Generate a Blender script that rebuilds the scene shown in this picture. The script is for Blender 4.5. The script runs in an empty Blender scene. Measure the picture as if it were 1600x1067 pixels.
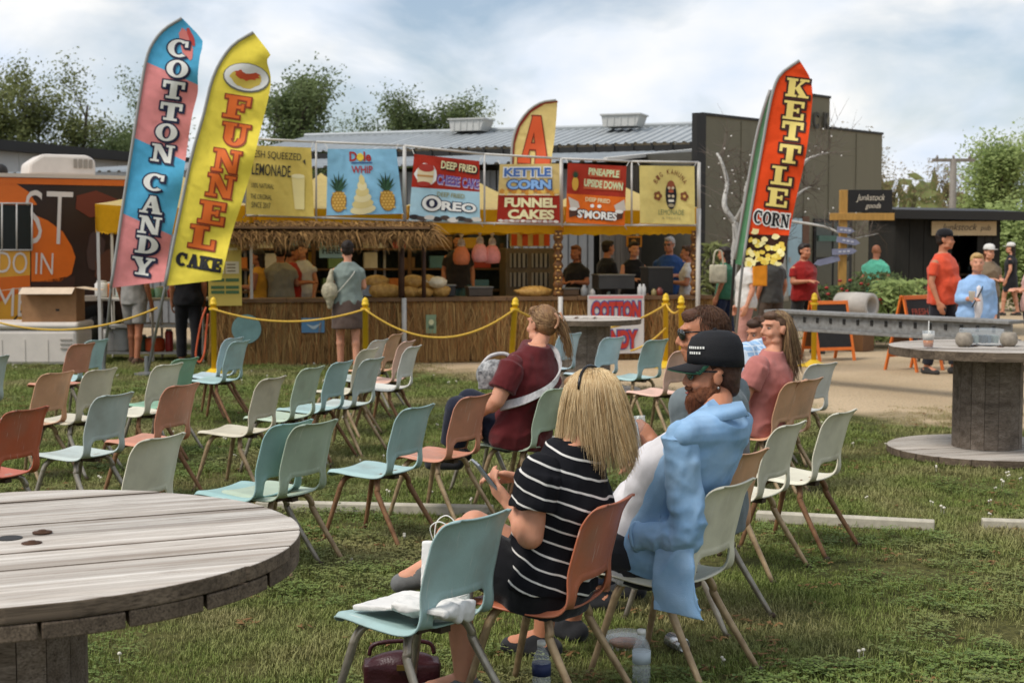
import bpy, bmesh, math, random
import numpy as np
from mathutils import Vector as V, Matrix as MX, noise as NZ
R = math.radians
scene = bpy.context.scene
COL = scene.collection
random.seed(7)

# ------------------------------------------------------------------ camera
CAM_H, PITCH, FOC = 1.65, 3.82, 2222.0          # metres, degrees down, focal length for a 1600 wide frame
cd = bpy.data.cameras.new('camera'); cam = bpy.data.objects.new('camera', cd); COL.objects.link(cam)
cam.location = (0, 0, CAM_H); cam.rotation_euler = (R(90 - PITCH), 0, 0)
cd.sensor_width = 36; cd.lens = FOC / 1600 * 36; cd.clip_end = 3000; cd.clip_start = .05
cd.dof.use_dof = True; cd.dof.focus_distance = 5.6; cd.dof.aperture_fstop = 6.0
scene.camera = cam

# ------------------------------------------------------------------ world, sun, exposure
SUN_EL, SUN_AZ = 54, -122                        # azimuth from +Y, clockwise
world = bpy.data.worlds.new('World'); scene.world = world; world.use_nodes = True
nt = world.node_tree; nt.nodes.clear()
def N(t, kind, **kw):
    n = t.nodes.new(kind)
    for k, v in kw.items(): setattr(n, k, v)
    return n
wo = N(nt, 'ShaderNodeOutputWorld'); bg = N(nt, 'ShaderNodeBackground'); bg.inputs['Strength'].default_value = .1
sky = N(nt, 'ShaderNodeTexSky', sky_type='NISHITA'); sky.sun_disc = False
sky.sun_elevation = R(SUN_EL); sky.sun_rotation = R(SUN_AZ); sky.dust_density = 2.0
tc = N(nt, 'ShaderNodeTexCoord'); sx = N(nt, 'ShaderNodeSeparateXYZ'); nt.links.new(tc.outputs['Generated'], sx.inputs[0])
zz = N(nt, 'ShaderNodeMath', operation='MAXIMUM'); nt.links.new(sx.outputs['Z'], zz.inputs[0]); zz.inputs[1].default_value = 0
za = N(nt, 'ShaderNodeMath', operation='ADD'); nt.links.new(zz.outputs[0], za.inputs[0]); za.inputs[1].default_value = .34
dv = N(nt, 'ShaderNodeVectorMath', operation='DIVIDE'); nt.links.new(tc.outputs['Generated'], dv.inputs[0])
cb = N(nt, 'ShaderNodeCombineXYZ'); cb.inputs[2].default_value = 1
nt.links.new(za.outputs[0], cb.inputs[0]); nt.links.new(za.outputs[0], cb.inputs[1]); nt.links.new(cb.outputs[0], dv.inputs[1])
mp = N(nt, 'ShaderNodeMapping'); mp.inputs['Scale'].default_value = (1.9, 1.5, 1.0); mp.inputs['Location'].default_value = (3.1, 1.7, .4)
nt.links.new(dv.outputs[0], mp.inputs[0])
n1 = N(nt, 'ShaderNodeTexNoise'); n1.inputs['Scale'].default_value = 1.5; n1.inputs['Detail'].default_value = 7; n1.inputs['Roughness'].default_value = .52; n1.inputs['Distortion'].default_value = .35
n2 = N(nt, 'ShaderNodeTexNoise'); n2.inputs['Scale'].default_value = 2.1; n2.inputs['Detail'].default_value = 6
nt.links.new(mp.outputs[0], n1.inputs['Vector']); nt.links.new(mp.outputs[0], n2.inputs['Vector'])
rp = N(nt, 'ShaderNodeValToRGB'); rp.color_ramp.elements[0].position = .36; rp.color_ramp.elements[1].position = .58
rp.color_ramp.elements[0].color = (.12, .12, .12, 1); rp.color_ramp.elements[1].color = (1, 1, 1, 1)
nt.links.new(n1.outputs[0], rp.inputs[0])
cr = N(nt, 'ShaderNodeValToRGB'); cr.color_ramp.elements[0].position = .33; cr.color_ramp.elements[1].position = .66
cr.color_ramp.elements[0].color = (3.15, 3.6, 4.25, 1); cr.color_ramp.elements[1].color = (4.45, 4.42, 4.35, 1)
nt.links.new(n2.outputs[0], cr.inputs[0])
sk = N(nt, 'ShaderNodeVectorMath', operation='SCALE'); sk.inputs['Scale'].default_value = .6
nt.links.new(sky.outputs[0], sk.inputs[0])
mx = N(nt, 'ShaderNodeMix', data_type='RGBA'); nt.links.new(rp.outputs[0], mx.inputs[0])
nt.links.new(sk.outputs[0], mx.inputs[6]); nt.links.new(cr.outputs[0], mx.inputs[7])
nt.links.new(mx.outputs[2], bg.inputs['Color']); nt.links.new(bg.outputs[0], wo.inputs[0])
ld = bpy.data.lights.new('sun', 'SUN'); ld.energy = 1.15; ld.angle = R(20); ld.color = (1, .95, .88)
sun = bpy.data.objects.new('sun', ld); COL.objects.link(sun)
sdir = V((math.sin(R(SUN_AZ)) * math.cos(R(SUN_EL)), math.cos(R(SUN_AZ)) * math.cos(R(SUN_EL)), math.sin(R(SUN_EL))))
sun.rotation_euler = sdir.to_track_quat('Z', 'Y').to_euler()
vs = scene.view_settings; vs.view_transform = 'Standard'; vs.look = 'None'; vs.exposure = 1.22; vs.gamma = 1; vs.use_curve_mapping = False
scene.cycles.use_denoising = True; scene.cycles.max_bounces = 6; scene.cycles.transparent_max_bounces = 12
scene.cycles.caustics_reflective = False; scene.cycles.caustics_refractive = False

# ------------------------------------------------------------------ pixel <-> place (photo pixels, 1600 wide)
_cp, _sp = math.cos(R(PITCH)), math.sin(R(PITCH))
def ray(x, y):
    u, v = (x - 800) / FOC, (533.5 - y) / FOC
    return V((u, _cp + v * _sp, -_sp + v * _cp))
def G(x, y, z=0.0):                              # point of height z seen at that pixel
    d = ray(x, y); t = (z - CAM_H) / d.z
    return V((d.x * t, d.y * t, z))
def AT(x, y, Y):                                 # point at distance Y seen at that pixel
    d = ray(x, y); t = Y / d.y
    return V((d.x * t, Y, CAM_H + d.z * t))

# ------------------------------------------------------------------ materials
def C(h):
    h = h.lstrip('#'); c = [int(h[i:i + 2], 16) / 255 for i in (0, 2, 4)]
    return tuple(x / 12.92 if x <= .04045 else ((x + .055) / 1.055) ** 2.4 for x in c)
_mats = {}
def M(name, col, rough=.6, var=.14, scale=6., bump=.08, bscale=80., metal=0., stretch=(1, 1, 1), spec=.35, trans=0., alpha=1., rnd=0., detail=5, col2=None, sub=0., sheen=0., fold=0., fscale=9.):
    if name in _mats: return _mats[name]
    if isinstance(col, str): col = C(col)
    if isinstance(col2, str): col2 = C(col2)
    m = bpy.data.materials.new(name); m.use_nodes = True; t = m.node_tree; b = t.nodes['Principled BSDF']
    tc = N(t, 'ShaderNodeTexCoord'); mp = N(t, 'ShaderNodeMapping'); mp.inputs['Scale'].default_value = stretch
    t.links.new(tc.outputs['Object'], mp.inputs[0])
    no = N(t, 'ShaderNodeTexNoise'); no.inputs['Scale'].default_value = scale; no.inputs['Detail'].default_value = detail; no.inputs['Roughness'].default_value = .6
    t.links.new(mp.outputs[0], no.inputs['Vector'])
    ra = N(t, 'ShaderNodeValToRGB'); ra.color_ramp.elements[0].position = .3; ra.color_ramp.elements[1].position = .7
    a = col2 or tuple(c * (1 - var) for c in col); z = tuple(min(1, c * (1 + var)) for c in col) if not col2 else col
    ra.color_ramp.elements[0].color = (*a, 1); ra.color_ramp.elements[1].color = (*z, 1)
    t.links.new(no.outputs[0], ra.inputs[0]); out = ra.outputs[0]
    if rnd:
        oi = N(t, 'ShaderNodeObjectInfo'); mr = N(t, 'ShaderNodeMapRange'); mr.inputs[3].default_value = 1 - rnd; mr.inputs[4].default_value = 1 + rnd
        t.links.new(oi.outputs['Random'], mr.inputs[0])
        hs = N(t, 'ShaderNodeHueSaturation'); t.links.new(mr.outputs[0], hs.inputs['Value']); t.links.new(out, hs.inputs['Color']); out = hs.outputs[0]
    t.links.new(out, b.inputs['Base Color'])
    b.inputs['Roughness'].default_value = rough; b.inputs['Metallic'].default_value = metal
    b.inputs['Specular IOR Level'].default_value = spec; b.inputs['Transmission Weight'].default_value = trans; b.inputs['Alpha'].default_value = alpha
    if sub: b.inputs['Subsurface Weight'].default_value = sub; b.inputs['Subsurface Radius'].default_value = (.02, .008, .004)
    if sheen: b.inputs['Sheen Weight'].default_value = sheen
    if bump:
        n2 = N(t, 'ShaderNodeTexNoise'); n2.inputs['Scale'].default_value = bscale; n2.inputs['Detail'].default_value = 4
        t.links.new(mp.outputs[0], n2.inputs['Vector'])
        bp = N(t, 'ShaderNodeBump'); bp.inputs['Strength'].default_value = bump; bp.inputs['Distance'].default_value = .01
        t.links.new(n2.outputs[0], bp.inputs['Height']); t.links.new(bp.outputs[0], b.inputs['Normal'])
        if fold:
            n3 = N(t, 'ShaderNodeTexWave', bands_direction='DIAGONAL'); n3.inputs['Scale'].default_value = fscale * .28; n3.inputs['Distortion'].default_value = 9; n3.inputs['Detail'].default_value = 2; n3.inputs['Detail Scale'].default_value = 1.3; t.links.new(mp.outputs[0], n3.inputs['Vector'])
            b3 = N(t, 'ShaderNodeBump'); b3.inputs['Strength'].default_value = fold; b3.inputs['Distance'].default_value = .022; t.links.new(n3.outputs[0], b3.inputs['Height']); t.links.new(b3.outputs[0], bp.inputs['Normal'])
    _mats[name] = m; return m
def fabric(name, col, **kw): return M(name, col, rough=.85, var=kw.pop('var', .1), scale=14, bump=.25, bscale=kw.pop('bscale', 420.), spec=.15, sheen=.15, fold=kw.pop('fold', .3), fscale=6., **kw)
def paint(name, col, **kw): return M(name, col, rough=.55, var=.04, scale=3, bump=0, **kw)

# ------------------------------------------------------------------ mesh collector
class B:
    def __init__(s): s.v = []; s.f = []
    def add(s, vs, fs, mat=None):
        o = len(s.v); s.v += [tuple(mat @ V(p)) if mat is not None else tuple(p) for p in vs]; s.f += [tuple(i + o for i in f) for f in fs]; return s
    def box(s, c, d, m=None):
        x, y, z = d[0] / 2, d[1] / 2, d[2] / 2; c = V(c)
        vs = [V((a * x, b * y, e * z)) for a in (-1, 1) for b in (-1, 1) for e in (-1, 1)]
        if m is not None: vs = [m @ p for p in vs]
        return s.add([p + c for p in vs], [(0, 1, 3, 2), (4, 6, 7, 5), (0, 4, 5, 1), (2, 3, 7, 6), (0, 2, 6, 4), (1, 5, 7, 3)])
    def rings(s, rs, caps=True, close=True):
        o = len(s.v); n = len(rs[0])
        for r in rs: s.v += [tuple(p) for p in r]
        for i in range(len(rs) - 1):
            for j in range(n if close else n - 1):
                k = (j + 1) % n; s.f.append((o + i * n + j, o + i * n + k, o + (i + 1) * n + k, o + (i + 1) * n + j))
        if caps: s.f.append(tuple(o + j for j in range(n))[::-1]); s.f.append(tuple(o + (len(rs) - 1) * n + j for j in range(n)))
        return s
    def tube(s, path, r, n=8, caps=True):
        path = [V(p) for p in path]; m = len(path); rr = r if hasattr(r, '__len__') else [r] * m; out = []; last = None
        for i, p in enumerate(path):
            t = (path[min(i + 1, m - 1)] - path[max(i - 1, 0)]).normalized()
            if last is None: a = t.orthogonal().normalized()
            else:
                a = last - t * last.dot(t); a = a.normalized() if a.length > 1e-6 else t.orthogonal().normalized()
            last = a; b = t.cross(a)
            out.append([p + (a * math.cos(q) + b * math.sin(q)) * rr[i] for q in (2 * math.pi * j / n for j in range(n))])
        return s.rings(out, caps)
    def cone(s, p0, p1, r0, r1, n=14, flat=False):
        p0, p1 = V(p0), V(p1); d = p1 - p0
        if d.length < 1e-5: return s.ell(p0, (r0, r0, r0))
        t = d.normalized()
        if flat: return s.tube([p0, p0.lerp(p1, .5), p1], [r0, (r0 + r1) / 2, r1], n)
        ang = (80, 55, 28); pa = []; ra = []
        for q in ang: pa.append(p0 - t * r0 * math.sin(R(q))); ra.append(r0 * math.cos(R(q)))
        pa += [p0, p0.lerp(p1, .5), p1]; ra += [r0, (r0 + r1) / 2, r1]
        for q in ang[::-1]: pa.append(p1 + t * r1 * math.sin(R(q))); ra.append(r1 * math.cos(R(q)))
        return s.tube(pa, ra, n)
    def ell(s, c, r, m=None, nu=14, nv=9):
        c = V(c); vs = []; fs = []
        for i in range(1, nv):
            a = math.pi * i / nv
            for j in range(nu):
                b = 2 * math.pi * j / nu; p = V((r[0] * math.sin(a) * math.cos(b), r[1] * math.sin(a) * math.sin(b), r[2] * math.cos(a)))
                vs.append((m @ p if m is not None else p) + c)
        for i in range(nv - 2):
            for j in range(nu):
                k = (j + 1) % nu; fs.append((i * nu + j, (i + 1) * nu + j, (i + 1) * nu + k, i * nu + k))
        t, b = len(vs), len(vs) + 1
        pz = V((0, 0, r[2])); pz = m @ pz if m is not None else pz
        vs += [c + pz, c - pz]
        for j in range(nu):
            k = (j + 1) % nu; fs.append((t, j, k)); fs.append((b, (nv - 2) * nu + k, (nv - 2) * nu + j))
        return s.add(vs, fs)
    def loft(s, rs, n=22):                        # rs: (centre, x half-axis vector, y half-axis vector)
        return s.rings([[V(c) + V(x) * math.cos(q) + V(y) * math.sin(q) for q in (2 * math.pi * j / n for j in range(n))] for c, x, y in rs])
    def lathe(s, prof, n=24, c=(0, 0, 0)):        # prof: (radius, z)
        c = V(c); return s.rings([[c + V((max(r, 1e-4) * math.cos(2 * math.pi * j / n), max(r, 1e-4) * math.sin(2 * math.pi * j / n), z)) for j in range(n)] for r, z in prof])
    def quad(s, a, b, c, d): return s.add([a, b, c, d], [(0, 1, 2, 3)])
    def prism(s, pts, a, b):                      # pts: list of V ; extruded from offset a to offset b (vectors)
        n = len(pts); a, b = V(a), V(b)
        return s.add([V(p) + a for p in pts] + [V(p) + b for p in pts], [tuple(range(n))[::-1], tuple(range(n, 2 * n))] + [(i, (i + 1) % n, n + (i + 1) % n, n + i) for i in range(n)])
    def mesh(s, name, smooth=False):
        me = bpy.data.meshes.new(name); me.from_pydata(s.v, [], s.f)
        bm = bmesh.new(); bm.from_mesh(me); bmesh.ops.recalc_face_normals(bm, faces=bm.faces); bm.to_mesh(me); bm.free()
        if smooth: me.polygons.foreach_set('use_smooth', [True] * len(me.polygons))
        return me
    def obj(s, name, mat, parent=None, smooth=False, loc=None, bevel=0):
        o = bpy.data.objects.new(name, s.mesh(name, smooth)); COL.objects.link(o)
        if mat: o.data.materials.append(mat)
        if parent: o.parent = parent
        if loc is not None: o.location = loc
        if bevel:
            md = o.modifiers.new('b', 'BEVEL'); md.width = bevel; md.segments = 2; md.limit_method = 'ANGLE'
        return o
def empty(name, label, cat, loc=(0, 0, 0), rz=0., group=None):
    o = bpy.data.objects.new(name, None); COL.objects.link(o); o.location = loc; o.rotation_euler = (0, 0, rz); o.empty_display_size = .1
    return tag(o, label, cat, group)
def tag(o, label, cat=None, group=None, kind=None):
    if label: o['label'] = label
    if cat: o['category'] = cat
    if group: o['group'] = group
    if kind: o['kind'] = kind
    return o
def link(name, me, mat, parent=None, m=None):
    o = bpy.data.objects.new(name, me); COL.objects.link(o); o.parent = parent
    if m is not None: o.matrix_local = m
    if mat is not None:
        if not me.materials: me.materials.append(mat)
        o.material_slots[0].link = 'OBJECT'; o.material_slots[0].material = mat
    return o
_tex = {}
def rm(o, voxel, it=3, disp=0, dsize=.12, crease=0, csize=.13):        # weld the pieces of one body or garment into one continuous skin
    md = o.modifiers.new('r', 'REMESH'); md.mode = 'VOXEL'; md.voxel_size = voxel; md.use_smooth_shade = True
    if it: s = o.modifiers.new('s', 'SMOOTH'); s.factor = .5; s.iterations = it
    if disp:
        if dsize not in _tex:
            tx = bpy.data.textures.new('wrinkle', 'CLOUDS'); tx.noise_scale = dsize; tx.noise_depth = 2; _tex[dsize] = tx
        d = o.modifiers.new('d', 'DISPLACE'); d.texture = _tex[dsize]; d.strength = disp; d.mid_level = .5; d.texture_coords = 'LOCAL'
    if crease:                                    # drawn folds running through the cloth
        k = ('c', csize)
        if k not in _tex:
            tx = bpy.data.textures.new('crease', 'MARBLE'); tx.marble_type = 'SHARP'; tx.noise_scale = csize; tx.turbulence = 9; tx.noise_depth = 1; tx.noise_type = 'SOFT_NOISE'; _tex[k] = tx
        d = o.modifiers.new('c', 'DISPLACE'); d.texture = _tex[k]; d.strength = -crease * .75; d.mid_level = .5; d.texture_coords = 'LOCAL'; s2 = o.modifiers.new('s2', 'SMOOTH'); s2.factor = .5; s2.iterations = 2
    return o
def frame(fwd, up=(0, 0, 1)):                     # matrix whose Y is fwd, Z near up
    y = V(fwd).normalized(); z = V(up); x = y.cross(z).normalized(); z = x.cross(y)
    return MX(((x.x, y.x, z.x), (x.y, y.y, z.y), (x.z, y.z, z.z)))
def TR(loc, m3=None): return MX.Translation(V(loc)) @ (m3.to_4x4() if m3 is not None else MX())
def spline(pts, k=6):                             # catmull-rom through pts
    p = [V(q) if len(q) == 3 else V((q[0], q[1], 0)) for q in pts]; out = []
    for i in range(len(p) - 1):
        a, b, c, d = p[max(i - 1, 0)], p[i], p[i + 1], p[min(i + 2, len(p) - 1)]
        for j in range(k):
            t = j / k; out.append(.5 * ((2 * b) + (c - a) * t + (2 * a - 5 * b + 4 * c - d) * t * t + (3 * b - a - 3 * c + d) * t ** 3))
    out.append(p[-1]); return out
# ================================================================== GROUND
def sstep(a, b, x):
    t = max(0, min(1, (x - a) / (b - a))); return t * t * (3 - 2 * t)
def dirt_at(x, y): return (y + 1.12 * x - 16.6) / 2.4 + NZ.noise(V((x * .55, y * .55, 3))) * .9
def ground_nodes(t, pos):
    """returns socket: 0 lawn .. 1 worn bare ground, from the place itself"""
    d = N(t, 'ShaderNodeVectorMath', operation='DOT_PRODUCT'); t.links.new(pos, d.inputs[0]); d.inputs[1].default_value = (1.12 / 2.4, 1 / 2.4, 0)
    no = N(t, 'ShaderNodeTexNoise'); no.inputs['Scale'].default_value = .7; no.inputs['Detail'].default_value = 6; t.links.new(pos, no.inputs['Vector'])
    m = N(t, 'ShaderNodeMath', operation='MULTIPLY_ADD'); t.links.new(no.outputs[0], m.inputs[0]); m.inputs[1].default_value = 2.4; m.inputs[2].default_value = -16.6 / 2.4 - 1.2
    a = N(t, 'ShaderNodeMath', operation='ADD', use_clamp=True); t.links.new(d.outputs['Value'], a.inputs[0]); t.links.new(m.outputs[0], a.inputs[1])
    return a.outputs[0]
def mixc(t, f, a, b):
    m = N(t, 'ShaderNodeMix', data_type='RGBA')
    if hasattr(f, 'links'): t.links.new(f, m.inputs[0])
    else: m.inputs[0].default_value = f
    for s, c in ((6, a), (7, b)):
        if hasattr(c, 'links'): t.links.new(c, m.inputs[s])
        else: m.inputs[s].default_value = (*(C(c) if isinstance(c, str) else c), 1)
    return m.outputs[2]
def noise_ramp(t, vec, scale, lo, hi, detail=5):
    n = N(t, 'ShaderNodeTexNoise'); n.inputs['Scale'].default_value = scale; n.inputs['Detail'].default_value = detail; t.links.new(vec, n.inputs['Vector'])
    r = N(t, 'ShaderNodeMapRange'); r.inputs[1].default_value = lo; r.inputs[2].default_value = hi; t.links.new(n.outputs[0], r.inputs[0]); return r.outputs[0]
def ground_mat():
    m = bpy.data.materials.new('ground'); m.use_nodes = True; t = m.node_tree; b = t.nodes['Principled BSDF']
    ge = N(t, 'ShaderNodeNewGeometry'); pos = ge.outputs['Position']; mask = ground_nodes(t, pos)
    lawn = mixc(t, noise_ramp(t, pos, 1.1, .35, .65), '#434722', '#625d38')
    lawn = mixc(t, noise_ramp(t, pos, 26, .45, .75), lawn, '#2d2f19')
    soil = mixc(t, noise_ramp(t, pos, .5, .35, .65), '#bfa888', '#a89272')
    soil = mixc(t, noise_ramp(t, pos, 38, .5, .72), soil, '#857762')
    soil = mixc(t, noise_ramp(t, pos, 90, .55, .7), soil, '#c6b9a2')
    r = N(t, 'ShaderNodeMapRange'); r.inputs[1].default_value = .25; r.inputs[2].default_value = .8; t.links.new(mask, r.inputs[0])
    t.links.new(mixc(t, r.outputs[0], lawn, soil), b.inputs['Base Color']); b.inputs['Roughness'].default_value = .95; b.inputs['Specular IOR Level'].default_value = .1
    n = N(t, 'ShaderNodeTexNoise'); n.inputs['Scale'].default_value = 45; n.inputs['Detail'].default_value = 6; t.links.new(pos, n.inputs['Vector'])
    bp = N(t, 'ShaderNodeBump'); bp.inputs['Strength'].default_value = .6; bp.inputs['Distance'].default_value = .03; t.links.new(n.outputs[0], bp.inputs['Height']); t.links.new(bp.outputs[0], b.inputs['Normal'])
    return m
g = B(); nx, ny = 40, 60
xs = [math.copysign(abs(i / 20) ** 3, i) * 900 for i in range(-20, 21)]; ys = [-40 + (j / 60) ** 3 * 1500 for j in range(61)]
g.v = [(x, y, 0) for y in ys for x in xs]; g.f = [(j * 41 + i, j * 41 + i + 1, (j + 1) * 41 + i + 1, (j + 1) * 41 + i) for j in range(60) for i in range(40)]
tag(g.obj('ground', ground_mat()), 'trodden lawn giving way to bare sandy ground by the stalls', kind='structure')

# ------------------------------------------------------------------ grass, clover
def blade_mat(name, greens, drys, dry_lo=.46, dry_hi=.62):
    m = bpy.data.materials.new(name); m.use_nodes = True; t = m.node_tree; b = t.nodes['Principled BSDF']
    ge = N(t, 'ShaderNodeNewGeometry'); pos = ge.outputs['Position']
    gcol = mixc(t, noise_ramp(t, pos, 9, .35, .65), greens[0], greens[1]); gcol = mixc(t, noise_ramp(t, pos, 60, .4, .62), gcol, greens[2])
    dcol = mixc(t, noise_ramp(t, pos, 70, .4, .6), drys[0], drys[1])
    f = noise_ramp(t, pos, .9, dry_lo, dry_hi, 7); mask = ground_nodes(t, pos)
    mm = N(t, 'ShaderNodeMapRange'); mm.inputs[1].default_value = .05; mm.inputs[2].default_value = .5; t.links.new(mask, mm.inputs[0])
    ad = N(t, 'ShaderNodeMath', operation='ADD', use_clamp=True); t.links.new(mm.outputs[0], ad.inputs[0]); s = N(t, 'ShaderNodeMath', operation='MULTIPLY'); t.links.new(f, s.inputs[0]); s.inputs[1].default_value = .7
    t.links.new(s.outputs[0], ad.inputs[1])
    t.links.new(mixc(t, ad.outputs[0], gcol, dcol), b.inputs['Base Color']); b.inputs['Roughness'].default_value = .7; b.inputs['Specular IOR Level'].default_value = .2
    b.inputs['Subsurface Weight'].default_value = 0
    return m
protos = bpy.data.collections.new('grass_sources')
def proto(name, bb, mats, idx=None):
    me = bb.mesh(name, False)
    for m_ in mats: me.materials.append(m_)
    if idx: me.polygons.foreach_set('material_index', idx)
    o = bpy.data.objects.new(name, me); protos.objects.link(o); return o
gm = blade_mat('grass_blade', ('#54682a', '#6f7d36', '#8a9152'), ('#92875c', '#a89b72'))
cm = blade_mat('clover_leaf', ('#4a5f2b', '#5d702f', '#717f45'), ('#7d7648', '#8a8052'))
rg = random.Random(3)
def tuft(h0, h1, n, rad, w):
    b = B()
    for _ in range(n):
        a = rg.uniform(0, 6.283); r = rad * math.sqrt(rg.random()); p = V((r * math.cos(a), r * math.sin(a), -.005)); h = rg.uniform(h0, h1)
        la = rg.uniform(0, 6.283); le = rg.uniform(.15, .95) * h; d = V((math.cos(la), math.sin(la), 0)); sd = V((-d.y, d.x, 0)) * w * rg.uniform(.7, 1.3)
        m1 = p + d * le * .35 + V((0, 0, h * .6)); m2 = p + d * le + V((0, 0, h * rg.uniform(.75, 1)))
        b.add([p - sd, p + sd, m1 + sd * .8, m1 - sd * .8, m2], [(0, 1, 2, 3), (3, 2, 4)])
    return b
for i in range(4): proto('a%d' % i, tuft(.016, .05, 34, .075, .0017), [gm])
for i in range(2):
    b = B()
    for _ in range(16):
        a = rg.uniform(0, 6.283); r = .07 * math.sqrt(rg.random()); c = V((r * math.cos(a), r * math.sin(a), rg.uniform(.015, .045))); ta = rg.uniform(0, 2)
        for k in range(3):
            q = ta + k * 2.094; d = V((math.cos(q), math.sin(q), .25)); s = V((-math.sin(q), math.cos(q), 0)); L = rg.uniform(.009, .015)
            b.add([c, c + d * L * .5 + s * L * .45, c + d * L + s * L * .25, c + d * L - s * L * .25, c + d * L * .5 - s * L * .45], [(0, 1, 2, 3, 4)])
    proto('b%d' % i, b, [cm])
b = B(); nf = 0
fw = M('clover_flower', '#d9d2c0', var=.1, rough=.8)
for _ in range(2):
    a = rg.uniform(0, 6.283); c = V((.03 * math.cos(a), .03 * math.sin(a), rg.uniform(.03, .045)))
    b.tube([(c.x, c.y, 0), c], .0012, 3)
    b.ell(c, (.008, .008, .0065), nu=7, nv=5)
proto('c0', b, [fw])
b = B()
for _ in range(9):
    a = rg.uniform(0, 6.283); r = rg.uniform(0, .07); c = V((r * math.cos(a), r * math.sin(a), rg.uniform(.006, .03))); q = rg.uniform(0, 6.28); d = V((math.cos(q), math.sin(q), rg.uniform(-.2, .5))) * rg.uniform(.012, .028); s = V((-math.sin(q), math.cos(q), .2)) * .007
    b.add([c - d, c + s, c + d, c - s], [(0, 1, 2, 3)])
proto('d0', b, [M('dead_leaf', '#7a5a36', var=.3, rough=.9)])
def scatter(name, label, pts, rot, scl, idx):
    me = bpy.data.meshes.new(name); me.from_pydata(pts, [], [])
    for nm, ty, dat, key in (('rot', 'FLOAT_VECTOR', [c for r in rot for c in r], 'vector'), ('scl', 'FLOAT', scl, 'value'), ('idx', 'INT', idx, 'value')):
        at = me.attributes.new(nm, ty, 'POINT'); at.data.foreach_set(key, dat)
    o = bpy.data.objects.new(name, me); COL.objects.link(o)
    t = bpy.data.node_groups.new(name, 'GeometryNodeTree'); t.interface.new_socket('Geometry', in_out='INPUT', socket_type='NodeSocketGeometry'); t.interface.new_socket('Geometry', in_out='OUTPUT', socket_type='NodeSocketGeometry')
    gi = N(t, 'NodeGroupInput'); go = N(t, 'NodeGroupOutput'); ip = N(t, 'GeometryNodeInstanceOnPoints'); ci = N(t, 'GeometryNodeCollectionInfo')
    ci.inputs['Collection'].default_value = protos; ci.inputs['Separate Children'].default_value = True; ci.inputs['Reset Children'].default_value = True
    def at(nm, ty):
        n = N(t, 'GeometryNodeInputNamedAttribute', data_type=ty); n.inputs['Name'].default_value = nm; return next(s for s in n.outputs if s.enabled and s.name == 'Attribute')
    t.links.new(gi.outputs[0], ip.inputs['Points']); t.links.new(ci.outputs[0], ip.inputs['Instance']); ip.inputs['Pick Instance'].default_value = True
    t.links.new(at('idx', 'INT'), ip.inputs['Instance Index']); t.links.new(at('rot', 'FLOAT_VECTOR'), ip.inputs['Rotation']); t.links.new(at('scl', 'FLOAT'), ip.inputs['Scale'])
    t.links.new(ip.outputs[0], go.inputs[0]); md = o.modifiers.new('g', 'NODES'); md.node_group = t
    return tag(o, label, kind='stuff')
pts, rot, scl, idx = [], [], [], []
rg = random.Random(11)
fp, fr, fs, fi = [], [], [], []
for y0, y1, den, sc in ((4.2, 7.5, 430, 1.0), (7.5, 11, 300, 1.1), (11, 15.5, 190, 1.25), (15.5, 21, 110, 1.45)):
    w = lambda y: .37 * y + 1.6
    for _ in range(int(den * (y1 - y0) * 2 * w((y0 + y1) / 2))):
        y = rg.uniform(y0, y1); x = rg.uniform(-1, 1) * w(y); d = dirt_at(x, y)
        if d > .15 and rg.random() < sstep(.1, .9, d) * 1.05: continue
        lum = NZ.noise(V((x * .9, y * .9, 9))); cl = NZ.noise(V((x * .7 + 5, y * .7, 1)))
        p = (x, y, 0)
        if NZ.noise(V((x * 1.7 + 9, y * 1.7, 2))) > .34 and rg.random() < .75: continue
        pts.append(p); rot.append((rg.uniform(-.12, .12), rg.uniform(-.12, .12), rg.uniform(0, 6.28)))
        scl.append(sc * rg.uniform(.6, 1.15) * (1 + .45 * lum) * (.75 if d > .1 else 1))
        idx.append(rg.choice((4, 5)) if (cl > .05 and rg.random() < .28) else rg.randrange(4))
        q = NZ.noise(V((x * .45 + 2, y * .45, 7))) + .12 * (x < .5)
        if rg.random() < (.008 if q > .12 else .001) * (1.6 if y > 7.5 else .22) and d < .2: fp.append(p); fr.append((0, 0, rg.uniform(0, 6.28))); fs.append(rg.uniform(.8, 1.3)); fi.append(6)
        if rg.random() < (.10 if NZ.noise(V((x * .8, y * .8, 4))) > .15 else .014): fp.append(p); fr.append((0, 0, rg.uniform(0, 6.28))); fs.append(rg.uniform(.6, 1.1)); fi.append(7)
scatter('lawn_grass', 'short olive green lawn grass with clover and dry patches', pts, rot, scl, idx)
scatter('clover_flowers', 'white clover heads and dead leaves scattered over the lawn', fp, fr, fs, fi)

# ------------------------------------------------------------------ trees
bark = M('bark', '#4a4238', var=.25, scale=9, bump=.6, bscale=40, stretch=(1, 1, .3), rough=.95)
def leafmat(name, a, b_):
    m = bpy.data.materials.new(name); m.use_nodes = True; t = m.node_tree; b = t.nodes['Principled BSDF']
    ge = N(t, 'ShaderNodeNewGeometry'); c = mixc(t, ge.outputs['Random Per Island'], a, b_); c = mixc(t, noise_ramp(t, ge.outputs['Position'], .8, .35, .65), c, b_)
    t.links.new(c, b.inputs['Base Color']); b.inputs['Roughness'].default_value = .7; b.inputs['Specular IOR Level'].default_value = .2
    tr = N(t, 'ShaderNodeBsdfTranslucent'); t.links.new(c, tr.inputs[0]); ms = N(t, 'ShaderNodeMixShader'); ms.inputs[0].default_value = .35
    t.links.new(b.outputs[0], ms.inputs[1]); t.links.new(tr.outputs[0], ms.inputs[2]); t.links.new(ms.outputs[0], t.nodes['Material Output'].inputs[0]); return m
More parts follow.
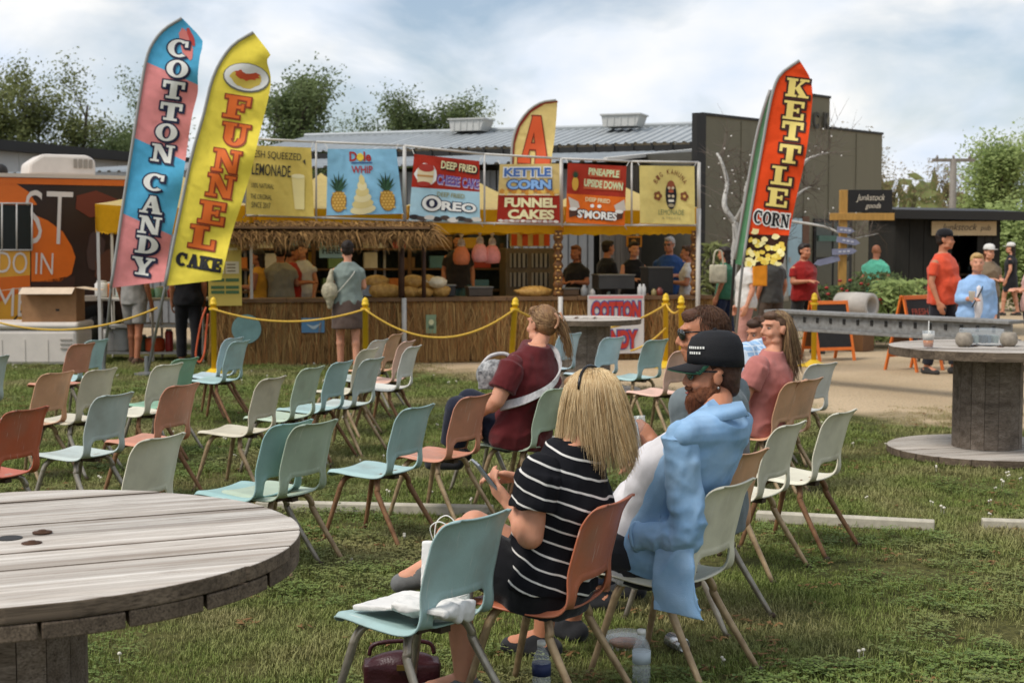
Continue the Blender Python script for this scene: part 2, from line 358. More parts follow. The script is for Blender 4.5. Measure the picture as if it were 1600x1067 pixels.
LEAF = {'olive': leafmat('leaf_olive', '#565f34', '#7d8250'), 'dark': leafmat('leaf_dark', '#465634', '#667348'), 'fresh': leafmat('leaf_fresh', '#71854a', '#9aa868'), 'bud': leafmat('leaf_bud', '#6a5f45', '#8a7c58')}
def tree(label, px, py_top, Y, spread, seed, leaf='olive', per=16, size=.22, trunk=.16, fork=.3, lean=0, group='trees beyond the buildings', levels=4, name='leafy_tree'):
    r = random.Random(seed); base = AT(px, 385, Y); base.z = 0; top = AT(px, py_top, Y).z
    e = empty(name, label, 'tree', base, 0, group); tb, cb_ = B(), B(); tips = []
    def grow(p, d, L, rad, lev):
        n = 5; path = [p]; q = p.copy(); dd = d.copy()
        for k in range(n):
            dd = (dd + V((r.gauss(0, .13), r.gauss(0, .13), r.gauss(.02, .07)))).normalized(); q = q + dd * L / n; path.append(q.copy())
        tb.tube(path, [rad * (1 - .55 * k / n) for k in range(n + 1)], 6 if lev < 2 else 4, False)
        if lev >= levels - 2: tips.extend((c, lev) for c in path[2:])
        if lev < levels:
            for k in range(r.choice((3, 4)) if lev else 6):
                t = r.uniform(fork if lev == 0 else .25, 1); c = path[min(n, int(t * n))]; a = r.uniform(0, 6.283)
                sp = r.uniform(.45, .95) * spread; nd = (dd * (1.0 - .2 * lev / levels) + V((math.cos(a), math.sin(a), 0)) * sp + V((0, 0, .15))).normalized()
                grow(c, nd, L * r.uniform(.5, .68), rad * (1 - .5 * t) * .66, lev + 1)
    H = top * .46
    grow(V((0, 0, -.1)), V((lean, 0, 1)).normalized(), H, trunk, 0)
    mxz = max(c.z for c, _ in tips); k = top / mxz
    tb.v = [(x, y, z * k) for x, y, z in tb.v]
    for c, lev in tips:
        c = V((c.x, c.y, c.z * k)); hole = NZ.noise(c * .5 + V((seed, 0, 0)))
        for _ in range(int(per * (.5 + (hole > -.15) * .8) * r.uniform(.3, 1.3))):
            o = c + V((r.gauss(0, .3), r.gauss(0, .3), r.gauss(0, .24))); u = V((r.gauss(0, 1), r.gauss(0, 1), r.gauss(0, .6))).normalized(); v = u.orthogonal().normalized(); s = size * r.uniform(.4, 1.1)
            cb_.add([o - u * s * .5, o + v * s * .3, o + u * s * .5, o - v * s * .3], [(0, 1, 2, 3)])
    tb.obj('trunk', bark, e, True); cb_.obj('crown', LEAF[leaf], e); return e
tree('bushy half-leafed tree at the edge of the view above the food truck', 18, 90, 50, 1.0, 1, 'olive', 22, .15, .28, .2)
tree('spindly tree above the truck roof vent, second from the edge', 88, 96, 52, .95, 2, 'olive', 20, .15, .28, .2)
tree('thin green tree behind the pink and blue banner, rising over the flat roof', 176, 108, 52, .95, 3, 'dark', 22, .15, .26, .2)
tree('dense green tree right behind the yellow banner tip', 434, 112, 50, .75, 4, 'dark', 24, .16, .24)
tree('slender pale tree between the dense tree and the round-topped tree', 530, 140, 56, .6, 5, 'olive', 10, .14, .16)
tree('wide green tree with rounded crown above the grey metal roof', 655, 138, 58, .95, 6, 'dark', 22, .16, .24)
tree('small low green tree at the edge of the rounded crown over the roof', 606, 178, 60, .7, 7, 'dark', 20, .15, .17)
tree('sparse little tree beside the first roof vent', 742, 155, 62, .5, 8, 'olive', 5, .18, .1)
tree('fresh green leafy tree behind the black kiosk roof', 1568, 215, 46, .85, 9, 'fresh', 12, .15, .24)
tree('fresh green tree cut by the frame edge behind the kiosk', 1625, 200, 50, .85, 19, 'fresh', 11, .15, .24)
tree('bare spindly tree beside the wooden utility pole', 1508, 250, 60, .45, 10, 'bud', 3, .15, .1)
tree('bare twiggy tree at the corner of the dark stepped building', 1405, 195, 48, .38, 12, 'bud', 3, .12, .1)
tree('low green bush-like tree right behind the kiosk wall', 1602, 330, 36, .9, 13, 'fresh', 14, .16, .12, name='small_tree')
# far wood closing the horizon
fb = B(); rr = random.Random(5)
for i in range(2600):
    x = rr.uniform(-80, 95); y = rr.uniform(105, 125); top = 6.2 + 1.6 * NZ.noise(V((x * .12, 0, 0))) + 1.2 * NZ.noise(V((x * .5, 3, 0))); z = top * math.sqrt(rr.random())
    o = V((x, y, z)); u = V((rr.gauss(0, 1), rr.gauss(0, .5), rr.gauss(0, 1))).normalized(); v = u.orthogonal().normalized(); s = rr.uniform(.5, 1.3)
    fb.add([o - u * s, o + v * s * .6, o + u * s, o - v * s * .6], [(0, 1, 2, 3)])
tag(fb.obj('distant_wood', LEAF['olive']), 'distant line of woodland on the horizon', kind='stuff')

# utility pole
b_ = AT(1487, 385, 44); b_.z = 0
e = empty('utility_pole', 'wooden utility pole with short crossarm over the kiosk', 'utility pole', b_)
zt = AT(1487, 248, 44).z
pw = M('pole_wood', '#7b746a', var=.2, bump=.3)
B().tube([(0, 0, 0), (0, 0, zt)], [.13, .1], 10).obj('pole', pw, e, True)
B().box((0, 0, zt - .05), (1.3, .1, .1)).obj('crossarm', pw, e)
for q in (-.5, 0, .5): B().lathe([(.03, zt), (.045, zt + .04), (.02, zt + .1)], 8, (q, 0, 0)).obj('insulator', pw, e)

# ================================================================== BUILDINGS
corr = M('roof_metal', '#a4a8a8', var=.10, scale=1.2, bump=.02, rough=.55, metal=.15, rnd=.04)
trim_w = paint('white_trim', '#d6d3cb'); trim_k = paint('dark_trim', '#24221f')
wood_grey = M('grey_boards', '#6f675c', var=.25, scale=5, stretch=(4, 4, .35), bump=.4, rough=.9, rnd=.16)
vent_m = M('vent_metal', '#b9b8b2', var=.1, rough=.5, metal=.2)
def corr_sheet(w, L, rib=.035, n=4):              # ribbed sheet: x across, y down the slope
    b = B(); xs_ = []
    for k in range(n):
        x0 = k * w / n; xs_ += [(x0, 0), (x0 + w / n * .55, 0), (x0 + w / n * .66, rib), (x0 + w / n * .89, rib)]
    xs_.append((w, 0)); top = [(x, 0, z) for x, z in xs_] + [(x, L, z) for x, z in xs_]; m = len(xs_)
    b.add(top, [(i, i + 1, m + i + 1, m + i) for i in range(m - 1)]); b.add([(x, y, z - .01) for x, y, z in top], [(i, m + i, m + i + 1, i + 1) for i in range(m - 1)])
    return b.mesh('roof_sheet')
def roof(parent, a, along, width, down, mat, name='roof_sheet', sheet=.95):   # a: upper corner, along: unit vec, down: full slope vector
    n = max(1, round(width / sheet)); w = width / n; me = corr_sheet(w - .012, down.length); y = down.normalized(); z = along.cross(y).normalized()
    if z.z < 0: z = -z
    for k in range(n):
        p = a + along * w * k + z * (.006 * (k % 2)); o = link(name, me, mat, parent); o.matrix_local = MX(((along.x, y.x, z.x, p.x), (along.y, y.y, z.y, p.y), (along.z, y.z, z.z, p.z), (0, 0, 0, 1)))
PHI = R(20); AL = V((-math.cos(PHI), math.sin(PHI), 0)); DN = V((-math.sin(PHI), -math.cos(PHI), 0))
barn = empty('metal_barn', 'long barn with ribbed grey metal roof rising behind the food stand', 'barn')
e0 = AT(1096, 222, 34.0)                           # right end of the upper eave
r0 = AT(1096, 195, 37.2); r0 = V((e0.x - DN.x * 3.6, e0.y - DN.y * 3.6, r0.z))
LEN = 12.5
roof(barn, r0, AL, LEN, (e0 - r0), corr)
back = e0 - 2 * DN * (-3.6) * 0 ; bk = V((2 * r0.x - e0.x, 2 * r0.y - e0.y, e0.z)); roof(barn, r0 + V((0, 0, .02)), AL, LEN, bk - r0, corr)
l1 = e0 + V((0, 0, -.22)); l2 = l1 + DN * 8.2; l2.z = AT(930, 253, l2.y).z
roof(barn, l1, AL, LEN + 1, l2 - l1, corr)
B().tube([r0 + V((0, 0, .05)), r0 + AL * LEN + V((0, 0, .05))], .07, 6).obj('ridge_cap', corr, barn)
m3 = frame(AL)
B().box(e0 + AL * LEN / 2 + V((0, 0, -.13)), (.07, LEN, .16), m3).obj('fascia', trim_k, barn)
for k in range(26): B().box(e0 + AL * (k * .48 + .24) + DN * .05 + V((0, 0, -.1)), (.05, .06, .22), m3).obj('rafter_end', trim_k, barn)
B().tube([l1 + V((.02, -.02, .04)), l2 + V((.02, -.02, .04))], .05, 4).obj('rake_trim', trim_w, barn)
nb = 44
for k in range(nb):                                # vertical boards of the end wall
    t = (k + .5) / nb; p = l1.lerp(l2, t); w = 8.2 / nb; h = p.z - .12 - .01 * (k % 3)
    B().box(V((p.x, p.y, h / 2)) + AL * (.06 + .008 * (k % 2)), (.03, w - .012, h), frame(DN)).obj('board', wood_grey, barn)
B().box((e0 + r0) / 2 * 1 + AL * .15 + V((0, 0, -(e0.z + r0.z) / 4 - .25)), (.1, 3.5, (e0.z + r0.z) / 2 - .4), frame(DN)).obj('gable_wall', trim_k, barn)
wd = M('barn_wall_metal', '#6d6f70', var=.12, scale=2, rough=.6, rnd=.05)
fl = l2 + V((0, 0, 0)); me = corr_sheet(.95, fl.z - .15, .03, 5)
for k in range(13):
    p = fl + AL * (.98 * k + .3) - DN * .35; o = link('wall_sheet', me, wd, barn); z = DN; x = AL
    o.matrix_local = MX(((x.x, 0, z.x, p.x), (x.y, 0, z.y, p.y), (0, -1, 0, p.z - .1), (0, 0, 0, 1)))
for lab, xa, xb, ya, yb in (('galvanised box vent on the barn ridge nearer the trees', 708, 765, 187, 206), ('galvanised box vent on the barn ridge nearer the dark facade', 945, 1006, 180, 199)):
    a = AT((xa + xb) / 2, (ya + yb) / 2, 37.5 if xa > 800 else 39.5); s = FOC / a.y; w = (xb - xa) / s; h = (yb - ya) / s
    ev = empty('roof_vent', lab, 'vent', a - V((0, 0, h * .5)), -PHI, 'box vents on the barn ridge'); m0 = .38
    B().prism([V((-w * .46, -m0, 0)), V((w * .4, -m0, 0)), V((w * .5, -m0, h * .9)), V((-w * .5, -m0, h * .9))], (0, 0, 0), (0, 2 * m0, 0)).obj('housing', vent_m, ev)
    B().box((0, 0, h * .95), (w * 1.06, 2 * m0 + .1, h * .12)).obj('lid', vent_m, ev)
    for k in range(5): B().box((-w * .36 + k * w * .18, -m0 - .01, h * .45), (.03, .02, h * .7)).obj('seam', vent_m, ev)

def plane(p0, p1):                                 # vertical plane: pixel -> point on it, off metres towards the camera
    p0, p1 = V((p0[0], p0[1], 0)), V((p1[0], p1[1], 0)); d = (p1 - p0).normalized(); n = V((d.y, -d.x, 0))
    if n.dot(p0) > 0: n = -n
    def f(x, y, off=0.0):
        r_ = ray(x, y); q = p0 + n * off; t = (q - V((0, 0, 0))).dot(n) / r_.dot(n); return V((0, 0, CAM_H)) + r_ * t
    f.n = n; f.d = d; return f
FA = plane((3.74, 28.0), (8.6, 33.0))
olive = M('olive_siding', '#77725f', var=.1, scale=.8, bump=.25, bscale=30, stretch=(1, 1, .15), rough=.85)
fac = empty('stepped_building', 'dark olive building with stepped false front behind the orange banner', 'building')
def zcol(x, y): p = FA(x, y); return p
pl_ = [zcol(1097, 180), zcol(1217, 186), zcol(1217, 147), zcol(1297, 151), zcol(1297, 201), zcol(1379, 209)]
z0 = pl_[0].z; z1 = (pl_[2].z + pl_[3].z) / 2
for i in (0, 1, 4, 5): pl_[i].z = z0
for i in (2, 3): pl_[i].z = z1
segs = [(pl_[0], pl_[1], z0), (pl_[1], pl_[3], z1), (pl_[3], pl_[5], z0)]
for a, b2, z in segs:                              # siding panels
    n = max(1, round((V((b2.x, b2.y, 0)) - V((a.x, a.y, 0))).length / 1.2))
    for k in range(n):
        p, q = a.lerp(b2, k / n), a.lerp(b2, (k + 1) / n); p.z = q.z = 0; q = q - FA.d * .006
        B().prism([p, q, q + V((0, 0, z)), p + V((0, 0, z))], (0, 0, 0), -FA.n * .18).obj('siding_panel', olive, fac)
        B().box(p + FA.n * .012 + V((0, 0, z / 2 - .02)), (.02, .05, z - .06), frame(FA.d)).obj('batten', olive, fac)
    for k in (0,): B().prism([V((a.x, a.y, z)), V((b2.x, b2.y, z)), V((b2.x, b2.y, z + .05)), V((a.x, a.y, z + .05))], FA.n * .03, -FA.n * .22).obj('coping', trim_k, fac)
a = pl_[0]; B().box(V((a.x - .06, a.y - .02, z0 / 2)), (.12, .3, z0 + .06), frame(FA.d)).obj('corner_post', trim_k, fac)
a = pl_[5]; bw = M('building_side', '#4d4b42', var=.1, bump=.1)
B().prism([V((pl_[0].x, pl_[0].y, 0)) - FA.n * .2, V((a.x, a.y, 0)) - FA.n * .2, V((a.x, a.y, 0)) - FA.n * 9, V((pl_[0].x, pl_[0].y, 0)) - FA.n * 9], (0, 0, .01), (0, 0, z0 - .7)).obj('hall', bw, fac)
def fa_rect(name, x0, y0, x1, y1, mat, parent, off=.03, th=.03):
    p = [FA(x0, y1, off), FA(x1, y1, off), FA(x1, y0, off), FA(x0, y0, off)]; p[1].z = p[0].z; p[3].x, p[3].y = p[0].x, p[0].y; p[2].x, p[2].y = p[1].x, p[1].y; p[2].z = p[3].z
    return B().prism(p, (0, 0, 0), -FA.n * th).obj(name, mat, parent)
dr = fa_rect('door', 1231, 341, 1252, 462, M('pale_blue_door', '#a9c4cc', var=.06), fac, .07); fa_rect('handle', 1234, 402, 1236, 410, vent_m, dr, .1)
fa_rect('door_post', 1253, 338, 1263, 465, M('brown_post', '#6b4a35', var=.2), fac, .08)
wn = fa_rect('window', 1271, 342, 1330, 470, trim_k, fac, .05); gl = M('dark_glass', '#3d453f', rough=.12, var=.1, bump=0, spec=.6)
for k in range(2):
    for q in range(2): fa_rect('pane', 1275 + k * 27, 348 + q * 60, 1299 + k * 27, 402 + q * 60, gl, wn, .065, .02)
fa_rect('shelf_board', 1280, 368, 1312, 377, M('teal_board', '#4f6f62', var=.1), fac, .1)
# long white building beyond the truck
wl = plane((-12.6, 34), (-8.0, 44)); wb = empty('white_shed', 'long white shed with black roof edge behind the food truck', 'building')
PA, PB = AT(-60, 216, 33.2), AT(470, 262, 47); PB.z = PA.z
wp = M('white_cladding', '#c9c9c6', var=.06, scale=1.5, bump=.05)
n = 16
for k in range(n):
    p, q = PA.lerp(PB, k / n), PA.lerp(PB, (k + .985) / n); p.z = q.z = 0
    B().prism([p, q, q + V((0, 0, PA.z - .2)), p + V((0, 0, PA.z - .2))], (0, 0, 0), (-.8 * .2, .4 * .2, 0)).obj('cladding_panel', wp, wb)
dd = (PB - PA).normalized(); nn = V((-dd.y, dd.x, 0))
B().prism([PA - nn * .35 - V((0, 0, .22)), PB - nn * .35 - V((0, 0, .22)), PB + nn * 8 - V((0, 0, .22)), PA + nn * 8 - V((0, 0, .22))], (0, 0, 0), (0, 0, .24)).obj('roof_edge', trim_k, wb)

# ------------------------------------------------------------------ black kiosk
KY = 26.0; ka, kb = AT(1398, 385, KY), AT(1562, 385, KY); kh = AT(1480, 337, KY).z
kio = empty('kiosk', 'small black timber kiosk with slanted roof and open serving hatch', 'kiosk')
kblk = M('black_boards', '#26241f', var=.2, stretch=(6, 6, .5), bump=.3, rough=.85, rnd=.1)
W = kb.x - ka.x; x0, x1 = ka.x, kb.x
nb = 4
for k in range(nb): B().box((x0 + .26 * (k + .5), KY, kh / 2), (.25, .06, kh)).obj('board', kblk, kio)
for k in range(3): B().box((x1 - .14 * (k + .5), KY, kh / 2), (.13, .06, kh)).obj('board', kblk, kio)
zc = AT(1480, 452, KY).z
for k in range(5): B().box(((x0 + x1) / 2 + .15, KY - .002, zc - .1 - .17 * k), (W - 1.2, .05, .16)).obj('counter_board', kblk, kio)
cw = M('counter_wood', '#7a6248', var=.2, bump=.2)
B().box(((x0 + x1) / 2 + .1, KY - .12, zc + .02), (W - .9, .3, .05)).obj('counter', cw, kio)
B().box(((x0 + x1) / 2, KY + 1.9, kh / 2), (W, .06, kh)).obj('back_wall', kblk, kio)
for q in (x0 + .03, x1 - .03): B().box((q, KY + .95, kh / 2), (.06, 1.85, kh)).obj('side_wall', kblk, kio)
B().prism([V((x0 - .1, KY - .4, kh - .06)), V((x1 + .3, KY - .4, kh - .1)), V((x1 + .3, KY + 2.1, kh + .02)), V((x0 - .1, KY + 2.1, kh + .06))], (0, 0, 0), (0, 0, .16)).obj('roof', trim_k, kio)
B().box(((x0 + x1) / 2 + .1, KY + .9, zc + .25), (W - .5, .3, .04)).obj('shelf', cw, kio)
for k in range(7): B().lathe([(.04, 0), (.045, .12), (.02, .16), (.018, .22)], 8, ((x0 + x1) / 2 - .5 + k * .2, KY + .9, zc + .27)).obj('bottle', [gl, vent_m, cw][k % 3], kio, True)
# ================================================================== LETTERING
def q_(x0, y0, x1, y1): return ('p', [(x0, y0), (x1, y0), (x1, y1), (x0, y1)])
def p_(*a): return ('p', list(a))
def arc(cx, cy, rx, ry, ix, iy, a0, a1): return ('a', cx, cy, rx, ry, ix, iy, a0, a1)
SLAB = {
 'T': [q_(.02, .82, .98, 1), q_(.35, .05, .65, .85), q_(.2, 0, .8, .14), q_(.02, .6, .15, .9), q_(.85, .6, .98, .9)],
 'N': [q_(.12, .05, .27, .95), q_(.75, .05, .9, .95), p_((.1, .98), (.64, 0), (.92, 0), (.38, .98)), q_(0, 0, .38, .12), q_(0, .88, .34, 1), q_(.62, .88, 1, 1)],
 'C': [arc(.52, .5, .52, .5, .22, .37, 48, 312), q_(.78, .6, .93, .95)],
 'O': [arc(.5, .5, .5, .5, .2, .37, 0, 360)],
 'A': [p_((.1, .05), (.26, .05), (.56, 1), (.4, 1)), p_((.6, .05), (.92, .05), (.64, 1), (.38, 1)), q_(.28, .3, .7, .42), q_(0, 0, .38, .11), q_(.54, 0, 1, .11)],
 'D': [q_(.14, .05, .42, .95), arc(.4, .5, .58, .5, .28, .36, -90, 90), q_(0, 0, .42, .13), q_(0, .87, .42, 1)],
 'Y': [p_((.36, .4), (.64, .4), (.4, .95), (.08, .95)), p_((.46, .42), (.64, .42), (.92, .95), (.76, .95)), q_(.36, .05, .64, .46), q_(0, .88, .46, 1), q_(.6, .88, 1, 1), q_(.2, 0, .8, .12)],
 'F': [q_(.16, .05, .46, .95), q_(.02, .85, .95, 1), q_(.82, .6, .95, .9), q_(.4, .44, .72, .58), q_(.64, .36, .74, .66), q_(.02, 0, .62, .13)],
 'E': [q_(.16, .05, .46, .95), q_(.02, .86, .93, 1), q_(.8, .66, .93, .9), q_(.4, .44, .7, .57), q_(.62, .37, .72, .64), q_(.02, 0, .95, .14), q_(.82, .1, .95, .36)],
 'L': [q_(.18, .05, .48, .95), q_(.02, .87, .66, 1), q_(.02, 0, .96, .15), q_(.83, .1, .96, .42)],
 'U': [q_(.1, .32, .4, .95), q_(.7, .32, .86, .95), arc(.48, .36, .38, .36, .13, .22, 180, 360), q_(0, .88, .5, 1), q_(.58, .88, 1, 1)],
 'K': [q_(.1, .05, .4, .95), p_((.34, .36), (.48, .5), (.9, .95), (.68, .95)), p_((.38, .5), (.68, .05), (.98, .05), (.6, .62)), q_(0, 0, .5, .13), q_(0, .87, .5, 1), q_(.58, .88, 1, 1), q_(.56, 0, 1.04, .12)],
 'R': [q_(.1, .05, .4, .95), arc(.42, .74, .46, .26, .2, .13, -90, 90), p_((.44, .5), (.7, .05), (1, .05), (.7, .5)), q_(0, 0, .5, .13), q_(0, .87, .44, 1)],
}
def glyph(ch, grow=0.):
    out = []
    for g_ in SLAB[ch]:
        if g_[0] == 'p':
            P = g_[1]; n = len(P); A = sum(P[i][0] * P[(i + 1) % n][1] - P[(i + 1) % n][0] * P[i][1] for i in range(n)); sgn = 1 if A > 0 else -1; Q = []
            for i in range(n):
                a, b, c = V(P[i - 1]), V(P[i]), V(P[(i + 1) % n]); e1 = (b - a).normalized(); e2 = (c - b).normalized()
                n1 = V((e1.y, -e1.x)) * sgn; n2 = V((e2.y, -e2.x)) * sgn; m = n1 + n2; d = m.length_squared
                Q.append(b + m * (min(2 / d, 2.2) * grow) if d > .05 else b)
            out.append([tuple(v) for v in Q])
        else:
            _, cx, cy, rx, ry, ix, iy, a0, a1 = g_; k = max(6, int((a1 - a0) / 14)); ga = grow * 55
            if a1 - a0 < 360: a0 -= ga; a1 += ga
            for i in range(k):
                t0, t1 = R(a0 + (a1 - a0) * i / k), R(a0 + (a1 - a0) * (i + 1) / k); I = lambda t: (cx + max(.01, ix - grow) * math.cos(t), cy + max(.01, iy - grow) * math.sin(t)); O = lambda t: (cx + (rx + grow) * math.cos(t), cy + (ry + grow) * math.sin(t))
                out.append([I(t0), O(t0), O(t1), I(t1)])
    return out
_fc = {}
def sans(s, bold=0., shear=0.):
    k = (s, bold, shear)
    if k not in _fc:
        cu = bpy.data.curves.new('t', 'FONT'); cu.body = s; cu.offset = bold; cu.shear = shear; cu.resolution_u = 3; o = bpy.data.objects.new('t', cu); me = o.to_mesh()
        vs = [(v.co.x, v.co.y) for v in me.vertices]; fs = [tuple(p.vertices) for p in me.polygons]; o.to_mesh_clear(); bpy.data.objects.remove(o); bpy.data.curves.remove(cu)
        xs = [v[0] for v in vs]; ys = [v[1] for v in vs]; x0, x1, y0, y1 = min(xs), max(xs), min(ys), max(ys)
        _fc[k] = ([((x - x0) / (x1 - x0) - .5, (y - y0) / (y1 - y0) - .5) for x, y in vs], fs)
    return _fc[k]
class Print:
    """flat print on a cloth or board: layers of shapes laid on surf(u, v, lift)"""
    def __init__(s, surf, parent, unit=True, ydown=True): s.surf, s.par, s.b, s.yd, s.unit = surf, parent, {}, -1 if ydown else 1, unit
    def _b(s, key): s.b.setdefault(key, B()); return s.b[key]
    def poly(s, pts, mat, lay=1, j=0.):
        bb = s._b((lay, mat)); o = len(bb.v); bb.v += [(x, y, .005 + lay * .0035 + j) for x, y in pts]; bb.f.append(tuple(range(o, o + len(pts))))
    def letter(s, ch, cx, cy, w, h, rot, fill, edge=None, grow=.07, drop=(0, 0), lay=1):
        c, sn = math.cos(R(rot)), math.sin(R(rot))
        def put(P, mat, L, dx=0, dy=0):
            for i, pp in enumerate(P):
                out = []
                for x, y in pp:
                    a = (x - .5 + dx) * w; b = (y - .5 + dy) * h * s.yd; out.append((cx + a * c - b * sn, cy + a * sn + b * c))
                s.poly(out, mat, L, i * .00006)
        if edge: put(glyph(ch, grow), edge, lay); 
        if edge and drop != (0, 0): put(glyph(ch, grow), edge, lay + .3, *drop)
        put(glyph(ch), fill, lay + 1)
    def text(s, t, cx, cy, w, h, mat, rot=0, bold=.02, shear=0., lay=1, bend=0.):
        vs, fs = sans(t, bold, shear); bb = s._b((lay, mat)); o = len(bb.v); c, sn = math.cos(R(rot)), math.sin(R(rot))
        for x, y in vs:
            a, b = x * w, y * h * s.yd - s.yd * bend * (4 * x * x - .5) * h * 1.0; bb.v.append((cx + a * c - b * sn, cy + a * sn + b * c, .005 + lay * .0035))
        bb.f += [tuple(i + o for i in f) for f in fs]
    def ell(s, cx, cy, rx, ry, mat, lay=1, rot=0, n=20, wob=0., seed=0, j=0.):
        c, sn = math.cos(R(rot)), math.sin(R(rot)); r = random.Random(seed); P = []
        for k in range(n):
            a = 2 * math.pi * k / n; q = 1 + r.uniform(-wob, wob); x, y = rx * q * math.cos(a), ry * q * math.sin(a); P.append((cx + x * c - y * sn, cy + x * sn + y * c))
        s.poly(P, mat, lay, j)
    def rect(s, x0, y0, x1, y1, mat, lay=1): s.poly([(x0, y0), (x1, y0), (x1, y1), (x0, y1)], mat, lay)
    def done(s, names=None):
        for (lay, mat), bb in s.b.items():
            me = bpy.data.meshes.new('print'); me.from_pydata(bb.v, [], bb.f); bm = bmesh.new(); bm.from_mesh(me); bmesh.ops.triangulate(bm, faces=bm.faces[:]); lim = .07 * max(max(v[0] for v in bb.v) - min(v[0] for v in bb.v), 1e-4) if s.unit else 7.
            lim = .09 if s.unit else 7.
            for _ in range(3):
                le = [e for e in bm.edges if math.hypot(e.verts[0].co.x - e.verts[1].co.x, e.verts[0].co.y - e.verts[1].co.y) > lim]
                if not le: break
                bmesh.ops.subdivide_edges(bm, edges=le, cuts=1); bmesh.ops.triangulate(bm, faces=[f for f in bm.faces if len(f.verts) > 3])
            for v in bm.verts: v.co = s.surf(v.co.x, v.co.y, v.co.z)
            bm.to_mesh(me); bm.free(); o = link('print', me, None, s.par); me.materials.append(mat)
P_ = lambda h: paint('print_' + h.strip('#'), h)
WHITE, BLACK, NAVY, RED = P_('#e6e4dc'), P_('#16161a'), P_('#1b1e3c'), P_('#a8281c')

# ================================================================== FEATHER BANNERS
def xat(pts, y):
    if y <= pts[0][1]: return pts[0][0]
    for (x0, y0), (x1, y1) in zip(pts, pts[1:]):
        if y <= y1: return x0 + (x1 - x0) * (y - y0) / (y1 - y0)
    return pts[-1][0]
steel = M('pole_alloy', '#8b8c8a', var=.06, rough=.35, metal=.6, bump=0)
def feather(label, L, Rr, breaks, mats, Y, foot, yaw=.0, ph=0., pole_mat=steel, group='tall feather banners'):
    """L, Rr: left (pole) and right edge in photo pixels; breaks: (yl, yr) rows between colour bands"""
    Ls = [(p.x, p.y) for p in spline(L, 5)]; Rs = [(p.x, p.y) for p in spline(Rr, 5)]; cx = sum(p[0] for p in L) / len(L)
    def surf(x, y, lift=0.):
        f = (x - xat(Ls, y)) / 80.; d = .035 * math.sin(y * .032 + ph + f * 1.6) * min(1, max(0, f) * 1.6) + .02 * math.sin(y * .075 + f * 3 + ph * 2) * max(0, f)
        return AT(x, y, Y + yaw * (x - cx) / FOC * Y + d - lift)
    base = AT(foot[0], 385, Y); base.z = 0; e = empty('feather_banner', label, 'banner', (0, 0, 0), 0, group)
    for k, m in enumerate(mats):
        (l0, r0), (l1, r1) = breaks[k], breaks[k + 1]; b = B(); rows = max(6, int((l1 - l0) / 7)); cols = 10; o = 0
        for j in range(rows + 1):
            yl, yr = l0 + (l1 - l0) * j / rows, r0 + (r1 - r0) * j / rows; xl, xr = xat(Ls, yl), xat(Rs, yr)
            for i in range(cols + 1): u = i / cols; b.v.append(tuple(surf(xl + (xr - xl) * u, yl + (yr - yl) * u)))
        b.f = [(j * (cols + 1) + i, j * (cols + 1) + i + 1, (j + 1) * (cols + 1) + i + 1, (j + 1) * (cols + 1) + i) for j in range(rows) for i in range(cols)]
        b.obj('cloth', m, e, True)
    path = [surf(x, y, .0) + V((0, .012, 0)) for x, y in Ls[::2]] ; path.sort(key=lambda p: -p.z); path.append(V((base.x, base.y, 0)))
    B().tube(path, [.008 + .012 * i / len(path) for i in range(len(path))], 6).obj('pole', pole_mat, e, True)
    sl = paint('sleeve_grey', '#9a9a96')
    B().tube([surf(x, y, .006) for x, y in Ls[::2]], .02, 6).obj('sleeve', sl, e, True)
    B().lathe([(.02, 0), (.16, .01), (.16, .03), (.03, .05), (.03, .25)], 14, (base.x, base.y, 0)).obj('foot', pole_mat, e)
    return surf, e
def cloth(h): return fabric('cloth_' + h.strip('#'), h, var=.05)
blu, pnk, yel, org = cloth('#58b0d6'), cloth('#e8928f'), cloth('#ecd64e'), cloth('#e34a1a')
LC = [(284, 29), (258, 45), (240, 66), (229, 92), (220, 141), (207, 225), (192, 322), (183, 385), (173, 450)]
RC = [(286, 30), (302, 47), (317, 65), (312, 90), (309, 122), (309, 146), (300, 182), (291, 242), (284, 292), (275, 335), (268, 370), (256, 440)]
s, e = feather('pink and light blue striped feather banner lettered COTTON CANDY', LC, RC, [(29, 30), (97, 133), (215, 252), (333, 368), (450, 440)], [blu, pnk, blu, pnk], 18.6, (158, 0), .15, 0.)
pr = Print(s, e, False); pr.ell(291, 70, 9, 25, P_('#dd8077'), .2, -14, 16, .12, 3); pr.ell(298, 58, 4, 14, P_('#c4463f'), .5, -20, 12, .2, 5)
for ch, x, y in zip('COTTONCANDY', (279, 277, 271, 267, 260, 254, 241, 237, 234, 230, 223), (76, 108, 141, 175, 207, 240, 285, 320, 352, 383, 416)):
    pr.letter(ch, x, y, 36 if ch not in 'OC' else 34, 27.5, 8, WHITE, NAVY, .075, (.05, -.06), 1.2)
pr.done()
LF = [(396, 51), (366, 69), (345, 96), (330, 130), (318, 180), (300, 242), (283, 322), (270, 385), (258, 447)]
RF = [(397, 52), (411, 70), (423, 87), (417, 95), (423, 121), (420, 151), (405, 212), (393, 266), (377, 320), (361, 370), (346, 437)]
s, e = feather('yellow feather banner lettered FUNNEL CAKE with a plate printed on top', LF, RF, [(51, 52), (447, 437)], [yel], 18.2, (226, 0), .1, 1.2)
pr = Print(s, e, False); pr.ell(385, 122, 37, 23, P_('#6d6a5c'), 1, 9); pr.ell(385, 121, 35, 21, WHITE, 1.5, 9); pr.ell(385, 124, 25, 14, P_('#d8bc52'), 2, 9, 30, .1, 4)
pr.ell(386, 117, 19, 9, P_('#c8502c'), 2.5, 9, 24, .16, 8); pr.ell(389, 109, 12, 7, WHITE, 3, 9, 14, .08, 2)
FO = P_('#df6a22')
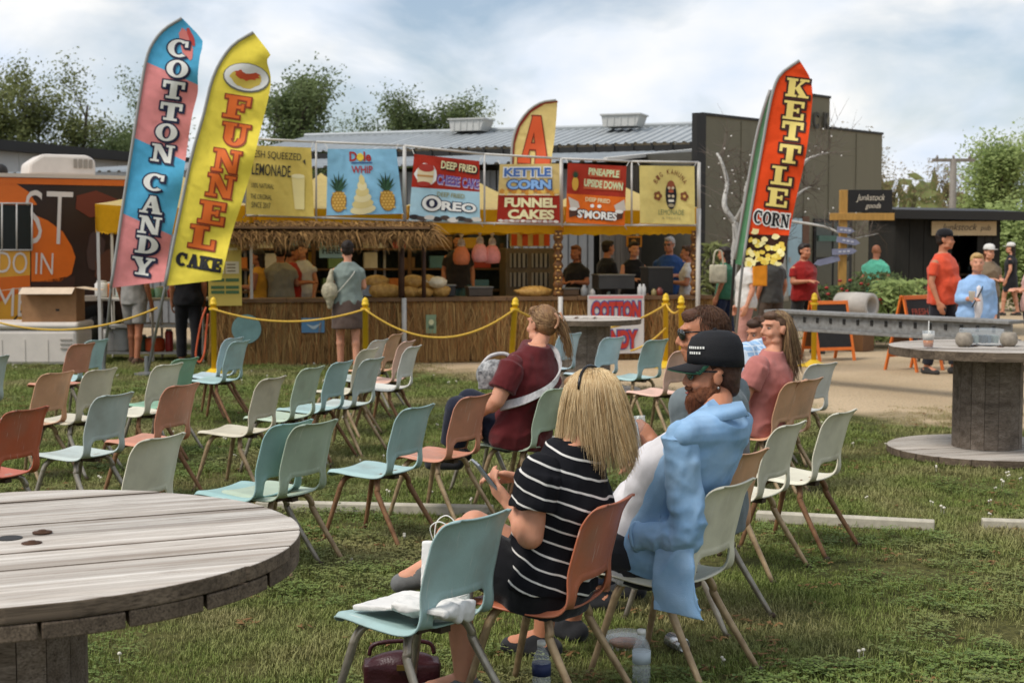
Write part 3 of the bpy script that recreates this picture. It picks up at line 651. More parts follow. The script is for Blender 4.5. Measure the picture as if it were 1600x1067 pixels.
for ch, x, y in zip('FUNNEL', (371, 368, 354, 345, 332, 317), (168, 211, 252, 291, 333, 371)): pr.letter(ch, x, y, 43, 35, 9, FO, P_('#8f3a1c'), .05, (.015, -.03))
for k, ch in enumerate('CAKE'): pr.letter(ch, 284 + k * 18, 405 + k * 3.2, 17, 20, 9, BLACK, BLACK, .05)
pr.done()
LK = [(1249, 95), (1220, 116), (1208, 142), (1200, 178), (1192, 223), (1178, 301), (1168, 363), (1160, 418)]
RK = [(1250, 96), (1259, 110), (1267, 127), (1269, 160), (1259, 243), (1243, 315), (1228, 392), (1224, 412)]
s, e = feather('orange red feather banner lettered KETTLE CORN over printed popcorn', LK, RK, [(95, 96), (366, 368), (418, 412)], [org, cloth('#3a2218')], 18.4, (1146, 0), -.1, 2.)
pr = Print(s, e, False)
for ch, x, y in zip('KETTLE', (1246, 1241, 1238, 1234, 1222, 1215), (138, 173, 205, 241, 275, 309)): pr.letter(ch, x, y, 35, 29, 7, P_('#e9d277'), P_('#3c1c14'), .09, (.02, -.03))
for k, ch in enumerate('CORN'): pr.letter(ch, 1184.5 + k * 14, 339 + k * 2.2, 13.5, 21, 6, BLACK, WHITE, .12)
r5 = random.Random(4)
for k in range(70):
    y = r5.uniform(374, 414); x = r5.uniform(xat(LK, y) + 5, xat(RK, y) - 5)
    if y < 384 and r5.random() < .5: continue
    pr.ell(x, y, r5.uniform(3.5, 5.5), r5.uniform(3, 4.5), P_(['#e6cf62', '#d9b944', '#f0e3a0'][k % 3]), 1 + .02 * k, 0, 9, .25, k)
for x, y in ((1180, 362), (1212, 370), (1194, 374)): pr.ell(x, y, 6, 5, P_('#efe0a0'), 3.5, 0, 9, .25, int(x))
pr.done()
LG = [(1203, 141), (1191, 178), (1180, 223), (1166, 301), (1155, 363), (1147, 412)]; RG = [(1205, 142), (1207, 170), (1203, 215), (1193, 290), (1180, 360), (1166, 416)]
feather('narrow green feather banner with black pole half hidden behind the orange one', LG, RG, [(141, 142), (412, 416)], [cloth('#6aa87a')], 18.9, (1138, 0), 0, .5, trim_k)
LA = [(869, 157), (847, 160), (826, 173), (809, 196), (801, 222), (799, 255), (797, 320), (795, 385)]; RA = [(871, 158), (869, 190), (866, 220), (862, 252), (860, 320), (858, 385)]
s, e = feather('cream feather banner edged in red with a big orange letter A', LA, RA, [(157, 158), (385, 385)], [cloth('#ddc681')], 23.0, (797, 0), 0, .8, trim_k)
pr = Print(s, e, False); OA = P_('#d2572a')
pr.letter('A', 836, 219, 50, 74, 3, OA, P_('#7a2c18'), .03)
pr.letter('L', 832, 303, 46, 66, 3, OA, P_('#7a2c18'), .03)
for k in range(4): pr.rect(799 + k * 17, 366, 808 + k * 17, 384, OA, 2)
bl = [(x, y) for x, y in LA[:-2]]
for (x0_, y0_), (x1_, y1_) in zip(bl, bl[1:]): pr.poly([(x0_, y0_), (x0_ + 3.5, y0_ + 3), (x1_ + 3.5, y1_ + 3), (x1_, y1_)], P_('#8e2a1a'), 1)
pr.done()

# ================================================================== FOOD STAND
ST = plane((-4.12, 19.5), (2.83, 21.0)); SD, SN = ST.d, ST.n
def SZ(px, z, off=0.):                             # point of height z on the stand's front line under photo column px
    p = ST(px, 400, off); return V((p.x, p.y, z))
alu = M('white_pipe', '#bebab2', var=.06, rough=.4, bump=0)
can_y = fabric('canopy_yellow', '#d8a51e', var=.06); can_c = fabric('canopy_cream', '#e6d08a', var=.06)
for m_ in (can_y, can_c):
    t_ = m_.node_tree; pb0 = t_.nodes['Principled BSDF']; tr_ = N(t_, 'ShaderNodeBsdfTranslucent'); t_.links.new(pb0.inputs['Base Color'].links[0].from_socket, tr_.inputs[0]); ms_ = N(t_, 'ShaderNodeMixShader'); ms_.inputs[0].default_value = .5; t_.links.new(pb0.outputs[0], ms_.inputs[1]); t_.links.new(tr_.outputs[0], ms_.inputs[2]); t_.links.new(ms_.outputs[0], t_.nodes['Material Output'].inputs[0])
tents = [(150, 396, 'first from the food truck'), (402, 628, 'second, over the thatched counter'), (638, 872, 'third, over the hanging candy bags'), (882, 1092, 'last, beside the dark building')]
for xa, xb, w_ in tents:
    a, b2 = SZ(xa, 0), SZ(xb, 0); Lw = (b2 - a).length; e = empty('canopy_tent', 'yellow pop-up canopy tent, ' + w_, 'canopy', (a + b2) / 2, math.atan2(SD.y, SD.x), 'yellow canopy tents over the stand')
    h = Lw / 2; dp = 3.0; zt, zb = 2.22, 1.84
    for sx_, sy_ in (((-1, 0), (1, 0)) if xa < 200 else ()) + ((-1, 1), (1, 1)): B().box((sx_ * (h - .03), sy_ * dp + .03 * (1 - 2 * sy_), 1.1), (.04, .04, 2.2)).obj('leg', alu, e)
    q = B(); n = 10
    for (p0, p1) in (((-h, 0), (h, 0)), ((h, 0), (h, dp)), ((h, dp), (-h, dp)), ((-h, dp), (-h, 0))):
        o = len(q.v)
        for j in range(n + 1):
            t = j / n; zc_ = zt + .52 * (1 - (1 - t) ** 1.0) - .10 * math.sin(math.pi * t)
            for i in range(n + 1):
                u = i / n; x_ = p0[0] + (p1[0] - p0[0]) * u; y_ = p0[1] + (p1[1] - p0[1]) * u; q.v.append((x_ * (1 - t), dp / 2 + (y_ - dp / 2) * (1 - t), zc_ - .05 * math.sin(math.pi * u) * (1 - t)))
        q.f += [(o + j * (n + 1) + i, o + j * (n + 1) + i + 1, o + (j + 1) * (n + 1) + i + 1, o + (j + 1) * (n + 1) + i) for j in range(n) for i in range(n)]
    q.obj('canopy', can_c, e, True)
    for nm, p0, p1 in (('f', (-h, 0), (h, 0)), ('r', (h, 0), (h, dp)), ('b', (h, dp), (-h, dp)), ('l', (-h, dp), (-h, 0))):
        q = B(); n = 24; d_ = V((p1[0] - p0[0], p1[1] - p0[1], 0)).normalized(); nn_ = V((d_.y, -d_.x, 0))
        for j in range(4):
            for i in range(n + 1):
                u = i / n; z = zt + (zb - zt) * j / 3 + .012 * math.sin(i * 1.9) * (j == 3); w2 = .018 * math.sin(u * 17 + xa) * j / 3
                q.v.append((p0[0] + (p1[0] - p0[0]) * u + nn_.x * w2, p0[1] + (p1[1] - p0[1]) * u + nn_.y * w2, z - .05 * math.sin(math.pi * u) * (1 - j / 3)))
        q.f = [(j * (n + 1) + i, j * (n + 1) + i + 1, (j + 1) * (n + 1) + i + 1, (j + 1) * (n + 1) + i) for j in range(3) for i in range(n)]
        q.obj('valance', can_y, e, True)
# banner frame of white pipe
e = empty('banner_frame', 'white pipe frame carrying the food banners above the canopies', 'frame')
tops = [(385, 217), (403, 217.5), (494, 222), (632, 228), (757, 241), (877, 248), (987, 252.5), (1092, 254)]
bots = [(385, 337), (403, 337), (494, 340), (632, 345), (757, 349), (877, 351), (987, 352), (1092, 352)]
for (a, b2) in list(zip(tops, tops[1:])) + list(zip(bots, bots[1:])): B().tube([ST(*a, .12), ST(*b2, .12)], .016, 8).obj('rail', alu, e, True)
for a, b2 in zip(tops, bots): B().tube([ST(*a, .12), ST(b2[0], b2[1], .12)], .014 if a[0] not in (632, 877, 1092) else .026, 8).obj('upright', alu, e, True)
for px in (632, 877, 1092): B().tube([SZ(px - 1, 2.2 if px > 1000 else .93, .12), SZ(px - 1, 0, .12)], .035, 8).obj('post', alu, e, True)

def banner(label, cs, mats, split=(), off=.2, name='food_banner', rip=1., group='printed food banners above the stand'):
    TL, T2, BR, BL = [V(c) for c in cs]
    def surf(u, v, lift=0.):
        p = TL.lerp(T2, u).lerp(BL.lerp(BR, u), v); d = rip * (.018 * math.sin(u * 5 + v * 3 + cs[0][0]) + .012 * math.sin(u * 11 - v * 6)) * math.sin(math.pi * min(1, max(0, u)) * .8 + .3)
        return ST(p.x, p.y, off + d + lift)
    e = empty(name, label, 'banner', (0, 0, 0), 0, group); br = [0, *split, 1]
    for k, m in enumerate(mats):
        b = B(); n = 16; r_ = 10
        for j in range(r_ + 1):
            for i in range(n + 1): b.v.append(tuple(surf(i / n, br[k] + (br[k + 1] - br[k]) * j / r_)))
        b.f = [(j * (n + 1) + i, j * (n + 1) + i + 1, (j + 1) * (n + 1) + i + 1, (j + 1) * (n + 1) + i) for j in range(r_) for i in range(n)]
        b.obj('cloth', m, e, True)
    for u, v, du in ((0, 0, -.04), (1, 0, .04), (1, 1, .04), (0, 1, -.04)): B().tube([surf(u, v, .003), surf(u + du, v + (-.08 if v == 0 else .06), -.05)], .006, 4).obj('tie', alu, e)
    return Print(surf, e)
pr = banner('pale yellow banner advertising lemonade, half hidden by the funnel cake banner', [(388, 227), (486, 231), (491, 339), (384, 335)], [cloth('#d6bd62')])
INK = P_('#33302a')
pr.text('FRESH SQUEEZED', .41, .14, .86, .12, INK, 2, .0); pr.text('LEMONADE', .37, .35, .6, .17, INK, 2, .01); pr.text('100% NATURAL', .24, .58, .34, .07, INK, 2, 0)
pr.text('THE ORIGINAL', .22, .74, .32, .07, INK, 2, 0); pr.text('SINCE 2017', .22, .86, .28, .08, INK, 2, 0)
pr.poly([(.68, .42), (.88, .42), (.86, .9), (.72, .9)], P_('#e6d694'), 1); pr.ell(.78, .42, .1, .03, P_('#efe4b4'), 1.5); pr.poly([(.86, .2), (.9, .17), (.9, .26)], INK, 1); pr.done()
pr = banner('sky blue banner with two pineapples and a swirl of soft serve', [(512, 233), (619, 233), (630, 334), (510, 337)], [cloth('#8bbfda')])
pr.text('Dole', .47, .115, .31, .15, RED, 0, .03); pr.ell(.47, .125, .05, .06, P_('#e3c440'), 2); pr.rect(.34, .205, .64, .222, P_('#243f7d'), 1); pr.text('WHIP', .49, .315, .3, .115, RED, 0, .02)
for c in (.16, .81):
    pr.ell(c, .79, .105, .165, P_('#7c5420'), 1); pr.ell(c, .79, .098, .158, P_('#b98830'), 1.5)
    for i in range(6):
        for j in range(4): pr.ell(c - .07 + j * .045 + (i % 2) * .02, .67 + i * .045, .017, .017, P_('#dcb45a'), 2, 0, 6)
    for k in range(11): a = -80 + k * 16; pr.poly([(c - .03, .64), (c + .03, .64), (c + .135 * math.sin(R(a)), .64 - .3 * math.cos(R(a * .75)) * (.8 + .2 * (k % 2)))], P_(['#24452a', '#33583a', '#1c3824'][k % 3]), 2.5 + .05 * k)
for k in range(6): pr.ell(.48, .92 - k * .09, .17 - k * .026, .075, P_(['#e4d6a2', '#d9c684'][k % 2]), 1 + k * .3, -8)
pr.poly([(.45, .5), (.51, .5), (.47, .36)], P_('#e4d6a2'), 2); pr.done()
pr = banner('red and blue banner for deep fried cheese cake and cookies', [(647, 241), (749, 252), (750, 348), (639, 344)], [cloth('#a8301f'), cloth('#a9cbd6')], (.5,))
CRM = P_('#e4d9a6')
pr.text('DEEP FRIED', .69, .13, .54, .12, CRM, 3, .03, lay=2); pr.text('DEEP FRIED', .7, .14, .56, .145, BLACK, 3, .06, lay=1); pr.text('CHEESE CAKE', .68, .36, .62, .15, P_('#6d5a9c'), 3, .03, lay=2); pr.text('CHEESE CAKE', .685, .37, .63, .165, P_('#d6c7dd'), 3, .05, lay=1)
pr.ell(.2, .3, .17, .17, WHITE, 1, 0, 14, .1, 3); pr.poly([(.07, .22), (.32, .22), (.3, .42), (.08, .42)], P_('#d9c7a0'), 2); pr.ell(.2, .19, .12, .06, P_('#a33225'), 2.4); pr.ell(.18, .44, .1, .04, P_('#a33225'), 2.4); pr.rect(.07, .3, .31, .33, P_('#b98a50'), 2.6)
pr.text('DEEP FRIED', .58, .585, .4, .07, P_('#8d8a5c'), 2, .02)
pr.ell(.31, .73, .155, .135, BLACK, 1); pr.ell(.31, .73, .14, .12, WHITE, 1.5); pr.ell(.31, .73, .085, .075, NAVY, 2.2); pr.ell(.31, .73, .035, .05, WHITE, 2.8)
pr.text('REO', .7, .765, .52, .17, NAVY, 2, .1, lay=1.2); pr.text('REO', .7, .765, .5, .145, WHITE, 2, .04, lay=2.2)
for k in range(9): pr.ell(.07 + k * .11, .95 + .02 * (k % 2), .075, .04, P_(['#2b2320', '#4a3c34', '#cfc8bd'][k % 3]), 1.5 + .05 * k, 0, 10, .15, k)
pr.done()
pr = banner('cream and red banner for kettle corn and funnel cakes', [(781, 257), (874, 256), (875, 349), (776, 347)], [cloth('#d3b877'), cloth('#9c2b1c')], (.53,))
SKY2 = P_('#86aede')
pr.text('KETTLE', .47, .14, .82, .19, P_('#e6e6e2'), 0, .12, lay=1); pr.text('KETTLE', .47, .14, .78, .15, P_('#4a6fae'), 0, .04, lay=2); pr.text('CORN', .5, .35, .76, .19, P_('#2c4677'), 0, .1, lay=1.4); pr.text('CORN', .5, .35, .72, .16, SKY2, 0, .05, lay=2.3)
for k in range(14): pr.ell(.06 + .068 * k, .47 + .03 * math.sin(k * 2.2), .05, .045, P_(['#c98a30', '#e0b75c', '#b8742a'][k % 3]), .6 + .01 * k, 0, 8, .2, k)
pr.text('FUNNEL', .53, .66, .84, .165, CRM, 0, .05); pr.text('CAKES', .54, .86, .74, .165, CRM, 0, .05)
for k in range(11): pr.ell(.06 + .088 * k, .975, .045, .025, P_(['#d8cfc4', '#b9a8a0'][k % 2]), .8, 0, 8, .2, k)
pr.rect(.02, .51, .98, .535, P_('#e0c9a0'), .6); pr.done()
pr = banner('orange red banner for deep fried treats with toasted marshmallows', [(887, 255), (979, 260), (976, 353), (884, 347)], [cloth('#a33220'), cloth('#d9691f')], (.52,))
MINT = P_('#cfd9a8')
pr.text('PINEAPPLE', .62, .13, .52, .12, MINT, 3, .04, lay=1.5); pr.text('UPSIDE DOWN', .62, .33, .66, .13, MINT, 3, .04, lay=1.5); pr.rect(.36, .06, .9, .21, P_('#bd5a34'), .6); pr.rect(.28, .25, .95, .42, P_('#bd5a34'), .6)
pr.ell(.14, .34, .055, .12, P_('#d0a03c'), 1.5); 
for k in range(7): a = -60 + k * 20; pr.poly([(.12, .24), (.16, .24), (.14 + .08 * math.sin(R(a)), .24 - .14 * math.cos(R(a)))], P_('#24402a'), 1.8 + .03 * k)
pr.text('DEEP FRIED', .53, .6, .42, .07, CRM, 2, .02); pr.text("S'MORES", .53, .85, .7, .17, BLACK, 1, .1, lay=1.2); pr.text("S'MORES", .53, .85, .67, .14, WHITE, 1, .04, lay=2.2)
for x_, s_ in ((.12, -1), (.9, 1)): pr.poly([(x_ - .09, .62 + .05 * s_), (x_ + .08, .6 - .04 * s_), (x_ + .11, .74), (x_ - .04, .8)], P_('#c9bfb2'), 1); pr.poly([(x_ - .07, .8), (x_ + .07, .76), (x_ + .06, .88), (x_ - .06, .92)], P_('#4b2d20'), 1.4); pr.ell(x_, .77, .07, .03, WHITE, 1.8)
for x_ in (.44, .56): pr.ell(x_, .7, .035, .03, WHITE, 1)
pr.done()
pr = banner('pale yellow banner with a carved mask between two flowers', [(999, 259), (1085, 260), (1086, 351), (1000, 349)], [cloth('#d5c276')])
BRN = P_('#7c4a2a'); 
for k, ch in enumerate('BIG KAHUNA'):
    if ch != ' ': a = -62 + k * 13.8; pr.text(ch, .56 + .3 * math.sin(R(a)), .42 - .32 * math.cos(R(a)), .05, .085, BRN, a * .8, .01)
pr.ell(.57, .5, .1, .25, BLACK, 1); pr.ell(.57, .34, .07, .09, P_('#8d4a2c'), 1.5); 
for y_ in (.38, .52): pr.ell(.535, y_, .025, .025, P_('#cbb996'), 2); pr.ell(.605, y_, .025, .025, P_('#cbb996'), 2)
pr.ell(.57, .44, .05, .02, P_('#a8512f'), 2); pr.rect(.52, .58, .62, .62, P_('#e0dac6'), 2); pr.ell(.57, .68, .06, .03, P_('#9c8f70'), 2)
for c in (.33, .81):
    for k in range(5): pr.ell(c + .045 * math.cos(k * 1.257), .52 + .05 * math.sin(k * 1.257), .034, .036, BRN, 1 + .02 * k)
    pr.ell(c, .52, .025, .025, P_('#d8b45a'), 1.8)
pr.text('LEMONADE', .57, .8, .46, .09, P_('#6d7a52'), 0, .0); pr.text('& TREATS', .57, .9, .34, .04, P_('#9a9160'), 0, 0); pr.done()

# ------------------------------------------------------------------ thatched counter
reed = bpy.data.materials.new('reed'); reed.use_nodes = True
def island_mat(m, cols, rough=.9):
    t = m.node_tree; b = t.nodes['Principled BSDF']; ge = N(t, 'ShaderNodeNewGeometry'); ra = N(t, 'ShaderNodeValToRGB'); el = ra.color_ramp.elements
    while len(el) < len(cols): el.new(.5)
    for i, c in enumerate(cols): el[i].position = i / (len(cols) - 1); el[i].color = (*C(c), 1)
    t.links.new(ge.outputs['Random Per Island'], ra.inputs[0]); t.links.new(ra.outputs[0], b.inputs['Base Color']); b.inputs['Roughness'].default_value = rough; b.inputs['Specular IOR Level'].default_value = .15; return m
island_mat(reed, ['#80603c', '#a8804e', '#5c422a', '#bd9a62', '#8c683e', '#a06c40'])
thm = bpy.data.materials.new('thatch'); thm.use_nodes = True; island_mat(thm, ['#5f452a', '#8a683f', '#45301d', '#a07c4c', '#6d5030'])
CW = M('counter_plank', '#6b5138', var=.25, stretch=(1, 1, 1), bump=.3, rough=.8, rnd=.1)
ctr = empty('tiki_counter', 'long serving counter wrapped in brown reed matting', 'counter')
ca, cbp = SZ(328, 0, 0), SZ(1112, 0, 0); CL = (cbp - ca).length; CT = .93; rz_ = math.atan2(SD.y, SD.x)
r6 = random.Random(21); q = B()
for k in range(3600):
    t = r6.uniform(0, CL); p = ca + SD * t + SN * r6.uniform(.0, .05); h0 = r6.uniform(-.0, .05); h1 = CT - .05 - r6.uniform(0, .03); w = r6.uniform(.003, .009); tl = r6.gauss(0, .045); md = p + SN * r6.uniform(0, .02)
    q.add([p - SD * w + V((0, 0, h1)), p + SD * w + V((0, 0, h1)), md + SD * (w + tl * .5) + V((0, 0, .45)), md + SD * (-w + tl * .5) + V((0, 0, .45)), p + SD * (w * .5 + tl) + SN * .02 + V((0, 0, h0)), p + SD * (-w * .5 + tl) + SN * .02 + V((0, 0, h0))], [(0, 1, 2, 3), (3, 2, 4, 5)])
for k in range(1500):
    t = r6.uniform(0, CL); z1 = r6.uniform(.35, CT - .06); p = ca + SD * t + SN * r6.uniform(.05, .075) + V((0, 0, z1)); d_ = SD * r6.gauss(0, .09) + SN * r6.uniform(.0, .07) + V((0, 0, -r6.uniform(.2, min(.5, z1 - .03)))); w = SD * r6.uniform(.003, .006)
    q.add([p - w, p + w, p + d_ * .6 + w * .8, p + d_ * .6 - w * .8, p + d_], [(0, 1, 2, 3), (3, 2, 4)])
o = q.obj('reed_skirt', reed, ctr); o['kind'] = 'stuff'
B().prism([ca, cbp, cbp - SN * .06, ca - SN * .06], (0, 0, .02), (0, 0, CT - .06)).obj('counter_frame', M('dark_wood', '#2d2118', var=.2), ctr)
n = 7
for k in range(n):
    p, q2 = ca + SD * (CL * k / n - .03 * (k == 0)), ca + SD * (CL * (k + 1) / n - .008); B().prism([p + SN * .1, q2 + SN * .1, q2 - SN * .45, p - SN * .45], (0, 0, CT - .05), (0, 0, CT)).obj('counter_board', CW, ctr)
for xa, xb, ya, yb, col, lab in ((470, 506, 497, 520, '#5d87a8', 0), (665, 681, 492, 521, '#7d9070', 0)):
    p = [SZ(xa, ST(xa, yb, .1).z, .08), SZ(xb, ST(xa, yb, .1).z, .08), SZ(xb, ST(xa, ya, .1).z, .08), SZ(xa, ST(xa, ya, .1).z, .08)]
    sg = B().prism(p, (0, 0, 0), SN * .015).obj('counter_sign', P_(col), None); tag(sg, 'small blue sign with a pale bird shape on the reed counter' if xa == 470 else 'small faded green sign on the reed counter', 'sign')
    def sf(u, v, l, p=p): return p[3].lerp(p[2], u).lerp(p[0].lerp(p[1], u), v) + SN * (.015 + l)
    pp = Print(sf, sg)
    if xa == 470: pp.poly([(.2, .4), (.5, .55), (.85, .38), (.6, .75), (.45, .75)], P_('#b8c6c9'), 1); pp.rect(.05, .05, .95, .2, P_('#86a8b8'), 1)
    else: pp.ell(.5, .4, .25, .15, P_('#c9c59a'), 1); pp.rect(.25, .6, .75, .75, P_('#4d5c44'), 1)
    pp.done()
c = ST(385, 514, .1); tag(B().lathe([(.0, 0), (.2, 0), (.2, .015), (0, .015)], 26).obj('round_sign', M('pale_disc', '#7fa3a0', var=.15), None, loc=c), 'pale blue round sign hung on the reed counter', 'sign').rotation_euler = (R(90), 0, rz_)
# thatch awning over the left half
th = empty('thatch_awning', 'shaggy brown palm thatch awning over the counter', 'awning'); q = B(); ta, tb_ = SZ(342, 0, .1), SZ(664, 0, .1); TL_ = (tb_ - ta).length; ta_z = ST(345, 344, .1).z
for k in range(3400):
    t = r6.uniform(-.05, TL_ + .1); s_ = r6.random(); p = ta + SD * t + SN * (.05 + .42 * s_) + V((0, 0, ta_z - .02 - .17 * s_ + r6.uniform(-.015, .03)))
    d = SN * r6.uniform(.05, .22) + SD * r6.gauss(.03, .11) + V((0, 0, -r6.uniform(.05, .3))); w = SD * r6.uniform(.004, .012) + V((0, 0, r6.uniform(-.006, .006))); m_ = p + d * .5 + V((0, 0, .025))
    q.add([p - w, p + w, m_ + w * .8, m_ - w * .8, p + d], [(0, 1, 2, 3), (3, 2, 4)])
o = q.obj('thatch', thm, th); o['kind'] = 'stuff'
B().prism([ta + SN * .03, tb_ + SN * .03, tb_ + SN * .46, ta + SN * .46], (0, 0, ta_z - .12), (0, 0, ta_z - .09)).obj('awning_board', CW, th)
for px in (349, 627, 662): B().tube([SZ(px, CT, .05), SZ(px, ta_z - .1, .05)], .045 if px == 627 else .03, 8).obj('post', M('dark_post', '#3f2a20', var=.3), th, True)
# carved poles
tk = M('carved_pole', '#8a5a2c', var=.4, scale=16, col2='#3a2414', bump=.8, bscale=40)
for px, lab in ((872, 'carved wooden pole in the middle of the counter'), (1086, 'carved orange-brown pole at the end of the counter')):
    p = SZ(px, CT, .0); e = empty('carved_pole', lab, 'pole', p, 0, 'carved poles on the counter'); zt = 1.88 - CT; n = 7; prof = []
    for k in range(n * 4 + 1): prof.append((.062 + .014 * math.sin(k * 1.571), zt * k / (n * 4)))
    B().lathe(prof, 14).obj('shaft', tk, e, True)
    for k in range(6):
        z = zt * (k + .5) / 6
        for s_ in (-1, 1): B().ell((s_ * .03, -.062, z + .03), (.018, .012, .015)).obj('carved_eye', M('pale_carving', '#c79a55', var=.2), e, True)
        B().ell((0, -.066, z - .02), (.03, .012, .01)).obj('carved_mouth', M('pale_carving', '#c79a55'), e, True)
# menu board
mb = [ST(326, 478, .25), ST(378, 478, .25), ST(378, 352, .25), ST(326, 352, .25)]
mb[1].z = mb[0].z; mb[2].x, mb[2].y = mb[1].x, mb[1].y; mb[3].x, mb[3].y = mb[0].x, mb[0].y; mb[2].z = mb[3].z
e = empty('menu_board', 'yellow menu board with green price rows beside the funnel cake banner', 'menu board'); B().prism(mb, (0, 0, 0), -SN * .03).obj('board', P_('#cdb55a'), e)
def sf(u, v, l): return mb[3].lerp(mb[2], u).lerp(mb[0].lerp(mb[1], u), v) + SN * l
pr = Print(sf, e)
for y_ in (.12, .2, .28): pr.rect(.12, y_, .88, y_ + .03, P_('#e3d9ad'), 1)
for x_ in (.08, .52):
    pr.rect(x_, .45, x_ + .4, .6, P_('#d8ccb0'), 1)
    for y_ in (.48, .52, .56): pr.rect(x_ + .04, y_, x_ + .3, y_ + .015, P_('#7a6a4c'), 2)
    for y_ in (.66, .75, .81): pr.rect(x_, y_, x_ + .4, y_ + .04, P_('#4c6b45'), 1)
pr.done()
# ordering sign
def wall_sign(name, label, cat, xa, ya, xb, yb, off, mat, th=.02):
    p = [ST(xa, yb, off), ST(xb, yb, off), ST(xb, ya, off), ST(xa, ya, off)]; p[1].z = p[0].z; p[2].x, p[2].y = p[1].x, p[1].y; p[3].x, p[3].y = p[0].x, p[0].y; p[2].z = p[3].z
    e = empty(name, label, cat); B().prism(p, (0, 0, 0), -SN * th).obj('board', mat, e)
    def sf(u, v, l): return p[3].lerp(p[2], u).lerp(p[0].lerp(p[1], u), v) + SN * l
    return Print(sf, e), e
pr, e = wall_sign('order_sign', 'light blue hand-lettered sign reading ORDER HERE under the thatch', 'sign', 499, 368, 538, 403, -.35, P_('#a9cdd0'))
pr.text('ORDER', .5, .3, .75, .28, P_('#3c4a4a')); pr.text('HERE', .48, .68, .7, .28, P_('#3c4a4a')); pr.done()
for s_ in (.1, .9): B().tube([pr.surf(s_, .02, -.01), pr.surf(s_, .02, -.01) + V((0, 0, .35))], .004, 4).obj('string', alu, e)
pr, e = wall_sign('cotton_banner', 'white banner with red outlined letters reading COTTON CANDY on the counter', 'banner', 918, 461, 1006, 553, .14, P_('#cfcac4'), .006)
for w_, y_ in (('COTTON', .27), ('CANDY', .76)):
    pr.text(w_, .5, y_, .9 if w_ == 'COTTON' else .8, .36, P_('#3f4f8c'), 0, .12, lay=1); pr.text(w_, .5, y_, .87 if w_ == 'COTTON' else .77, .32, P_('#b5382c'), 0, .06, lay=2)
pr.rect(.02, .02, .98, .06, P_('#d88'[:1] + 'dd8888'), 1); pr.done()

# ------------------------------------------------------------------ inside the stand
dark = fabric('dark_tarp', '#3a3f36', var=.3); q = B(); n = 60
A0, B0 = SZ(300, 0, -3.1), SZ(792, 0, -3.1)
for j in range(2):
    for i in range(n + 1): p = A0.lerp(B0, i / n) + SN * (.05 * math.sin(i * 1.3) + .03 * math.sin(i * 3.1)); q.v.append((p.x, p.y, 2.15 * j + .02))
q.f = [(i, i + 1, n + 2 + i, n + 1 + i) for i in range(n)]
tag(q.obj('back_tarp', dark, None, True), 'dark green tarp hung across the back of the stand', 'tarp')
def sbox(name, label, cat, xa, ya, xb, yb, off, depth, mat, parent=None, bev=.01):
    """a box standing on or behind the counter: photo columns xa..xb, rows ya..yb at offset off, depth metres back"""
    p = [ST(xa, yb, off), ST(xb, yb, off), ST(xb, ya, off), ST(xa, ya, off)]; p[1].z = p[0].z; p[2].x, p[2].y = p[1].x, p[1].y; p[3].x, p[3].y = p[0].x, p[0].y; p[2].z = p[3].z
    o = B().prism(p, (0, 0, 0), -SN * depth).obj(name, mat, parent, bevel=bev)
    if not parent: tag(o, label, cat)
    return o, p
e = empty('stall_cabinet', 'tall grey-brown cabinet with barred windows behind the counter', 'cabinet')
cabm = M('cabinet', '#6a5c48', var=.2); o, p = sbox('body', 0, 0, 790, 388, 868, 470, -2.2, .5, cabm, e)
for k in range(2):
    for j in range(2):
        xa = 797 + k * 34; ya = 396 + j * 30; w_, _ = sbox('window', 0, 0, xa, ya, xa + 27, ya + 22, -2.18, .02, M('cab_pane', '#9c958a', var=.1), e, 0)
        for i in range(4): sbox('bar', 0, 0, xa + 3 + i * 7, ya, xa + 5.5 + i * 7, ya + 22, -2.165, .012, trim_k, w_, 0)
for k, (xa, ya, xb, yb, off, dp, col, nm, lab, cat) in enumerate([
    (936, 431, 992, 452, -.1, .4, '#3b3a38', 'griddle', 'dark metal griddle on the counter by the carved pole', 'griddle'),
    (1013, 419, 1052, 459, -.3, .4, '#2e2d2b', 'warming_box', 'dark grey metal box in front of the older man in blue', 'box'),
    (680, 447, 712, 463, -.15, .3, '#2b2826', 'serving_tray', 'black tray beside the popcorn sacks', 'tray'),
    (733, 450, 770, 463, -.15, .3, '#4a3f34', 'food_tray', 'brown food tray on the counter', 'tray'),
    (566, 448, 582, 463, -.12, .16, '#8d9093', 'steel_pot', 'small steel pot beside the popcorn bags', 'pot'),
    (880, 452, 905, 462, -.12, .3, '#6b5137', 'bread_tray', 'low wooden tray left of the metal cups', 'tray')]):
    o, p = sbox(nm, lab, cat, xa, ya, xb, yb, off, dp, M('item_' + nm, col, var=.15, rough=.4)); z = p[0].z
    o2 = B().prism([p[3] + SN * .01 - SD * .01, p[2] + SN * .01 + SD * .01, p[2] + SN * .01 + SD * .01 + V((0, 0, .018)), p[3] + SN * .01 - SD * .01 + V((0, 0, .018))], (0, 0, .001), -SN * (dp + .02)).obj('rim', M('rim_metal', '#77746e', rough=.35, metal=.5), o)
sack = M('popcorn_sack', '#c79c52', var=.25, scale=22, col2='#9c6f34', bump=.5, bscale=90, rough=.5); sackw = M('white_sack', '#cdbfa2', var=.15, rough=.4, bump=.4)
def pillow(name, label, cat, c, r, mat, rz=0, group=None, voxel=.016, disp=.03):
    b = B(); b.ell((0, 0, 0), r); b.ell((r[0] * .75, 0, r[2] * .2), (r[0] * .3, r[1] * .6, r[2] * .4)); b.cone((-r[0] * .8, 0, 0), (-r[0] * 1.15, 0, r[2] * .3), r[2] * .45, r[2] * .2)
    o = b.obj(name, mat, None, True, c); o.rotation_euler = (0, 0, rz); rm(o, voxel, 2, disp, .07); return tag(o, label, cat, group)
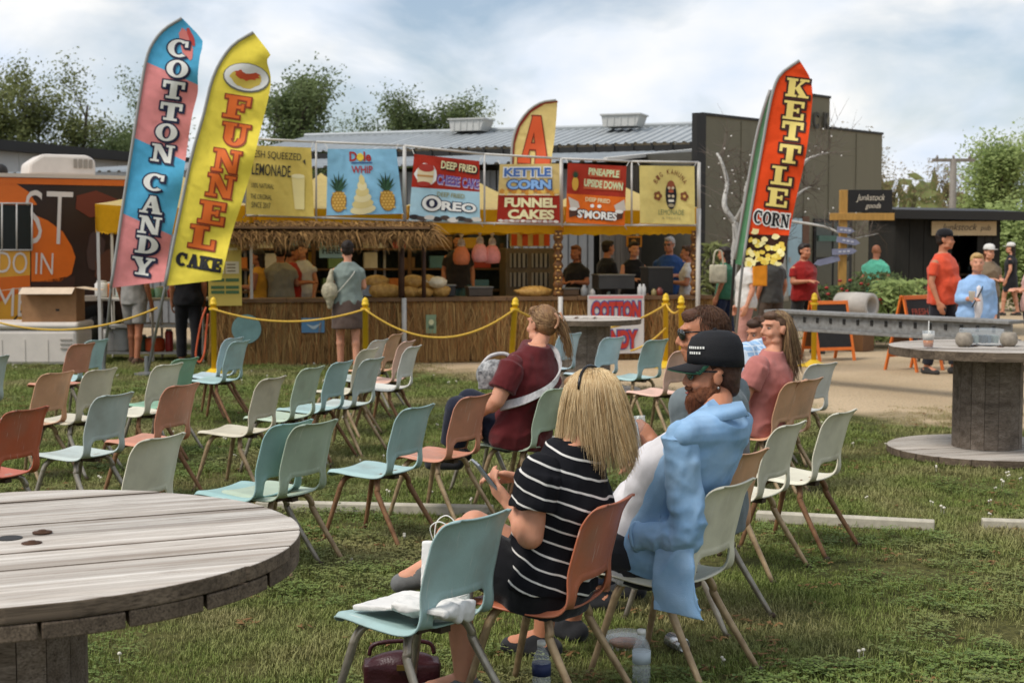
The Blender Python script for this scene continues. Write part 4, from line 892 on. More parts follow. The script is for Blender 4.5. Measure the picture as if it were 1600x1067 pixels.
sk = [(594, 457, .2, .12, 'big tan popcorn bag lying lowest beside the dark post', 0), (588, 441, .18, .1, 'tan popcorn bag on top of the pile by the woman at the counter', 1), (612, 459, .13, .1, 'tan popcorn bag against the dark post', 0),
      (645, 445, .16, .1, 'popcorn sack on top just right of the dark post', 1), (640, 457, .14, .09, 'popcorn sack lying under the first one right of the post', 0), (668, 447, .14, .1, 'popcorn sack in the middle of the row, upper', 1),
      (662, 459, .14, .08, 'popcorn sack in the middle of the row, lower', 0), (688, 457, .15, .1, 'popcorn sack at the end of the row by the black tray', 0), (683, 441, .15, .085, 'pale popcorn sack topmost on the row', 2)]
for k, (px, py, rx, rz2, lab, up) in enumerate(sk):
    c = SZ(px, CT + rz2 * .85 + (.135 if up else 0), -.14 - .05 * (k % 2)); pillow('popcorn_sack', lab, 'sack', c, (rx, .12, rz2), sackw if up == 2 else sack, r6.uniform(-.3, .3) + rz_, 'popcorn sacks on the counter')
c = SZ(835, CT + .06, -.15); pillow('popcorn_heap', 'low loose heap of popcorn bags left of the carved pole', 'sack', c, (.26, .14, .09), sack, rz_)
bagm = M('clear_bag', '#d9c9c6', var=.05, rough=.15, trans=.6, bump=.3, bscale=30)
for px, py, h, col, lab in ((721, 412, 46, '#cf7a52', 'orange cotton candy bag hanging left of the two pink ones'), (750, 408, 44, '#e59c98', 'pale pink cotton candy bag, middle of the three hanging'), (769, 410, 46, '#e08f88', 'pink cotton candy bag hanging nearest the cabinet')):
    c = ST(px, py, -.5); e = empty('cotton_candy_bag', lab, 'candy bag', c, 0, 'hanging cotton candy bags'); s_ = FOC / c.y; H = h / s_
    cm_ = M('candy_' + col, col, var=.12, scale=20, bump=.5, bscale=50, rough=.9)
    B().lathe([(.02, -.02), (.1, -.01), (.125, .06), (.12, .14), (.08, .22), (.05, .25)], 16).obj('candy_floss', cm_, e, True)
    B().lathe([(.05, .24), (.06, .28), (.045, .34), (.012, .37), (.03, .41), (.04, .43)], 12).obj('bag_neck', bagm, e, True)
    B().tube([(0, 0, .37), (0, 0, 2.0 - c.z)], .004, 4).obj('string', alu, e)
for k, (px, w_, h, col, lab) in enumerate([(913, .05, .16, '#8f8f8c', 'metal shaker on the counter beside the carved pole'), (926, .04, .1, '#b9b4aa', 'small pale cup beside the metal shaker'), (1000, .035, .17, '#e0ded8', 'white squeeze bottle right of the griddle'), (1006, .035, .17, '#d8d6d0', 'second white bottle right of the griddle'), (1031, .05, .12, '#7c3a2c', 'dark red jar on the counter below the man in blue'), (1022, .04, .1, '#9a8a5c', 'mustard jar left of the dark red jar'), (555, .1, .08, '#d9d7d0', 'white folded paper tray by the woman at the counter')]):
    c = SZ(px, CT, -.08); e = B().lathe([(w_ * .8, 0), (w_, .01), (w_, h * .7), (w_ * .5, h * .85), (w_ * .5, h)], 12).obj('counter_jar', M('jar_' + col, col, rough=.3), None, True, c); tag(e, lab, 'jar')
# back shelves with stock
r8 = random.Random(8); sh_e = empty('stock_shelf', 'wooden stock shelf along the back of the stand', 'shelf')
for z_ in (.95, 1.3, 1.62):
    a_, b_2 = SZ(345, z_, -2.75), SZ(785, z_, -2.75); B().prism([a_, b_2, b_2 - SN * .3, a_ - SN * .3], (0, 0, -.03), (0, 0, 0)).obj('shelf_board', CW, sh_e)
for px in (346, 490, 640, 784): a_ = SZ(px, 0, -2.76); B().box(a_ + V((0, 0, .85)), (.06, .06, 1.7)).obj('upright', CW, sh_e)
cols_ = ['#b5493a', '#cfc9ba', '#d0a23a', '#5f8a9c', '#7c9a6c', '#8a6a48', '#d8d4cc', '#c97a3c']; wh_ = ['lowest', 'middle', 'top']
for lv, z_ in enumerate((.95, 1.3, 1.62)):
    cl_ = list(cols_); r8.shuffle(cl_)
    for k, col in enumerate(cl_):
        px = 362 + k * 54 + r8.uniform(-10, 10); w_, h_ = r8.uniform(.2, .42), r8.uniform(.14, .27); p = SZ(px, z_, -2.9); nm = {'#b5493a': 'red', '#cfc9ba': 'cream', '#d0a23a': 'yellow', '#5f8a9c': 'blue', '#7c9a6c': 'green', '#8a6a48': 'brown', '#d8d4cc': 'white', '#c97a3c': 'orange'}[col]
        o = B().box((0, 0, h_ / 2 + .001), (w_, .2, h_)).obj('carton', M('carton_' + nm, col, var=.12, rough=.7), None, loc=p, bevel=.008); o.rotation_euler = (0, 0, rz_ + r8.uniform(-.2, .2)); tag(o, nm + ' carton on the %s shelf at the back of the stand' % wh_[lv], 'carton', 'cartons on the back shelf')
# picture hung under the canopy
pr, e = wall_sign('framed_picture', 'small orange framed picture hung under the last canopy', 'picture', 979, 369, 1003, 386, -1.6, P_('#c98a2e')); pr.rect(.12, .15, .88, .85, P_('#3a2c20'), 1); pr.ell(.45, .5, .16, .22, P_('#b98a4a'), 2); pr.done()
B().tube([pr.surf(.5, 0, -.01), pr.surf(.5, 0, -.01) + V((0, 0, .2))], .004, 4).obj('string', alu, e)

# ------------------------------------------------------------------ yellow posts and ropes
ypt = M('yellow_paint', '#d9b32a', var=.08, rough=.5, scale=5); rope_m = M('yellow_rope', '#d0a845', var=.2, scale=60, bump=.6, bscale=200, rough=.9)
posts = [(334, 18.2, .97, 0, 'yellow rope post beside the funnel cake banner'), (571, 18.1, .97, 0, 'yellow rope post in front of the woman at the counter'), (797, 17.9, .98, 4, 'leaning yellow rope post beside the seated woman in maroon'), (1040, 19.4, .98, 0, 'yellow rope post just right of the candy banner'), (1066, 18.8, .97, -1, 'yellow rope post behind the dark-haired man with sunglasses'), (1272, 19.6, .98, 0, 'yellow rope post with wide base near the sandwich boards')]
tipz = {}
for px, Y, h, ln, lab in posts:
    p = AT(px, 520, Y); p.z = 0; e = empty('rope_post', lab, 'post', p, 0, 'yellow rope posts'); e.rotation_euler = (0, R(ln), 0)
    B().lathe([(.037, .02), (.037, h - .07), (.046, h - .07), (.046, h - .04), (.037, h - .04), (.042, h - .01), (.026, h + .02), (.004, h + .035)], 14).obj('shaft', ypt, e, True)
    B().lathe([(.22, 0), (.22, .015), (.1, .05), (.05, .09)], 20).obj('base', ypt, e, True); B().lathe([(.058, h - .13), (.058, h - .1)], 14).obj('collar', ypt, e)
    tipz[px] = p + V((h * math.sin(R(ln)) * .88, -.05, h - .115))
def rope(label, a, b, sag, r=.014):
    pts_ = [a.lerp(b, t / 24) - V((0, 0, sag * 4 * (t / 24) * (1 - t / 24))) for t in range(25)]; tag(B().tube(pts_, r, 6).obj('barrier_rope', rope_m, None, True), label, 'rope', 'yellow barrier ropes')
rope('yellow rope between the banner-side post and the post before the woman', tipz[334], tipz[571], .16)
rope('long sagging yellow rope running to the leaning post', tipz[571], tipz[797], .36)
rope('yellow rope running behind the woman in maroon to the candy banner', tipz[797], tipz[1040], .3)
rope('upper short yellow rope right of the candy banner', tipz[1040], tipz[1066], .1)
a = tipz[1040] - V((0, 0, .32)); rope('low yellow rope slanting down across the candy banner', a, AT(985, 548, 19.4), .05)
rope('yellow rope from the white cool box to the banner pole', AT(-30, 496, 18.4), AT(246, 481, 18.3), .22)
# ================================================================== CHAIRS
def chair_shell():
    prof = [(.210, .366), (.208, .388), (.19, .400), (.12, .400), (.04, .392), (-.04, .386), (-.10, .385), (-.145, .393), (-.172, .415), (-.188, .45), (-.200, .50), (-.220, .58), (-.245, .67), (-.264, .735), (-.280, .762), (-.300, .768)]
    cs = [(p.x, p.y) for p in spline(prof, 8)]; acc = [0]
    for a, b in zip(cs, cs[1:]): acc.append(acc[-1] + math.hypot(b[0] - a[0], b[1] - a[1]))
    T = acc[-1]
    def at(s):
        s = max(0, min(T, s))
        for i in range(len(cs) - 1):
            if s <= acc[i + 1] + 1e-9:
                t = (s - acc[i]) / max(1e-9, acc[i + 1] - acc[i]); return cs[i][0] + (cs[i + 1][0] - cs[i][0]) * t, cs[i][1] + (cs[i + 1][1] - cs[i][1]) * t
    def hw(s):
        t = s / T; k = [(0, .198), (.2, .208), (.42, .205), (.52, .195), (.6, .186), (.72, .188), (.9, .182), (1, .172)]
        for (a, wa), (b, wb) in zip(k, k[1:]):
            if t <= b: w = wa + (wb - wa) * (t - a) / (b - a); break
        for d, r in ((s, .05), (T - s, .045)):
            if d < r: w = w - r + math.sqrt(max(0, r * r - (r - d) ** 2))
        return w
    NU, NV = 34, 64; hx, s0, s1, hr = .128, .405, .505, .036     # lumbar opening in (across, along) metres
    def inside(a, s, g=0.):
        dx = max(abs(a) - (hx - hr), 0); dy = max(abs(s - (s0 + s1) / 2) - ((s1 - s0) / 2 - hr), 0); return math.hypot(dx, dy) - hr
    def snap(a, s):
        cx = max(-(hx - hr), min(hx - hr, a)); cy = max(s0 + hr, min(s1 - hr, s)); d = V((a - cx, s - cy))
        if d.length < 1e-6: return a, s
        d = d.normalized() * hr; return cx + d.x, cy + d.y
    g = {}; bm = bmesh.new(); co = {}
    for j in range(NV + 1):
        s = T * (.5 - .5 * math.cos(math.pi * j / NV)) * .15 + T * j / NV * .85
        for i in range(NU + 1): u = -1 + 2 * i / NU; u = u * (1.12 - .12 * u * u); co[i, j] = (hw(s) * u, s)
    keep = [(i, j) for j in range(NV) for i in range(NU) if inside(sum(co[i + a, j + b][0] for a in (0, 1) for b in (0, 1)) / 4, sum(co[i + a, j + b][1] for a in (0, 1) for b in (0, 1)) / 4) > 0]
    ks = set(keep); rim = {(i + a, j + b) for j in range(NV) for i in range(NU) if (i, j) not in ks for a in (0, 1) for b in (0, 1)}
    def place(i, j):
        a, s = co[i, j]
        if (i, j) in rim: a, s = snap(a, s)
        y, z = at(s); y2, z2 = at(s + .004); y1, z1 = at(s - .004); t = V((0, y2 - y1, z2 - z1)).normalized(); n = V((0, t.z, -t.y))      # towards the sitter
        if n.z < -.2: n = -n
        w = max(hw(s), .05); u = a / w; f = s / T; bk = sstep(.5, .68, f)
        dish = (.016 * (1 - bk) + .034 * bk * (1 - .7 * sstep(.86, 1, f))) * u * u; curl = -(.016 - .009 * bk) * sstep(.84, 1.0, abs(u)) ; 
        rimlift = .010 * sstep(.018, 0, abs(inside(a, s))) * -1
        return V((a, y, z)) + n * (dish + curl + rimlift)
    vs = {}
    for i, j in keep:
        for a, b in ((0, 0), (1, 0), (1, 1), (0, 1)):
            if (i + a, j + b) not in vs: vs[i + a, j + b] = bm.verts.new(place(i + a, j + b))
    for i, j in keep: bm.faces.new([vs[i, j], vs[i + 1, j], vs[i + 1, j + 1], vs[i, j + 1]])
    bmesh.ops.remove_doubles(bm, verts=bm.verts, dist=.0004); bmesh.ops.recalc_face_normals(bm, faces=bm.faces); bmesh.ops.solidify(bm, geom=bm.faces[:], thickness=.0065)
    me = bpy.data.meshes.new('shell'); bm.to_mesh(me); bm.free(); me.polygons.foreach_set('use_smooth', [True] * len(me.polygons)); return me
SHELL = chair_shell()
LEGS = {}
for f in (1, -1):
    for s in (1, -1):
        y0 = .10 if f > 0 else -.07; y1 = .225 if f > 0 else -.285
        P = spline([(s * .05, y0 - f * .01, .372), (s * .105, y0 + f * .008, .372), (s * .145, y0 + f * .022, .356), (s * .165, y0 + f * .036, .318), (s * .172, y0 + f * .05, .27), (s * .215, y1, .0)], 5)
        LEGS[f, s] = B().tube(P, [.0158] * (len(P) - 6) + [.0158 - .001 * k for k in range(6)], 10).mesh('leg', True)
FRAME = B().box((0, .015, .374), (.22, .24, .016)).box((0, .02, .364), (.05, .30, .02)).mesh('seat_bracket')
GLIDE = B().lathe([(.013, .0), (.016, .004), (.016, .014), (.011, .02)], 10).mesh('glide', True)
TUBES = [M('tube_bronze', '#b59c78', var=.22, scale=14, rough=.4, metal=.3, bump=.05, rnd=.1, col2='#7d664c'), M('tube_steel', '#aaa291', var=.2, scale=14, rough=.32, metal=.5, bump=.05, rnd=.1, col2='#7a7064'), M('tube_rusty', '#8c6848', var=.3, scale=18, rough=.6, metal=.2, bump=.2, rnd=.1, col2='#6a4830')]
brak = M('chair_bracket', '#4a3c30', var=.3, rough=.7, metal=.2)
def plastic(name, h):
    m = M('shell_' + name, h, rough=.45, var=.13, scale=4.5, bump=.12, bscale=160, spec=.4, rnd=.06, detail=10); t = m.node_tree; b = t.nodes['Principled BSDF']; src = b.inputs['Base Color'].links[0].from_socket; tc = N(t, 'ShaderNodeTexCoord'); oi = N(t, 'ShaderNodeObjectInfo'); ad = N(t, 'ShaderNodeVectorMath', operation='ADD'); mu = N(t, 'ShaderNodeMath', operation='MULTIPLY'); mu.inputs[1].default_value = 30; t.links.new(oi.outputs['Random'], mu.inputs[0]); t.links.new(tc.outputs['Object'], ad.inputs[0]); t.links.new(mu.outputs[0], ad.inputs[1])
    dirt = noise_ramp(t, ad.outputs[0], 5, .52, .78, 9); c1 = mixc(t, dirt, src, '#7d7261'); c1 = mixc(t, .45, src, c1); mp = N(t, 'ShaderNodeMapping'); mp.inputs['Scale'].default_value = (90, 5, 5); mp.inputs['Rotation'].default_value = (.2, .3, .5); t.links.new(ad.outputs[0], mp.inputs[0]); scr = noise_ramp(t, mp.outputs[0], 1.4, .66, .72, 2); c2 = mixc(t, scr, c1, '#d8d4ca'); c1 = mixc(t, .4, c1, c2); t.links.new(c1, b.inputs['Base Color']); return m
SH = {'aqua': plastic('aqua', '#9fbab7'), 'teal': plastic('teal', '#8fb0ac'), 'orange': plastic('orange', '#b06649'), 'red': plastic('red', '#b35c40'), 'tan': plastic('tan', '#c99a78'), 'coral': plastic('coral', '#c4866b'), 'cream': plastic('cream', '#d3ceb8'),
      'beige': plastic('beige', '#c7bfa8'), 'sage': plastic('sage', '#a9b8a2'), 'grey': plastic('grey', '#b3bdb6'), 'green': plastic('green', '#7fa88c'), 'white': plastic('white', '#dcdad0'), 'pink': plastic('pink', '#d9b09c'), 'blue': plastic('blue', '#b0c3c8')}
CHAIR = {}
def chair(px, py, col, a, label, key=None, name='shell_chair', sink=0.):
    th = R(90 - a); top = G(px, py, .768); off = MX.Rotation(th, 3, 'Z') @ V((0, -.285, 0)); loc = top - off; loc.z = 0
    e = empty(name, label, 'chair', loc, th, 'moulded shell chairs on the lawn')
    tube_m = TUBES[int(px * 7 + py) % 3]; link('shell', SHELL, SH[col], e); link('seat_bracket', FRAME, brak, e)
    for k_, me in LEGS.items():
        l = link('leg', me, tube_m, e); end = (k_[1] * .215, .225 if k_[0] > 0 else -.285, 0); link('glide', GLIDE, brak, l, MX.Translation(end))
    if key: CHAIR[key] = (loc, th)
    return e
for args in [
 (-8, 557, 'grey', 24, 'pale grey chair cut by the frame edge near the white cool box'),
 (46, 639, 'red', 22, 'brick orange chair beside the big round table, cut by the frame edge'),
 (93, 582, 'tan', 22, 'tan chair directly behind the brick orange one'),
 (162, 577, 'beige', 21, 'beige chair between the tan chair and the grey-green one'),
 (132, 537, 'coral', 20, 'coral chair in the far row beside the cool box'),
 (154, 531, 'aqua', 19, 'mint chair tight behind the far coral chair'),
 (183, 616, 'grey', 23, 'grey-green chair with its seat over the grass'),
 (267, 569, 'cream', 22, 'cream chair standing in front of the green one'),
 (293, 560, 'green', 21, 'dark mint green chair behind the cream one, under the yellow post'),
 (289, 601, 'coral', 23, 'coral chair with pinkish seat between the grey-green and green chairs'),
 (257, 682, 'cream', 24, 'cream chair whose back rises over the edge of the big round table'),
 (368, 528, 'blue', 18, 'pale blue chair right of the yellow post by the menu board'),
 (378, 533, 'aqua', 18, 'aqua chair tucked close behind the pale blue one'),
 (430, 590, 'beige', 19, 'warm grey chair standing free on the lawn in front of the rope'),
 (492, 574, 'sage', 20, 'sage chair between the warm grey chair and the light blue one'),
 (538, 565, 'aqua', 20, 'light blue chair under the yellow post before the woman at the counter'),
 (586, 560, 'grey', 22, 'grey-mint chair in front of the yellow post'),
 (596, 531, 'grey', 20, 'small grey chair farthest back by the counter'),
 (580, 545, 'beige', 20, 'dull beige chair half hidden behind the yellow post'),
 (622, 522, 'tan', 16, 'tan chair nearest the reed counter, in front of the white pipe'),
 (640, 533, 'pink', 17, 'pinkish chair just in front of the tan one by the counter'),
 (649, 541, 'white', 17, 'white chair at the end of the far cluster by the counter'),
 (460, 660, 'teal', 28, 'teal chair with a rounded opening, standing against the round table'),
 (498, 660, 'sage', 30, 'sage chair right behind the teal one, seen through its opening'),
 (657, 635, 'aqua', 27, 'aqua chair alone in the middle of the lawn with its whole seat in view'),
 (747, 618, 'coral', 30, 'terracotta chair in front of the woman in maroon'),
 (831, 592, 'tan', 28, 'tan chair behind the seated woman in maroon'),
 (928, 604, 'cream', 30, 'cream chair mostly hidden by the blonde hair'),
 (961, 527, 'blue', 40, 'pale blue chair standing before the wooden spool'),
 (1029, 531, 'aqua', 42, 'pale mint chair right of the pale blue one, before the candy banner'),
 (1072, 548, 'pink', 40, 'pinkish chair half hidden behind the man with sunglasses'),
 (894, 521, 'blue', 40, 'light blue chair seen only by its top beside the wooden spool'),
 (1289, 568, 'white', 48, 'white chair with broad back standing beyond the woman in pink'),
 (1271, 592, 'tan', 36, 'pinkish tan chair between the woman in pink and the white chair'),
 (1240, 662, 'cream', 35, 'cream chair directly behind the man in denim'),
 (1321, 643, 'cream', 36, 'cream chair at the end of the row over the open grass')]: chair(*args)
chair(876, 606, 'sage', 30, 'sage chair the woman in maroon sits on', 'maroon')
chair(1247, 595, 'tan', 33, 'tan chair under the woman in the pink shirt', 'pink')
chair(1232, 572, 'beige', 34, 'beige chair under the person in blue plaid', 'plaid')
chair(1150, 755, 'cream', 36, 'cream chair the bearded man in denim sits on', 'denim')
chair(1176, 706, 'tan', 36, 'brown-legged tan chair under the man with sunglasses', 'shades')
chair(964, 782, 'orange', 27, 'burnt orange chair the blonde woman sits on', 'blonde')
chair(752, 806, 'aqua', 38, 'big aqua chair with white paper bags on its seat', 'bags')

# ================================================================== WOODEN SPOOLS
def wood(name, a, b, c, sc=3.0):
    m = bpy.data.materials.new(name); m.use_nodes = True; t = m.node_tree; bs = t.nodes['Principled BSDF']; tc = N(t, 'ShaderNodeTexCoord'); oi = N(t, 'ShaderNodeObjectInfo')
    mp = N(t, 'ShaderNodeMapping'); mp.inputs['Scale'].default_value = (.5, 9, 9); t.links.new(tc.outputs['Object'], mp.inputs[0])
    ad = N(t, 'ShaderNodeVectorMath', operation='ADD'); t.links.new(mp.outputs[0], ad.inputs[0]); mu = N(t, 'ShaderNodeMath', operation='MULTIPLY'); t.links.new(oi.outputs['Random'], mu.inputs[0]); mu.inputs[1].default_value = 40; t.links.new(mu.outputs[0], ad.inputs[1])
    v = ad.outputs[0]; col = mixc(t, noise_ramp(t, v, sc, .35, .66, 8), a, b); col = mixc(t, noise_ramp(t, v, sc * 4.5, .56, .74, 6), col, c)
    mp2 = N(t, 'ShaderNodeMapping'); mp2.inputs['Scale'].default_value = (.35, 60, 60); t.links.new(tc.outputs['Object'], mp2.inputs[0]); f = noise_ramp(t, mp2.outputs[0], 3, .4, .62, 3); col2 = mixc(t, f, col, c); col = mixc(t, .5, col, col2)
    blot = noise_ramp(t, mp.outputs[0], 1.1, .5, .7, 7); col3 = mixc(t, blot, col, c); col = mixc(t, .55, col, col3)
    hs = N(t, 'ShaderNodeHueSaturation'); mr = N(t, 'ShaderNodeMapRange'); mr.inputs[3].default_value = .84; mr.inputs[4].default_value = 1.14; t.links.new(oi.outputs['Random'], mr.inputs[0]); t.links.new(mr.outputs[0], hs.inputs['Value']); t.links.new(col, hs.inputs['Color'])
    t.links.new(hs.outputs[0], bs.inputs['Base Color']); bs.inputs['Roughness'].default_value = .85; bs.inputs['Specular IOR Level'].default_value = .2
    bp = N(t, 'ShaderNodeBump'); bp.inputs['Strength'].default_value = .5; bp.inputs['Distance'].default_value = .004; n = N(t, 'ShaderNodeTexNoise'); n.inputs['Scale'].default_value = 3; n.inputs['Detail'].default_value = 8; t.links.new(mp2.outputs[0], n.inputs['Vector']); t.links.new(n.outputs[0], bp.inputs['Height']); t.links.new(bp.outputs[0], bs.inputs['Normal']); return m
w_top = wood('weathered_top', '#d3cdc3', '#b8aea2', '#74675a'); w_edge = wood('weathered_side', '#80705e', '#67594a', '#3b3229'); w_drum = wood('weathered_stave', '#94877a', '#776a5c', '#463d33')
rust = M('rust', '#4f3626', var=.35, scale=20, rough=.9, bump=.4)
def disc_planks(e, Rd, z0, z1, nb, ang, mat, rnd, name='plank', hole=.04, gap=.009):
    m = MX.Rotation(ang, 4, 'Z'); w = 2 * Rd / nb
    for k in range(nb):
        ya, yb = -Rd + k * w + gap / 2, -Rd + (k + 1) * w - gap / 2; rr_ = Rd * (1 + rnd.uniform(-.002, .001)); lo, hi = [], []
        n = 14; P = []
        for i in range(n + 1): y = ya + (yb - ya) * i / n; x = math.sqrt(max(0, rr_ * rr_ - y * y)); P.append((x, y))
        for i in range(n + 1): y = yb + (ya - yb) * i / n; x = -math.sqrt(max(0, rr_ * rr_ - y * y)); P.append((x, y))
        if len(P) < 4: continue
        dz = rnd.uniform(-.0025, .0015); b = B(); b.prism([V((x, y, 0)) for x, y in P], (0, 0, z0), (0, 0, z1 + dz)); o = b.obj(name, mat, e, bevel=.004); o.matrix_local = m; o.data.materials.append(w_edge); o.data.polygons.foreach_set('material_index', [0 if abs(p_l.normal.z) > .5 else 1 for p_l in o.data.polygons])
def spool(label, loc, Rd, H, ang, Rdrum, th, nb, seed, double=False, nst=16, name='cable_spool'):
    rnd = random.Random(seed); e = empty(name, label, 'spool table', loc, 0)
    if double: disc_planks(e, Rd, H - th / 2 + .001, H, nb, ang, w_top, rnd); disc_planks(e, Rd * .997, H - th, H - th / 2 - .001, nb, ang + R(90), w_edge, rnd, 'under_plank')
    else: disc_planks(e, Rd, H - th, H, nb, ang, w_top, rnd)
    disc_planks(e, Rd, .012, th, nb, ang + .4, w_top, rnd, 'base_plank')
    for k in range(nst):
        a0, a1 = 2 * math.pi * k / nst + .006, 2 * math.pi * (k + 1) / nst - .006; rr_ = Rdrum * (1 + rnd.uniform(-.008, .008)); P = [V((rr_ * math.cos(a0), rr_ * math.sin(a0), 0)), V((rr_ * math.cos(a1), rr_ * math.sin(a1), 0)), V(((rr_ - .03) * math.cos(a1), (rr_ - .03) * math.sin(a1), 0)), V(((rr_ - .03) * math.cos(a0), (rr_ - .03) * math.sin(a0), 0))]
        o = B().prism(P, (0, 0, th + .002), (0, 0, H - th - .002)).obj('stave', w_drum, e); 
        bm_ = MX.Rotation(R(90), 4, 'Y')
    B().lathe([(0, H - .002), (.035, H - .002), (.035, H + .003), (.0, H + .003)], 18).obj('centre_hole', P_('#191511'), e)
    for k in range(4):
        a = ang + .5 + k * math.pi / 2; b = B().lathe([(.0, 0), (.027, 0), (.027, .003), (.012, .004), (.01, .008), (.0, .008)], 16, (Rdrum * .52 * math.cos(a), Rdrum * .52 * math.sin(a), H)).obj('bolt_washer', rust, e, True)
    return e
spool('big weathered cable spool table filling the lower corner of the view', (-1.38, 3.86, 0), .79, .85, R(24), .2, .082, 8, 1, True)
p = G(1541, 711); spool('weathered cable spool table with a drink on it', (p.x, p.y, 0), .765, .868, R(-8), .265, .07, 8, 2)
p = AT(915, 497, 15.9); spool('dark weathered cable spool standing before the candy banner', (p.x, p.y, 0), .62, p.z, R(10), .28, .06, 7, 3)
SPR = G(1541, 711)

# ================================================================== FOOD TRUCK
TP = plane((-9.2, 20.9), (-5.6, 22.8)); tr = empty('food_truck', 'orange and dark brown food truck with bold lettering behind the canopy', 'food truck')
def tq(xa, ya, xb, yb, off=0.):
    p = [TP(xa, yb, off), TP(xb, yb, off), TP(xb, ya, off), TP(xa, ya, off)]; p[1].z = p[0].z; p[2].x, p[2].y = p[1].x, p[1].y; p[3].x, p[3].y = p[0].x, p[0].y; p[2].z = p[3].z; return p
body = P_('#3a2a24'); tor = M('truck_orange', '#d96a1e', rough=.35, var=.05, bump=0); tyl = M('truck_amber', '#e0a23a', rough=.35, var=.05, bump=0)
z_b, z_t = .45, TP(100, 279).z; pa, pb = TP(-160, 400), TP(205, 400); pa.z = pb.z = 0
B().prism([pa, pb, pb - TP.n * 2.2, pa - TP.n * 2.2], (0, 0, z_b), (0, 0, z_t)).obj('body', M('truck_body', '#33241f', rough=.3, var=.05, bump=0), tr, bevel=.05)
B().prism([pa + TP.n * .04, pb + TP.n * .04, pb - TP.n * 2.24, pa - TP.n * 2.24], (0, 0, z_t + .002), (0, 0, z_t + .06)).obj('roof_rim', P_('#c9b9a8'), tr)
B().prism([pa + TP.n * .02, pb + TP.n * .02, pb + TP.n * .005, pa + TP.n * .005], (0, 0, z_t - .1), (0, 0, z_t - .005)).obj('roof_band', tor, tr)
def ts(u, v, l): return TP(u, v, .006 + l)
pr = Print(ts, tr, False)
pr.poly([(-100, 292), (-40, 286), (20, 284), (45, 300), (58, 320), (40, 322), (-100, 322)], tor, 1)
pr.poly([(52, 335), (75, 345), (98, 362), (112, 385), (118, 402), (112, 428), (95, 440), (49, 440), (49, 335)], tor, 1)
pr.poly([(-100, 392), (47, 392), (47, 470), (20, 500), (-100, 505)], tyl, 1); pr.poly([(-100, 440), (20, 432), (47, 430), (47, 450), (-20, 480), (-100, 520)], tor, 2)
pr.poly([(20, 505), (47, 470), (47, 512), (20, 520)], tyl, 1); pr.poly([(49, 442), (118, 430), (110, 512), (49, 512)], P_('#3d241b'), 1)
pr.poly([(120, 306), (150, 298), (185, 312), (185, 335), (140, 340), (118, 326)], P_('#6d2f18'), 1)
pt = P_('#d8ccc0')
pr.text('ST', 76, 340, 74, 84, pt, 2, -.012, lay=3); pr.text('DO IN', 40, 411, 86, 34, pt, 2, -.005, lay=4); pr.text('ME', 20, 472, 50, 44, pt, 2, -.005, lay=4)
pr.ell(150, 392, 14, 34, P_('#4a3630'), 2, 0, 16, .15, 4); pr.ell(166, 420, 20, 30, P_('#5a3626'), 2.2, 0, 16, .2, 7); pr.done()
wn = empty('window', None, None); wn.parent = tr
for xa, xb in ((-60, 2), (4, 25), (27, 49)): p = tq(xa, 320, xb, 390, .03); B().prism(p, (0, 0, 0), -TP.n * .02).obj('pane', M('truck_glass', '#1c2220', rough=.25, var=.1, bump=0, spec=.25), wn)
for p0, p1 in (((-62, 318), (50, 318)), ((-62, 391), (50, 391)), ((50, 318), (50, 391)), ((26, 318), (26, 391)), ((3, 318), (3, 391))): B().tube([TP(*p0, .035), TP(*p1, .035)], .013, 6).obj('frame', P_('#c9c4bc'), wn, True)
for x_ in (-60, 150):
    w = B().lathe([(.2, -.1), (.36, -.1), (.38, -.06), (.38, .06), (.36, .1), (.2, .1)], 24); c = TP(x_, 500, -.1); c.z = .38; o = w.obj('wheel', M('tyre', '#1b1b1b', rough=.9), tr, True, c); o.rotation_euler = (R(90), 0, math.atan2(TP.d.y, TP.d.x)); B().lathe([(0, .1), (.19, .1), (.2, .06), (.0, .05)], 18).obj('rim', steel, o, True)
p = tq(108, 462, 190, 470, .04); B().prism(p, (0, 0, 0), TP.n * .25).obj('fold_down_shelf', P_('#b5aaa0'), tr)
c = TP(90, 262, -.9); ac = empty('roof_air_unit', 'white rounded air conditioner on the food truck roof', 'air conditioner', V((c.x, c.y, z_t + .06)), math.atan2(TP.d.y, TP.d.x)); wpl = M('white_plastic', '#cfc6bb', rough=.45, var=.06)
B().prism([V((-.52, -.4, 0)), V((.52, -.4, 0)), V((.52, -.4, .26)), (V((.4, -.4, .34))), V((-.3, -.4, .34)), V((-.5, -.4, .2))], (0, 0, 0), (0, .8, 0)).obj('housing', wpl, ac, bevel=.05)
for k in range(4): B().box((.2 + k * .08, -.41, .2), (.05, .02, .14)).obj('grille', P_('#8d857a'), ac)
c = TP(0, 255, -1.2); B().ell((0, 0, 0), (.12, .12, .12)).obj('roof_lamp', trim_k, tr, True, V((c.x, c.y, z_t + .15)))

